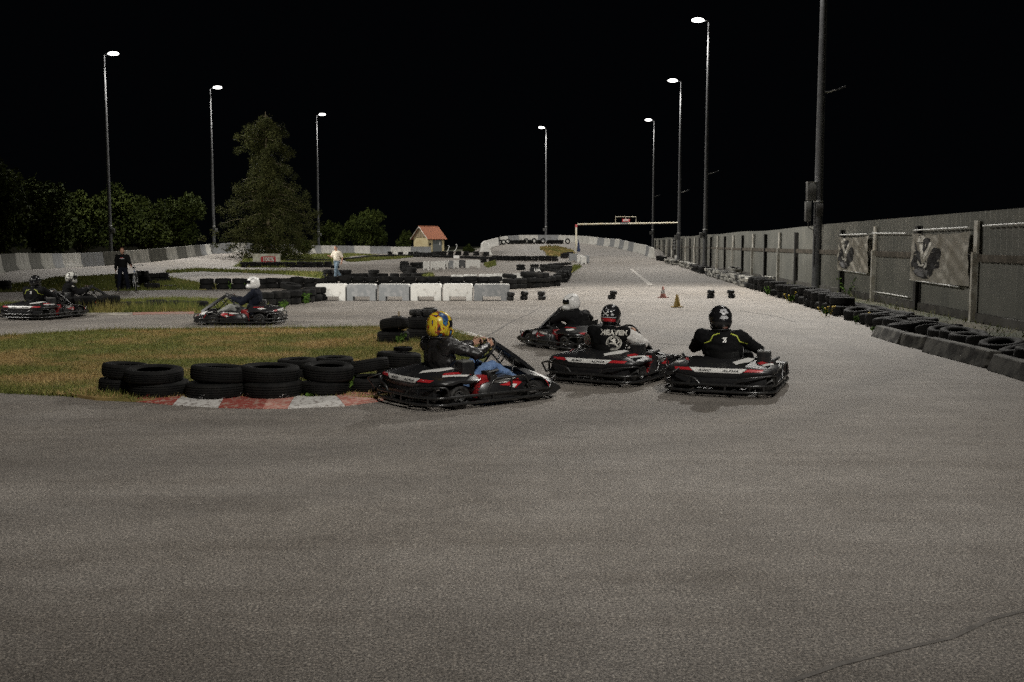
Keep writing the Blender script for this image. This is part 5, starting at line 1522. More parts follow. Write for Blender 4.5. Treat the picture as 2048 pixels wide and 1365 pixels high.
# tail fairing
half = [(0.0, [(-.84, .17), (-.905, .33), (-.885, .425), (-.80, .475), (-.62, .505), (-.42, .50), (-.42, .32), (-.62, .22)]),
        (0.20, [(-.84, .18), (-.90, .33), (-.88, .425), (-.80, .475), (-.61, .515), (-.38, .535), (-.38, .34), (-.62, .24)]),
        (0.36, [(-.82, .21), (-.89, .335), (-.87, .42), (-.79, .465), (-.60, .50), (-.26, .52), (-.26, .38), (-.60, .30)]),
        (0.50, [(-.79, .27), (-.86, .34), (-.845, .405), (-.76, .445), (-.58, .465), (-.24, .45), (-.26, .37), (-.58, .355)]),
        (0.61, [(-.74, .33), (-.80, .35), (-.79, .39), (-.71, .42), (-.56, .435), (-.27, .40), (-.29, .36), (-.56, .38)]),
        (0.665, [(-.66, .345), (-.70, .36), (-.69, .375), (-.64, .395), (-.55, .405), (-.33, .385), (-.34, .365), (-.55, .375)])]
secs = [[(x, -y, z) for x, z in pr] for y, pr in reversed(half)] + [[(x, y, z) for x, z in pr] for y, pr in half[1:]]
mb = MB().loft(secs)
TAIL = mb.mesh("tail_fairing", [MT['plastic']], None)
_bm = bmesh.new(); _bm.from_mesh(TAIL); bmesh.ops.subdivide_edges(_bm, edges=_bm.edges[:], cuts=2, use_grid_fill=True, smooth=0.35); _bm.to_mesh(TAIL); _bm.free(); finish(TAIL, 40)
TB = bvh_of(TAIL)
mb = MB(); mb.loft([[(-.80, y, .10), (-.875 + .12 * abs(y) ** 2, y, .13), (-.895 + .16 * abs(y) ** 2, y, .24), (-.86 + .14 * abs(y) ** 2, y, .325), (-.80, y, .30)] for y in (-.56, -.45, -.3, -.1, .1, .3, .45, .56)])
mb.box((-.885, 0, .215), (.02, .62, .10), bev=.008)
kpart("rear_panel", mb, 'plastic', 40)
fr_rear = lambda z0=0.0: frame_from((-1.6, 0, z0), (0, -1, 0), (0, 0, 1))      # seen from behind: X to the right
Z0 = .355; Z1 = .425
white_band = flat_mesh([[(-.34, Z1), (.34, Z1), (.27, Z0), (-.27, Z0)]], 3)
red_band = ([[(-.53, Z1 - .010), (-.35, Z1 - .002), (-.30, Z0 + .022), (-.51, Z0 + .026)], [(.35, Z1 - .002), (.53, Z1 - .010), (.51, Z0 + .026), (.30, Z0 + .022)]])
fr_top = frame_from((0, 0, 1.4), (1, 0, 0), (0, 1, 0))
top_white = ([[(-.80, -.20), (-.70, -.14), (-.42, -.29), (-.42, -.37), (-.62, -.34)], [(-.66, .50), (-.56, .46), (-.46, .54), (-.56, .60)]])
top_red = ([[(-.66, -.47), (-.60, -.42), (-.34, -.50), (-.34, -.56)], [(-.60, .40), (-.56, .44), (-.36, .50), (-.36, .46)]])
top_white2 = flat_mesh([[(-.70, -.52), (-.66, -.475), (-.36, -.565), (-.42, -.60)]], 2)
def decal_data(name, vf, fr, bvh, m_, off):
    o = decal(name, vf, fr, bvh, MT[m_], None, off, 3.0); me = o.data; bpy.data.objects.remove(o); KM[name + str(len(KM))] = me; return me
def pieces(kind, name, polys, sub, fr, bvh, m_, off): return [(kind, decal_data(name, flat_mesh([q], sub), fr, bvh, m_, off)) for q in polys]
TAILD = [("stripe", decal_data("white_stripe", white_band, fr_rear(), TB, 'white', .003)), 
         ("accent", decal_data("white_accent_b", top_white2, fr_top, TB, 'white', .004))]
TAILD += pieces("stripe", "red_stripe", red_band, 3, fr_rear(), TB, 'red', .003) + pieces("accent", "white_accent", top_white, 2, fr_top, TB, 'white', .003) + pieces("accent", "red_accent", top_red, 2, fr_top, TB, 'red', .004)
for txt, xo in (("RiMO", -.155), ("ALPHA", .15)):
    vs, fs = text_mesh(txt, 0.046, 0.3, 0.0015, 1.1)
    vs = [Vector((v.x * 1.25 + xo, v.y + (Z0 + Z1) / 2 - .004, 0)) for v in vs]
    TAILD.append(("lettering", decal_data("lettering", (vs, fs), fr_rear(), TB, 'black', .006)))
# floor, seat, chassis
mb = MB().box((0.05, 0, .055), (1.5, .62, .012))
for s in (-1, 1): mb.tube([(-.75, s * .30, .06), (-.2, s * .33, .06), (.35, s * .30, .06), (.80, s * .2, .06)], .016, 8)
mb.tube([(-.52, -.62, .14), (-.52, .62, .14)], .016, 8); mb.tube([(.53, -.56, .13), (.53, .56, .13)], .014, 8)
kpart("chassis", mb, 'tube', 40)
seat = []
for u, (x, z, hw, dp) in enumerate([(.14, .12, .15, .03), (.0, .085, .18, .05), (-.2, .08, .19, .09), (-.34, .16, .195, .11), (-.42, .34, .20, .08), (-.47, .52, .17, .04)]):
    nx_, nz_ = (0, 1) if u < 3 else (.75, .35)
    seat.append([(x + nx_ * dp * (abs(k) / 3) ** 2, hw * k / 3, z + ((1.0 if u < 3 else .3) * dp * 1.6 + (.16 if u in (1, 2, 3) else 0)) * (abs(k) / 3) ** 2) for k in range(-3, 4)])
mb = MB().loft(seat, caps=False, closed=False); mb.loft([[(x - .012, y, z - .012) for x, y, z in s] for s in seat], caps=False, closed=False)
kpart("seat", mb, 'black', 60)
# side pods
def sidepod(s):
    pr = lambda y0, y1, z0, z1: [(y0, z0), (y1, z0), (y1 + .015, (z0 + z1) / 2), (y1 - .03, z1), (y0, z1)]
    secs = []
    for x, y1, z0, z1 in ((-.26, .60, .10, .20), (-.20, .635, .08, .27), (.0, .645, .08, .31), (.22, .63, .08, .335), (.36, .60, .09, .30), (.42, .56, .10, .20)):
        secs.append([(x, s * y, z) for y, z in pr(.40, y1, z0, z1)])
    return MB().loft(secs)
PODD = {}
for s, nm in ((-1, 'pod_r'), (1, 'pod_l')):
    me = kpart(nm, sidepod(s), 'plastic', 40); bv = bvh_of(me)
    fr = frame_from((0, s * 1.5, 0), (1, 0, 0) if s < 0 else (-1, 0, 0), (0, 0, 1))
    mir = 1 if s < 0 else -1
    w1 = [[(-.14 * mir, .285), (.18 * mir, .315), (.30 * mir, .315), (.10 * mir, .265)]]; r1 = [[(.0 * mir, .245), (.10 * mir, .26), (.30 * mir, .30), (.36 * mir, .25), (.22 * mir, .19), (.16 * mir, .225)]]
    w2 = [[(.14 * mir, .215), (.20 * mir, .245), (.27 * mir, .235), (.21 * mir, .20)]]
    PODD[nm] = [("graphic", decal_data("pod_white" + nm, flat_mesh(w1, 2), fr, bv, 'white', .003)), ("graphic", decal_data("pod_red" + nm, flat_mesh(r1, 2), fr, bv, 'red', .003)), ("graphic", decal_data("pod_white2" + nm, flat_mesh(w2, 2), fr, bv, 'white', .005))]
# nose with wheel arches
pr = [(.66, .10), (.94, .09), (1.02, .14), (1.0, .20), (.90, .28), (.72, .345), (.60, .35), (.66, .30)]
secs = []
for y, kx, kz in ((-.60, .93, .62), (-.52, .96, .72), (-.38, .985, .86), (-.2, 1, 1), (0, 1.01, 1.04), (.2, 1, 1), (.38, .985, .86), (.52, .96, .72), (.60, .93, .62)):
    secs.append([(x * kx, y, .08 + (z - .08) * kz) for x, z in pr])
me = kpart("nose", MB().loft(secs), 'plastic', 40); NB = bvh_of(me)
NOSED = pieces("graphic", "nose_white", [[(.70, -.30), (.86, -.22), (.92, -.46), (.74, -.55)], [(.70, .30), (.74, .55), (.92, .46), (.86, .22)], [(.62, -.08), (.62, .08), (.9, .05), (.9, -.05)]], 2, fr_top, NB, 'white', .004) + \
        pieces("graphic", "nose_red", [[(.86, -.24), (.96, -.18), (.97, -.40), (.90, -.48)], [(.86, .24), (.90, .48), (.97, .40), (.96, .18)]], 2, fr_top, NB, 'red', .005)
for s, nm in ((-1, 'arch_r'), (1, 'arch_l')):
    secs = []
    for a in range(15, 166, 15):
        r_ = .175; x = .53 + r_ * math.cos(R(a)) * 1.15; z = .13 + r_ * math.sin(R(a))
        secs.append([(x, s * .46, z - .01), (x, s * .46, z + .012), (x, s * .56, z + .018), (x, s * .645, z + .005), (x, s * .645, z - .012)])
    mb = MB().loft(secs); kpart(nm, mb, 'plastic', 40)
    PODD[nm] = []
    mb2 = MB(); n_ = len(secs)
    mb2.add([(p[0], p[1], p[2] + .004) for q in secs[1:6] for p in (q[2], q[3])], [(2 * i, 2 * i + 1, 2 * i + 3, 2 * i + 2) for i in range(4)])
    PODD[nm] = [("graphic", kpart("arch_white" + nm, mb2, 'white'))]
    mb2 = MB(); mb2.add([(p[0], p[1] * 1.004, p[2] + .004) for q in secs[0:3] for p in (q[3], Vector(q[4]))], [(2 * i, 2 * i + 1, 2 * i + 3, 2 * i + 2) for i in range(2)])
    PODD[nm].append(("graphic", kpart("arch_red" + nm, mb2, 'red')))
# tall steering fairing
secs = []
for x, z, hw, th in ((.90, .27, .16, .05), (.72, .40, .15, .055), (.52, .545, .125, .05), (.38, .64, .11, .045), (.33, .665, .09, .03)):
    n = Vector((.58, 0, .81)); c = Vector((x, 0, z))
    secs.append([tuple(c + Vector((0, -hw, 0))), tuple(c + Vector((0, -hw * .8, 0)) + n * th), tuple(c + Vector((0, hw * .8, 0)) + n * th), tuple(c + Vector((0, hw, 0))), tuple(c + Vector((0, hw * .7, 0)) - n * .01), tuple(c + Vector((0, -hw * .7, 0)) - n * .01)])
me = kpart("steering_fairing", MB().loft(secs), 'plastic', 35); SB = bvh_of(me)
STD = pieces("graphic", "fairing_white", [[(.33, -.07), (.33, .07), (.42, .085), (.42, -.085)], [(.60, -.02), (.60, .05), (.85, .06), (.85, .02)]], 2, fr_top, SB, 'white', .004)
mb = MB()
for s in (-1, 1): mb.tube([(.45, s * .08, .58), (.30, s * .14, .34), (.30, s * .2, .07)], .012, 7); mb.tube([(.62, s * .10, .45), (.50, s * .2, .22), (.52, s * .24, .08)], .010, 7)
mb.tube([(.33, 0, .58), (.75, 0, .12)], .012, 7)
kpart("fairing_stay", mb, 'tube', 60)
# steering wheel
WC = Vector((.28, 0, .61)); wrot = Matrix.Rotation(R(-52), 3, 'Y')
mb = MB().tube([tuple(WC + wrot @ Vector((.145 * math.cos(2 * PI * i / 24), .15 * math.sin(2 * PI * i / 24), 0))) for i in range(24)], .015, 8, closed=True)
for a in (0, 120, 240): mb.tube([tuple(WC), tuple(WC + wrot @ Vector((.14 * math.cos(R(a + 60)), .145 * math.sin(R(a + 60)), 0)))], .01, 6)
mb.box(tuple(WC), (.07, .1, .03), wrot)
kpart("steering_wheel", mb, 'black', 60)
# wheels
def wheel_meshes(r_, w, nm):
    h = w / 2
    kpart("tyre_" + nm, MB().lathe([(r_ * .5, -h * .8), (r_ * .75, -h), (r_ * .94, -h * .93), (r_, -h * .75), (r_, h * .75), (r_ * .94, h * .93), (r_ * .75, h), (r_ * .5, h * .8), (r_ * .48, 0)], 32, 'Y', closed=True), 'slick', 40)
    mb = MB().lathe([(.0, h * .55), (.035, h * .55), (.045, h * .35), (r_ * .40, h * .45), (r_ * .47, h * .82), (r_ * .52, h * .82), (r_ * .52, -h * .82), (r_ * .47, -h * .82), (r_ * .40, -h * .45), (.045, -h * .35), (.035, -h * .55), (.0, -h * .55)], 24, 'Y')
    kpart("rim_" + nm, mb, 'rim', 35)
wheel_meshes(.14, .21, 'rear'); wheel_meshes(.13, .135, 'front')
# engines, airbox, exhaust, tank box
def engine(s):
    mb = MB().box((-.17, s * .50, .20), (.20, .15, .20), bev=.02); mb.box((-.17, s * .49, .33), (.16, .13, .06), bev=.015)
    for i in range(5): mb.box((-.17 + .0, s * .585, .13 + .035 * i), (.19, .012, .012))
    return mb
kpart("engine_r", engine(-1), 'engine_red', 40); kpart("engine_l", engine(1), 'engine_red', 40)
def fittings(s):
    mb = MB().box((-.05, s * .50, .36), (.12, .14, .09), bev=.02); mb.tube([(-.08, s * .50, .30), (-.30, s * .52, .20), (-.42, s * .56, .24), (-.52, s * .45, .30)], .022, 8)
    mb.box((-.045, s * .555, .24), (.10, .10, .24), bev=.015); mb.tube([(-.1, s * .54, .385), (.02, s * .60, .42)], .02, 8)
    return mb
kpart("airbox_r", fittings(-1), 'black', 40); kpart("airbox_l", fittings(1), 'black', 40)
mb = MB()
for s in (-1, 1): mb.lathe([(0, -.012), (.04, -.012), (.04, .012), (0, .012)], 12, 'Y', Matrix.Translation((-.17, s * .597, .22))); mb.tube([(-.3, s * .6, .30), (-.24, s * .61, .33)], .012, 6)
kpart("engine_metal", mb, 'steel', 40)
mb = MB().box((-.36, -.47, .47), (.17, .16, .26), bev=.015); kpart("tank_box", mb, 'plastic', 30)
mb = MB().box((-.36, -.47, .607), (.155, .145, .02), bev=.006); mb.box((-.36, -.45, .62), (.05, .05, .014)); kpart("tank_lid", mb, 'box_grey', 30)
# bumper of tubes all round
def rnd_path(pts, r_=.10, n=4):
    pts = [Vector(p) for p in pts]; out = []
    for i in range(len(pts)):
        a, b_, c = pts[i - 1], pts[i], pts[(i + 1) % len(pts)]
        d1 = (a - b_).normalized(); d2 = (c - b_).normalized(); rr = min(r_, (a - b_).length * .45, (c - b_).length * .45)
        for k in range(n + 1):
            t = k / n; p = b_ + d1 * rr * (1 - t); q = b_ + d2 * rr * t; out.append(p.lerp(q, t))
    return out
per = [(-.97, -.42), (-.82, -.66), (.66, -.66), (.92, -.56), (1.06, -.30), (1.06, .30), (.92, .56), (.66, .66), (-.82, .66), (-.97, .42)]
for z, k in ((.075, "bumper_rail"), (.155, "bumper_rail_b")): kpart(k, MB().tube(rnd_path([(x, y, z) for x, y in per], .14), .017, 8, closed=True), 'tube', 60)
BR = []
for x, y in ((-.97, .1), (-.97, -.1), (-.90, .54), (-.90, -.54), (-.1, .66), (-.1, -.66), (.4, .66), (.4, -.66), (1.06, .2), (1.06, -.2), (.98, .45), (.98, -.45)):
    BR.append(MB().tube([(x, y, .06), (x, y, .17)], .013, 6).mesh("bumper_bracket", MT['tube'], 60))
for s in (-1, 1):
    for a, b_ in (((-.5, .3, .07), (-.5, .66, .09)), ((.25, .3, .07), (.25, .66, .09)), ((.8, .2, .07), (1.05, .2, .09)), ((-.78, .2, .08), (-.97, .2, .1))):
        BR.append(MB().tube([(a[0], s * a[1], a[2]), (b_[0], s * b_[1], b_[2])], .014, 6).mesh("bumper_bracket", MT['tube'], 60))
def open_round(pts, r_=.06, n=4):
    pts = [Vector(p) for p in pts]; out = [pts[0]]
    for i in range(1, len(pts) - 1):
        a, b_, c = pts[i - 1], pts[i], pts[i + 1]; d1 = (a - b_).normalized(); d2 = (c - b_).normalized(); rr = min(r_, (a - b_).length * .45, (c - b_).length * .45)
        for k in range(n + 1):
            t = k / n; out.append((b_ + d1 * rr * (1 - t)).lerp(b_ + d2 * rr * t, t))
    return out + [pts[-1]]
for s, nm in ((-1, 'r'), (1, 'l')):
    mb = MB().tube(open_round([(-.70, s * .665, .155), (-.72, s * .665, .315), (-.83, s * .63, .325), (-.945, s * .40, .30), (-.965, s * .26, .27), (-.97, s * .18, .155)], .07), .015, 8)
    kpart("hoop_" + nm, mb, 'tube', 60)
    mb = MB().tube(open_round([(-.18, s * .665, .155), (-.10, s * .665, .325), (.36, s * .665, .335), (.46, s * .66, .155)], .06), .014, 8); mb.tube([(.16, s * .665, .155), (.16, s * .665, .33)], .011, 6)
    kpart("guard_" + nm, mb, 'tube', 60)
    mb = MB().tube(open_round([(.74, s * .64, .155), (.80, s * .62, .27), (.98, s * .46, .26), (1.04, s * .34, .155)], .05), .013, 8); kpart("fguard_" + nm, mb, 'tube', 60)
mb = MB().tube(open_round([(-.90, .60, .155), (-.99, .62, .33), (-1.0, .50, .36), (-.90, .46, .40)], .03), .014, 8); kpart("tow_hook", mb, 'tube', 60)

def squash(me):
    for v in me.vertices:
        if v.co.z > .1: v.co.z = .1 + (v.co.z - .1) * .79
    me.update()
_done = set()
for me in [TAIL] + [m_ for _, m_ in TAILD] + [KM[k] for k in ('rear_panel', 'hoop_r', 'hoop_l', 'tow_hook')]:
    if me.name not in _done: _done.add(me.name); squash(me)
for k in ('tank_box', 'tank_lid'):
    for v in KM[k].vertices: v.co.z -= .07

def build_kart(label, x, y, heading, steer=0.0):
    t = thing("go_kart", label, "go-kart", (x, y, T(x, y)), R(heading), "racing karts on the track")
    t.scale = (1.03, 1.05, 1.0)
    L = lambda n, key, par=t: link_obj(n, KM[key], par)
    L("chassis", "chassis"); L("seat", "seat"); L("rear_panel", "rear_panel")
    tf = link_obj("tail_fairing", TAIL, t)
    for n, me in TAILD: link_obj(n, me, tf)
    for k in ('pod_r', 'pod_l'):
        p = L("side_pod", k)
        for n, me in PODD[k]: link_obj(n, me, p)
    p = L("nose_fairing", "nose")
    for n, me in NOSED: link_obj(n, me, p)
    for k in ('arch_r', 'arch_l'):
        p = L("wheel_arch", k)
        for n, me in PODD[k]: link_obj(n, me, p)
    p = L("steering_fairing", "steering_fairing")
    for n, me in STD: link_obj(n, me, p)
    link_obj("stay", KM["fairing_stay"], p); L("steering_wheel", "steering_wheel")
    for s in (-1, 1):
        for xx, yy, nm, rr in ((-.52, .515, 'rear', .14), (.53, .555, 'front', .13)):
            w = link_obj("wheel", KM["tyre_" + nm], t, (xx, s * yy, rr)); link_obj("rim", KM["rim_" + nm], w)
            if nm == 'front': w.rotation_euler = (0, 0, steer)
    for k in ('r', 'l'):
        e = L("engine", "engine_" + k); link_obj("airbox", KM["airbox_" + k], e)
        L("rear_hoop", "hoop_" + k); L("side_guard", "guard_" + k); L("front_guard", "fguard_" + k)
    L("engine_fittings", "engine_metal")
    bx = L("tank_box", "tank_box"); link_obj("lid", KM["tank_lid"], bx)
    rl = L("bumper_rail", "bumper_rail"); L("bumper_rail", "bumper_rail_b"); L("tow_hook", "tow_hook")
    for me in BR: link_obj("bumper_bracket", me, rl)
    return t

# ------------------------------------------------------------------ people
def hand(mb, wrist, palm_dir, side_dir, curl_dir, s=1.0, grip=0.75):
    """palm, four fingers of unequal length bent at two joints, thumb from the side of the palm"""
    w = Vector(wrist); d = Vector(palm_dir).normalized(); sd = Vector(side_dir); sd = (sd - d * sd.dot(d)).normalized(); cd = Vector(curl_dir); cd = (cd - d * cd.dot(d) - sd * cd.dot(sd)).normalized()
    for k in (-.03, -.01, .01, .03): capsule(mb, w + sd * k * s * .7, .013 * s, w + d * .085 * s + sd * k * s, .012 * s, 8)
    for k, L in ((-.033, .062), (-.011, .078), (.011, .084), (.033, .074)):
        b_ = w + d * .088 * s + sd * k * s
        a1 = d * math.cos(grip * .8) + cd * math.sin(grip * .8); a2 = d * math.cos(grip * 1.9) + cd * math.sin(grip * 1.9); a3 = d * math.cos(grip * 2.9) + cd * math.sin(grip * 2.9)
        p1 = b_ + a1 * L * .45 * s; p2 = p1 + a2 * L * .33 * s; p3 = p2 + a3 * L * .26 * s
        chain(mb, [(b_, .0098 * s), (p1, .009 * s), (p2, .0085 * s), (p3, .0075 * s)])
    tb = w + d * .025 * s + sd * .035 * s
    t1 = tb + (sd * .75 + d * .5 + cd * .35).normalized() * .042 * s; t2 = t1 + (d * .8 + cd * .7).normalized() * .034 * s
    chain(mb, [(tb, .013 * s), (t1, .0105 * s), (t2, .0085 * s)])

def head(mb, c, rot=None, s=1.0):
    """skull, jaw, nose, brow, lips and ears; face towards local +X"""
    rm = rot if rot is not None else Matrix.Identity(3)
    P = lambda x, y, z: Vector(c) + rm @ (Vector((x, y, z)) * s)
    ellipsoid(mb, P(0, 0, .02), (.098 * s, .077 * s, .105 * s), rm); ellipsoid(mb, P(.035, 0, -.05), (.062 * s, .058 * s, .062 * s), rm)
    ellipsoid(mb, P(.068, 0, -.088), (.022 * s, .024 * s, .018 * s), rm)
    capsule(mb, P(.088, 0, .01), .010 * s, P(.112, 0, -.028), .014 * s, 8)
    for q in (-1, 1):
        capsule(mb, P(.085, q * .015, .028), .011 * s, P(.075, q * .05, .028), .010 * s, 8)
        ellipsoid(mb, P(-.005, q * .080, -.005), (.022 * s, .010 * s, .033 * s), rm, 10); ellipsoid(mb, P(.07, q * .038, -.02), (.02 * s, .022 * s, .02 * s), rm, 10)
    capsule(mb, P(.092, -.018, -.055), .008 * s, P(.092, .018, -.055), .008 * s, 8)

def eyes(c, rot, s, parent):
    mb = MB(); P = lambda x, y, z: Vector(c) + rot @ (Vector((x, y, z)) * s)
    for q in (-1, 1): ellipsoid(mb, P(.084, q * .033, .006), (.009 * s, .014 * s, .006 * s), rot, 8)
    mb.obj("eyes", MT['black'], parent, 180)
    mb = MB(); capsule(mb, P(.098, -.016, -.056), .0045 * s, P(.098, .016, -.056), .0045 * s, 6); mb.obj("mouth", MT['hair'], parent, 180)

def helmet(parent, c, yaw, pitch, roll, shell_mat, visor=True):
    rot = Matrix.Rotation(yaw, 3, 'Z') @ Matrix.Rotation(pitch, 3, 'Y') @ Matrix.Rotation(roll, 3, 'X')
    mb = MB(); ellipsoid(mb, (0, 0, .01), (.150, .128, .140), seg=24); ellipsoid(mb, (-.02, 0, -.04), (.135, .124, .115), seg=24)
    ellipsoid(mb, (.075, 0, -.085), (.095, .098, .065), seg=20); capsule(mb, (.12, 0, -.085), .045, (.145, 0, -.09), .03)
    ellipsoid(mb, (-.06, 0, .085), (.075, .03, .045), seg=14)
    me = fuse(mb, "helmet", MT[shell_mat], .009, 6)
    # flat lower rim
    for v in me.vertices:
        if v.co.z < -.135: v.co.z = -.135
    h = link_obj("helmet", me, parent, c); h.rotation_euler = rot.to_euler()
    vs = []; fs = []; mp = {}
    for p in me.polygons:
        q = p.center - Vector((0, 0, .0)); az = math.atan2(q.y, q.x); el = math.atan2(q.z - .005, math.hypot(q.x, q.y))
        if abs(az) < R(68) and R(-11) < el < R(20):
            f = []
            for vi in p.vertices:
                if vi not in mp:
                    mp[vi] = len(vs); vs.append(tuple(me.vertices[vi].co + me.vertices[vi].normal * .004))
                f.append(mp[vi])
            fs.append(f)
    vm = bpy.data.meshes.new("visor"); vm.from_pydata(vs, [], fs); vm.materials.append(MT['visor']); vm.polygons.foreach_set('use_smooth', [True] * len(fs)); vm.update()
    if visor: link_obj("visor", vm, h)
    rim = []
    for a in range(24):
        d = Vector((math.cos(2 * PI * a / 24) * .135 + .015, math.sin(2 * PI * a / 24) * .110, -.136)); rim.append(tuple(d))
    MB().tube(rim, .010, 6, closed=True).obj("edge_trim", MT['black'], h, 180)
    return h, bvh_of(me)

def rotz(v, a): return Vector((v[0] * math.cos(a) - v[1] * math.sin(a), v[0] * math.sin(a) + v[1] * math.cos(a), v[2]))

def driver(label, kart, jacket, trousers, helm, head_yaw=0.0, gloves=None, lean=(0, 0), bulk=1.0, sleeves=None, head_pitch=0.0, folds=.012, head_roll=0.0, hz=0.0, reach=0.0, visor=True, wz=.62, ez=.52, hs=1.04):
    """seated in a kart, hands on the wheel; coordinates are the kart's"""
    lx, ly = lean
    pel = Vector((-.26, 0, .19)); ch = Vector((-.33 + lx * .7, ly * .7, .555 + hz)); nk = Vector((-.33 + lx, ly, .80 + hz)); hd = Vector((-.29 + lx * 1.15, ly * 1.2, .935 + hz))
    S = {}; E = {}; W_ = {}
    for s in (-1, 1):
        S[s] = Vector((-.33 + lx, ly + s * .215 * bulk, .725 + hz)); W_[s] = Vector((.205, s * .165, wz)); E[s] = Vector((-.09 + lx * .5 - reach, s * .375 * bulk + ly * .5, ez))
    K = {s: Vector((.24, s * .20, .40)) for s in (-1, 1)}; A = {s: Vector((.64, s * .18, .18)) for s in (-1, 1)}; H = {s: Vector((-.22, s * .10, .18)) for s in (-1, 1)}
    p = thing_person(label, kart)
    # body: one continuous surface
    mb = MB(); head(mb, hd, Matrix.Rotation(head_yaw, 3, 'Z'), 1.0)
    chain(mb, [(nk - Vector((0, 0, .06)), .062), (nk + Vector((0, 0, .02)), .056), (hd - Vector((.0, 0, .05)), .055)])
    ellipsoid(mb, ch, (.11, .15 * bulk, .20)); ellipsoid(mb, (pel + ch) / 2, (.11, .14 * bulk, .18)); ellipsoid(mb, pel, (.13, .155, .11))
    for s in (-1, 1):
        chain(mb, [(ch + Vector((0, s * .08, .12)), .085), (S[s], .058), (E[s], .042), (W_[s], .030)])
        chain(mb, [(H[s], .085), (K[s], .058), (A[s], .04), (A[s] + Vector((.10, 0, .02)), .035)])
        dirp = Vector((.8, -s * .25, .35)); hand(mb, W_[s], dirp, (0.3, -s * .2, .9), (.4, -s * .6, -.65), 1.0, .8)
    body = fuse(mb, "person", MT['skin'], .0075, 2)
    p.data.clear_geometry() if False else None
    o = p; old_ = o.data; o.data = body; bpy.data.meshes.remove(old_)
    # jacket
    mb = MB(); up = Vector((0, 0, 1))
    ellipsoid(mb, ch + Vector((-.005, 0, .02)), (.165, .235 * bulk, .245)); ellipsoid(mb, (pel + ch) / 2 + Vector((-.005, 0, -.02)), (.16, .20 * bulk, .20)); ellipsoid(mb, pel + Vector((0, 0, .03)), (.165, .195, .11))
    chain(mb, [(ch + Vector((0, 0, .13)), .145), (nk - Vector((.01, 0, .03)), .098)])
    for s in (-1, 1):
        ellipsoid(mb, S[s] + Vector((-.01, -s * .04, -.03)), (.105, .11, .10))
        pts = [(ch + Vector((-.01, s * .09, .11)), .13), (S[s], .088 * bulk)]
        el = [(S[s], .088 * bulk), (S[s].lerp(E[s], .55), .078), (E[s], .072), (E[s].lerp(W_[s], .55), .060), (W_[s] + (E[s] - W_[s]).normalized() * .02, .046)]
        if sleeves is None: chain(mb, pts + el[1:])
        else: chain(mb, pts)
    jm = fuse(mb, "jacket", MT[jacket], .010, 4, (folds, 9.0), seed=len(label)); j = link_obj("jacket", jm, p)
    if sleeves:
        for s in (-1, 1):
            mb = MB(); chain(mb, [(S[s] + Vector((0, -s * .02, -.01)), .096), (S[s].lerp(E[s], .5), .088), (E[s], .076), (E[s].lerp(W_[s], .55), .062), (W_[s] + (E[s] - W_[s]).normalized() * .02, .046)])
            link_obj("sleeve", fuse(mb, "sleeve", MT[sleeves], .010, 4, (folds, 10.0), seed=3 + s), p)
    # trousers
    mb = MB(); ellipsoid(mb, pel, (.14, .16, .11))
    for s in (-1, 1): chain(mb, [(H[s], .09), (H[s].lerp(K[s], .5), .088), (K[s], .082), (K[s].lerp(A[s], .5), .072), (A[s] + Vector((-.02, 0, .02)), .062)])
    link_obj("trousers", fuse(mb, "trousers", MT[trousers], .010, 4, (folds, 9.0), seed=5), p)
    for s in (-1, 1):
        mb = MB(); capsule(mb, A[s] + Vector((-.03, 0, -.02)), .045, A[s] + Vector((.10, 0, .03)), .042); capsule(mb, A[s] + Vector((.10, 0, .03)), .042, A[s] + Vector((.13, 0, .09)), .034)
        link_obj("shoe", fuse(mb, "shoe", MT['shoe'], .009, 3), p)
        if gloves:
            mb = MB(); hand(mb, W_[s], Vector((.8, -s * .25, .35)), (0.3, -s * .2, .9), (.4, -s * .6, -.65), 1.13, .8); capsule(mb, W_[s] - Vector((.03, 0, 0)), .042, W_[s] + Vector((.02, 0, .01)), .036)
            link_obj("glove", fuse(mb, "glove", MT[gloves], .0065, 2), p)
    h, hb = helmet(p, hd + Vector((0, 0, .02)), head_yaw, head_pitch, head_roll, helm, visor)
    h.scale = (hs, hs, hs)
    return p, j, bvh_of(jm), h, hb

def thing_person(label, kart):
    o = bpy.data.objects.new("person", bpy.data.meshes.new("t")); COL.objects.link(o)
    o.location = kart.location; o.rotation_euler = kart.rotation_euler
    return tag(o, label, "person", "kart drivers")

def back_frame(z, x=-1.4, yaw=0.0):
    """looking at a driver's back: figure X to the right of the picture, Y up"""
    c, s = math.cos(yaw), math.sin(yaw)
    return frame_from((x * c, x * s, z), (s, -c, 0), (0, 0, 1))

def lim_piping(j, jb):
    for s in (-1, 1):
        pts = [(s * .07, .22), (s * .15, .195), (s * .185, .12), (s * .27, .085)]
        quads = []
        for a, b_ in zip(pts[:-1], pts[1:]):
            d = (Vector(b_) - Vector(a)).normalized() * .0; n = Vector((-(b_[1] - a[1]), b_[0] - a[0])).normalized() * .0055
            quads.append([(a[0] + n.x, a[1] + n.y), (b_[0] + n.x, b_[1] + n.y), (b_[0] - n.x, b_[1] - n.y), (a[0] - n.x, a[1] - n.y)])
        decal("piping", flat_mesh(quads, 2), back_frame(.53), jb, MT['lime'], j, .004, 3)
    mk = [[(-.028, .03), (.03, .035), (.02, .012), (-.004, -.03), (-.02, -.03), (.0, .012), (-.02, .01)], [(.012, -.012), (.03, .008), (.024, -.026), (.006, -.034)]]
    decal("emblem", flat_mesh([[(x, y + .14) for x, y in q] for q in mk], 1), back_frame(.53), jb, MT['white'], j, .005, 3)

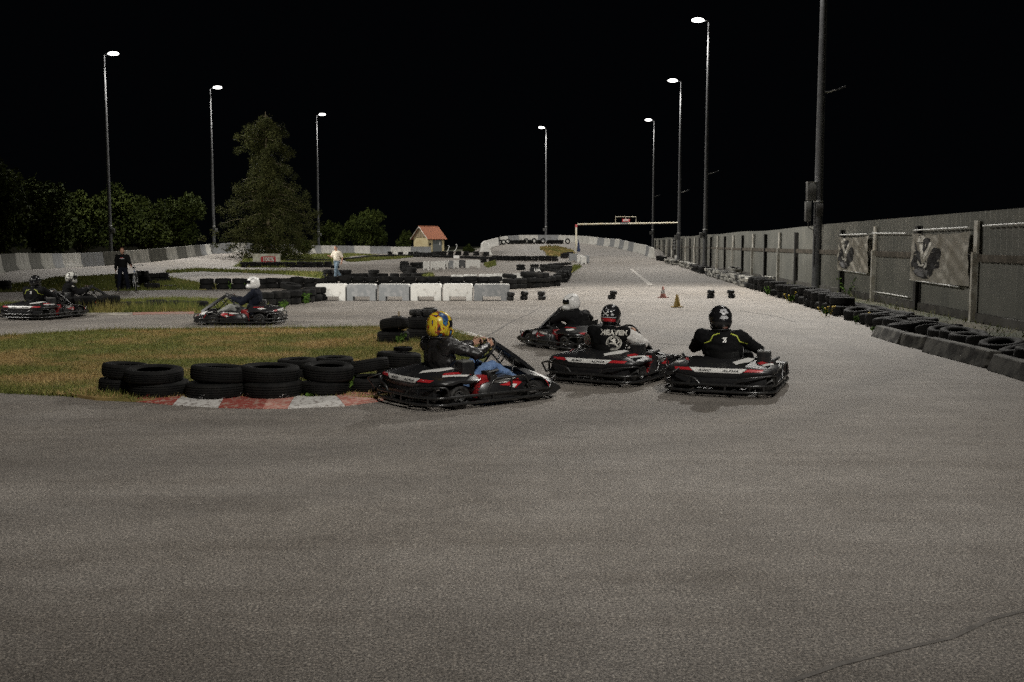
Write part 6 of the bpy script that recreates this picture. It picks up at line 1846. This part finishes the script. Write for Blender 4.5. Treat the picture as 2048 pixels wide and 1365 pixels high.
# the five near karts and the two far ones on the left
k1 = build_kart("kart in the foreground turning past the front tyres, its driver in a yellow helmet", -0.555, 12.8, 37, -.2)
k2 = build_kart("kart between the two other rear-facing karts, touching the right one", 1.50, 14.85, 58, .15)
k3 = build_kart("kart nearest the fence, rightmost of the group", 2.89, 13.85, 69, .15)
k4 = build_kart("kart at the back of the group, heading left under a white helmet", 1.16, 19.3, 124, .2)
k5 = build_kart("kart passing alone at left, seen from its side", -6.45, 25.1, 181, .1)
k6 = build_kart("kart at the left edge seen from behind", -12.05, 27.0, 77, 0)
k7 = build_kart("kart at far left turning away behind the double tyre row", -12.35, 29.9, 32, -.2)

d1 = driver("driver in a black leather jacket, blue jeans and bright yellow graphic helmet", k1, 'leather', 'jeans', 'helmet_yellow', .0, None, (-.09, .0), 1.08, folds=.016, hz=-.02, wz=.66, ez=.60, hs=1.10)
d2 = driver("driver in a black vest reading HEAVEN over white sleeves, patterned helmet", k2, 'cloth_black', 'cloth_black', 'helmet_black', -.05, None, (.02, -.02), 1.12, sleeves='cloth_white', hz=-.045)
d3 = driver("driver in a plain black jacket with lime piping, black helmet with silver shapes, rightmost", k3, 'cloth_black', 'cloth_black', 'helmet_black', .5, 'black', (.03, .075), 1.14, head_pitch=.12, hz=-.02, hs=1.15)
d4 = driver("driver in a black hooded top and white helmet at the back of the group", k4, 'cloth_black', 'cloth_black', 'helmet_white', 1.0, 'black', (.13, .16), 1.08, hz=-.11, head_pitch=.10, hs=1.06)
d5 = driver("driver in a dark navy top, grey trousers and white helmet, alone at left", k5, 'cloth_navy', 'trousers_grey', 'helmet_white', .12, 'black', (.02, 0), 1.0, hz=.02)
d6 = driver("driver in black with lime piping and a plain black helmet at the left edge", k6, 'cloth_black', 'cloth_black', 'helmet_black', .1, 'black', (.0, 0), 1.12, hz=.0)
d7 = driver("driver in black with white patches and a white and black helmet, leaning right", k7, 'cloth_black', 'cloth_black', 'helmet_mixed', -.3, 'black', (.10, -.04), 1.05, head_pitch=.2, head_roll=-.1)
# HEAVEN vest
j, jb = d2[1], d2[2]
vs, fs = text_mesh("HEAVEN", .088, 0, .006, 1.12)
YW = R(20)
decal("lettering", flat_mesh([], 0) if False else ([Vector((v.x * 1.05, v.y + .165, 0)) for v in vs], fs), back_frame(.515, yaw=YW), jb, MT['ink_white'], j, .006, 3)
EF = back_frame(.525, yaw=YW) @ Matrix.Diagonal((.88, .82, 1, 1))
rings = ring(0, .02, .112, .122) + ring(0, .02, .088, .095)
decal("emblem", flat_mesh(rings, 1), EF, jb, MT['ink_white'], j, .005, 3)
marks = []
for i in range(30):
    a = 2 * PI * i / 30 + .05
    if i % 8 == 7: continue
    c, s = math.cos(a), math.sin(a); r0, r1, w = .101, .113, .0065
    marks.append([(r0 * c - w * s, .02 + r0 * s + w * c), (r0 * c + w * s, .02 + r0 * s - w * c), (r1 * c + w * s, .02 + r1 * s - w * c), (r1 * c - w * s, .02 + r1 * s + w * c)])
decal("emblem", flat_mesh(marks, 0), EF, jb, MT['ink_white'], j, .005, 3)
lion = [[(-.02, .065), (-.005, .082), (.02, .078), (.03, .06), (.018, .05), (.035, .035), (.03, .01), (.045, -.01), (.06, -.035), (.072, -.055), (.05, -.06), (.035, -.04), (.02, -.025), (.005, -.03), (-.01, -.055), (-.03, -.06), (-.045, -.05), (-.02, -.035), (-.018, -.012), (-.035, -.005), (-.06, -.015), (-.07, .0), (-.045, .012), (-.015, .015), (-.02, .035), (-.05, .045), (-.055, .06), (-.03, .055)],
        [(.045, .0), (.07, .02), (.068, .045), (.05, .06), (.062, .062), (.082, .045), (.083, .015), (.06, -.008)],
        [(-.055, .07), (-.04, .078), (-.045, .06), (-.06, .055)]]
decal("emblem", flat_mesh([[(x, y + .015) for x, y in q] for q in lion], 1), EF, jb, MT['ink_white'], j, .006, 3)
lim_piping(d3[1], d3[2]); lim_piping(d6[1], d6[2])
# helmet graphics
def helm_decal(h, hb, polys, m_, z=0.0, az=PI, off=.004, sub=2, name="graphic"):
    o = Vector((math.cos(az), math.sin(az), 0)) * .6 + Vector((0, 0, z))
    fr = frame_from(tuple(o), (-math.sin(az), math.cos(az), 0), (0, 0, 1))
    decal(name, flat_mesh(polys, sub), fr, hb, MT[m_], h, off, 2)
h, hb = d2[3], d2[4]
bone = lambda a: [(x * math.cos(a) - y * math.sin(a), x * math.sin(a) + y * math.cos(a) + .03) for x, y in [(-.05, .008), (-.042, .014), (-.03, .005), (.03, .005), (.042, .014), (.05, .008), (.046, 0), (.05, -.008), (.042, -.014), (.03, -.005), (-.03, -.005), (-.042, -.014), (-.05, -.008), (-.046, 0)]]
helm_decal(h, hb, [bone(.6), bone(-.6)], 'white')
helm_decal(h, hb, [[(-.11, -.045), (-.05, -.032), (.0, -.03), (.05, -.032), (.11, -.045), (.11, -.085), (.05, -.075), (-.05, -.075), (-.11, -.085)]], 'red')
helm_decal(h, hb, [[(-.115, -.02), (-.05, -.016), (.05, -.016), (.115, -.02), (.115, -.028), (.05, -.024), (-.05, -.024), (-.115, -.028)], circle(-.035, -.055, .009, 10)], 'silver', off=.006)
r3 = random.Random(8)
helm_decal(h, hb, [[(x + dx * q, y + dy * q) for dx, dy in ((-.008, -.006), (.007, -.008), (.010, .004), (-.002, .010))] for x, y, q in [(r3.uniform(-.09, .09), r3.uniform(.055, .13), r3.uniform(.5, 1.2)) for _ in range(12)]], 'silver', off=.005)
helm_decal(h, hb, [circle(-.08, .01, .018, 10), circle(.085, .015, .016, 10)], 'silver', off=.004)
h, hb = d3[3], d3[4]
helm_decal(h, hb, [[(-.03, .095), (.03, .10), (.045, .07), (.055, .05), (.03, .045), (.015, .032), (-.015, .032), (-.03, .05), (-.045, .055)], [(-.03, .02), (.03, .02), (.05, .0), (.045, -.015), (0, -.02), (-.05, -.012)]], 'silver', az=PI - .05)
helm_decal(h, hb, [circle(0, .065, .011, 12)], 'black', az=PI - .05, off=.008)
helm_decal(h, hb, [[(-.03, -.105), (.03, -.105), (.028, -.122), (-.028, -.122)]], 'paint_pink', az=PI + .1)
for s in (-1, 1): helm_decal(h, hb, [[(-.05, .01), (.03, .07), (.035, .06), (-.045, .0)], [(-.03, -.05), (.0, -.02), (.02, -.06), (.0, -.08)]], 'box_grey', az=PI / 2 * s + PI * .0)
for dd in (d4, d5):
    for s in (-1, 1):
        helm_decal(dd[3], dd[4], [[(-.05, .075), (-.02, .085), (-.005, .10), (.035, .105), (.04, .10), (-.0, .092), (-.015, .075), (-.05, .068)], circle(.075 * -s, .055, .008, 10)], 'black', az=PI / 2 * s, off=.004)
h, hb = d6[3], d6[4]
helm_decal(h, hb, [[(-.04, .05), (.04, .055), (.03, .035), (-.03, .03)]], 'box_grey')
j, jb = d7[1], d7[2]
decal("patch", flat_mesh([[(.10, .20), (.16, .21), (.15, .17), (.12, .17)], [(.18, .18), (.22, .17), (.20, .14)], [(.04, .04), (.12, .06), (.15, .0), (.08, -.02), (.05, .0)]], 1), back_frame(.53, yaw=R(45)), jb, MT['ink_white'], j, .005, 3)

# ------------------------------------------------------------------ the two men on foot
def walker(label, px, py, Y, height, face, shirt, trousers, hairm, pose, short=False):
    p0 = gp(px, py); o = bpy.data.objects.new("person", bpy.data.meshes.new("t")); COL.objects.link(o)
    o.location = (p0.x, p0.y, T(p0.x, p0.y)); o.rotation_euler = (0, 0, face); tag(o, label, "person")
    k = height / 1.78
    V_ = lambda *a: Vector(a) * k
    hd = V_(*pose['head']); nk = V_(*pose['neck']); ch = V_(*pose['chest']); pel = V_(*pose['pel'])
    mb = MB(); head(mb, hd, Matrix.Rotation(pose.get('look', 0), 3, 'Z'), k * 1.02)
    chain(mb, [(nk - Vector((0, 0, .05)), .06 * k), (hd - Vector((.01, 0, .06)), .056 * k)])
    ellipsoid(mb, ch, (.12 * k, .17 * k, .22 * k)); ellipsoid(mb, (ch + pel) / 2, (.125 * k, .155 * k, .2 * k)); ellipsoid(mb, pel, (.125 * k, .16 * k, .12 * k))
    arms = []; legs = []
    for s in (-1, 1):
        S = V_(*pose['sh'][s]); E = V_(*pose['el'][s]); W_ = V_(*pose['wr'][s]); Hh = pel + V_(0, s * .09, -.03); K = V_(*pose['kn'][s]); A = V_(*pose['an'][s])
        chain(mb, [(ch + V_(0, s * .09, .12), .09 * k), (S, .06 * k), (E, .045 * k), (W_, .031 * k)]); chain(mb, [(Hh, .09 * k), (K, .06 * k), (A, .042 * k), (A + V_(.13, 0, -.045), .036 * k)])
        hd_ = (W_ - E).normalized(); hand(mb, W_, hd_, pose.get('thumb', (1, 0, .2)), pose.get('curl', (0.2, -s, -.2)), k, pose.get('grip', {}).get(s, .45))
        arms.append((S, E, W_)); legs.append((Hh, K, A))
    body = fuse(mb, "person", MT['skin'], .009, 2); old_ = o.data; o.data = body; bpy.data.meshes.remove(old_)
    mb = MB(); ellipsoid(mb, ch, (.155 * k, .215 * k, .24 * k)); ellipsoid(mb, (ch + pel) / 2, (.165 * k, .20 * k, .22 * k)); ellipsoid(mb, pel + V_(0, 0, .05), (.155 * k, .19 * k, .12 * k))
    chain(mb, [(ch + V_(0, 0, .13), .12 * k), (nk - Vector((0, 0, .03)), .075 * k)])
    for s, (S, E, W_) in zip((-1, 1), arms):
        if short: chain(mb, [(ch + V_(0, s * .1, .12), .12 * k), (S, .092 * k), (S.lerp(E, .85), .088 * k)])
        else: chain(mb, [(ch + V_(0, s * .1, .12), .12 * k), (S, .085 * k), (E, .070 * k), (E.lerp(W_, .95), .05 * k)])
    link_obj("shirt", fuse(mb, "shirt", MT[shirt], .012, 4, (.014, 8.0), 2), o)
    mb = MB(); ellipsoid(mb, pel, (.15 * k, .178 * k, .12 * k))
    for (Hh, K, A) in legs: chain(mb, [(Hh, .105 * k), (K, .083 * k), (A + V_(0, 0, .0), .074 * k)])
    link_obj("trousers", fuse(mb, "trousers", MT[trousers], .012, 4, (.012, 9.0), 4), o)
    for (Hh, K, A) in legs:
        mb = MB(); capsule(mb, A + V_(-.05, 0, -.035), .062 * k, A + V_(.16, 0, -.045), .054 * k); link_obj("shoe", fuse(mb, "shoe", MT['shoe'], .01, 2), o)
    rm = Matrix.Rotation(pose.get('look', 0), 3, 'Z'); mb = MB()
    ellipsoid(mb, hd + rm @ (V_(-.012, 0, .045)), (.100 * k, .083 * k, .092 * k), rm)
    hm = fuse(mb, "hair", MT[hairm], .009, 2, (.006, 40), 1)
    # hair is cut back from the face
    bm = bmesh.new(); bm.from_mesh(hm); inv = rm.inverted()
    kill = [f for f in bm.faces if (lambda q: q.x > .045 * k and q.z < .085 * k or q.z < -.01 * k and q.x > -.03 * k)(inv @ (f.calc_center_median() - hd))]
    bmesh.ops.delete(bm, geom=kill, context='FACES'); bm.to_mesh(hm); bm.free(); link_obj("hair", hm, o)
    eyes(hd, rm, k * 1.02, o)
    return o
poseA = dict(head=(.02, 0, 1.64), neck=(0, 0, 1.50), chest=(0, 0, 1.25), pel=(0, 0, .95), sh={-1: (0, -.20, 1.42), 1: (0, .20, 1.42)},
             el={-1: (-.02, -.27, 1.13), 1: (.08, .30, 1.15)}, wr={-1: (.03, -.28, .86), 1: (.32, .40, 1.06)}, kn={-1: (.06, -.13, .50), 1: (-.02, .14, .50)}, an={-1: (.05, -.17, .09), 1: (-.14, .18, .11)}, look=.05)
mA = walker("man standing in a black sweatshirt and trousers, short reddish hair, holding a bicycle", 247, 581.5, 43, 1.75, R(-90 + 8), 'cloth_black', 'cloth_navy', 'hair', poseA)
vs, fs = flat_mesh([[(-.09, .02), (-.05, .05), (-.02, .03), (.02, .055), (.05, .03), (.09, .03), (.10, .0), (-.10, .0)]], 0)
for ch_ in mA.children:
    if ch_.name.startswith("shirt"):
        fb = bvh_of(ch_.data); fr = frame_from((1.2, 0, 1.30), (0, 1, 0), (0, 0, 1))
        vs, fs = flat_mesh([[(-.09, -.012), (-.09, .012), (-.05, .012), (-.05, -.012)], [(-.04, -.012), (-.04, .014), (.03, .014), (.03, -.012)], [(.04, -.012), (.04, .012), (.10, .012), (.10, -.012)]], 1)
        decal("print", (vs, fs), fr, fb, MT['silver'], ch_, .005, 3)
        vs, fs = flat_mesh([[(-.05, .018), (-.05, .045), (-.005, .045), (-.005, .018)], [(.005, .018), (.005, .045), (.05, .045), (.05, .018)]], 1)
        decal("print", (vs, fs), fr, fb, MT['red'], ch_, .005, 3)
poseB = dict(head=(.05, 0, 1.64), neck=(.01, 0, 1.49), chest=(0, 0, 1.25), pel=(0, 0, .95), sh={-1: (0, -.21, 1.42), 1: (-.02, .21, 1.42)},
             el={-1: (.08, -.30, 1.17), 1: (-.14, .30, 1.16)}, wr={-1: (.30, -.26, 1.20), 1: (-.06, .33, .90)}, kn={-1: (-.02, -.06, .50), 1: (.14, .08, .52)}, an={-1: (-.28, -.05, .14), 1: (.16, .06, .09)}, look=.2, grip={-1: .9, 1: .5})
walker("heavy-set man in a cream short-sleeved shirt and jeans walking towards the left", 674, 557.5, 58, 1.79, R(-128), 'shirt', 'jeans_pale', 'hair_grey', poseB, True)

# bicycle held by the man
p = gp(266, 583)
bk = thing("bicycle", "city bicycle with blue frame tube held upright, front wheel towards us", "bicycle", (p.x, p.y + .35, 0), R(-66))
def wheel_at(x, n_sp=16):
    w = MB().tube([(x + .33 * math.cos(2 * PI * i / 32), 0, .345 + .33 * math.sin(2 * PI * i / 32)) for i in range(32)], .018, 8, closed=True).obj("wheel", MT['rubber'], bk, 180)
    MB().tube([(x + .305 * math.cos(2 * PI * i / 32), 0, .345 + .305 * math.sin(2 * PI * i / 32)) for i in range(32)], .010, 6, closed=True).obj("rim", MT['pipe'], w, 180)
    mb = MB()
    for i in range(n_sp): mb.tube([(x, .02 * (-1) ** i, .345), (x + .3 * math.cos(2 * PI * i / n_sp), 0, .345 + .3 * math.sin(2 * PI * i / n_sp))], .0018, 4)
    mb.tube([(x, -.05, .345), (x, .05, .345)], .02, 8); mb.obj("spokes", MT['pipe'], w)
wheel_at(.0); wheel_at(-1.08)
mb = MB().tube([(-.18, 0, .86), (-.55, 0, .45), (-.55, 0, .30)], .018, 8); mb.tube([(-.55, 0, .30), (-.72, 0, .85)], .016, 8); mb.tube([(-.55, 0, .30), (-1.08, 0, .345)], .012, 8); mb.tube([(-.70, 0, .75), (-1.08, 0, .345)], .010, 8); mb.tube([(-.17, 0, .80), (-.66, 0, .62)], .016, 8)
mb.obj("frame", MT['bluepaint'], bk, 60)
mb = MB()
for s in (-1, 1): mb.tube([(-.14, s * .05, .74), (-.06, s * .055, .6), (0, s * .055, .345)], .012, 8)
mb.tube([(-.14, -.05, .74), (-.14, .05, .74)], .016, 8); mb.tube([(-.14, 0, .74), (-.22, 0, 1.0)], .014, 8); mb.obj("fork", MT['pipe'], bk, 60)
hb_ = MB().tube([(-.34, -.31, 1.03), (-.22, -.24, 1.05), (-.19, -.06, 1.02), (-.19, .06, 1.02), (-.22, .24, 1.05), (-.34, .31, 1.03)], .013, 8).obj("handlebar", MT['pipe'], bk, 60)
for s in (-1, 1): MB().tube([(-.30, s * .29, 1.04), (-.38, s * .33, 1.02)], .019, 8).obj("grip", MT['black'], hb_, 60)
mb = MB(); ellipsoid(mb, (-.78, 0, .93), (.14, .08, .035)); mb.obj("saddle", MT['black'], bk, 180); MB().tube([(-.72, 0, .85), (-.75, 0, .92)], .013, 8).obj("seat_post", MT['pipe'], bk)
mb = MB(); ellipsoid(mb, (-.06, 0, .80), (.04, .035, .035)); mb.obj("front_lamp", MT['pipe'], bk, 180)
mb = MB()
for a0 in (20,): mb.loft([[(.365 * math.cos(R(a)) + 0, y, .345 + .365 * math.sin(R(a))) for y in (-.03, .03)] for a in range(20, 171, 10)], caps=False, closed=False)
mb.obj("mudguard", MT['tube'], bk, 180)
mb = MB().lathe([(.08, -.01), (.09, 0), (.08, .01)], 18, 'Y', Matrix.Translation((-.55, .06, .30))); mb.tube([(-.55, .06, .30), (-.45, .09, .17)], .01, 6); mb.box((-.45, .13, .17), (.09, .08, .02)); mb.obj("crank", MT['pipe'], bk, 60)

# ------------------------------------------------------------------ only the 300 tyres that show largest stay single; the rest of the rows become one mass
TYRES = [o for o in bpy.data.objects if o.get('category') == 'tyre']
def shown(o):
    d = max(2.0, o.location.y); w = (o.dimensions.x * (o.dimensions.z + o.dimensions.x * .08)) / d ** 2
    l = o['label']
    return w * (0.45 if l.startswith(('bottom', 'lower')) and d > 25 else 1.0)
TYRES.sort(key=shown, reverse=True)
KEEP = 292
vs = []; fs = []; off = 0
mi = []
rest_mats = []
for o in TYRES[KEEP:]:
    me = o.data; n = len(me.vertices); co = np.empty(n * 3); me.vertices.foreach_get('co', co); co = co.reshape(-1, 3)
    Mx = np.array(Matrix.LocRotScale(o.location, o.rotation_euler, o.scale)); co = co @ Mx[:3, :3].T + Mx[:3, 3]
    vs += co.tolist(); fs += [tuple(i + off for i in p.vertices) for p in me.polygons]; off += n
    m_ = me.materials[0]
    if m_ not in rest_mats: rest_mats.append(m_)
    mi += [rest_mats.index(m_)] * len(me.polygons)
    bpy.data.objects.remove(o)
me = bpy.data.meshes.new("distant_tyres"); me.from_pydata(vs, [], fs)
for m_ in rest_mats: me.materials.append(m_)
me.polygons.foreach_set('material_index', mi); me.polygons.foreach_set('use_smooth', [True] * len(fs)); me.set_sharp_from_angle(angle=R(50)); me.update()
tag(link_obj("distant_tyres", me), "the many small dark tyres of the far rows and hidden lower tiers", "tyres", kind='stuff')

for o in bpy.data.objects:
    if o.get('label') and o.parent is None and len(o['label'].split()) > 16: print("Error LONG", o['label'])
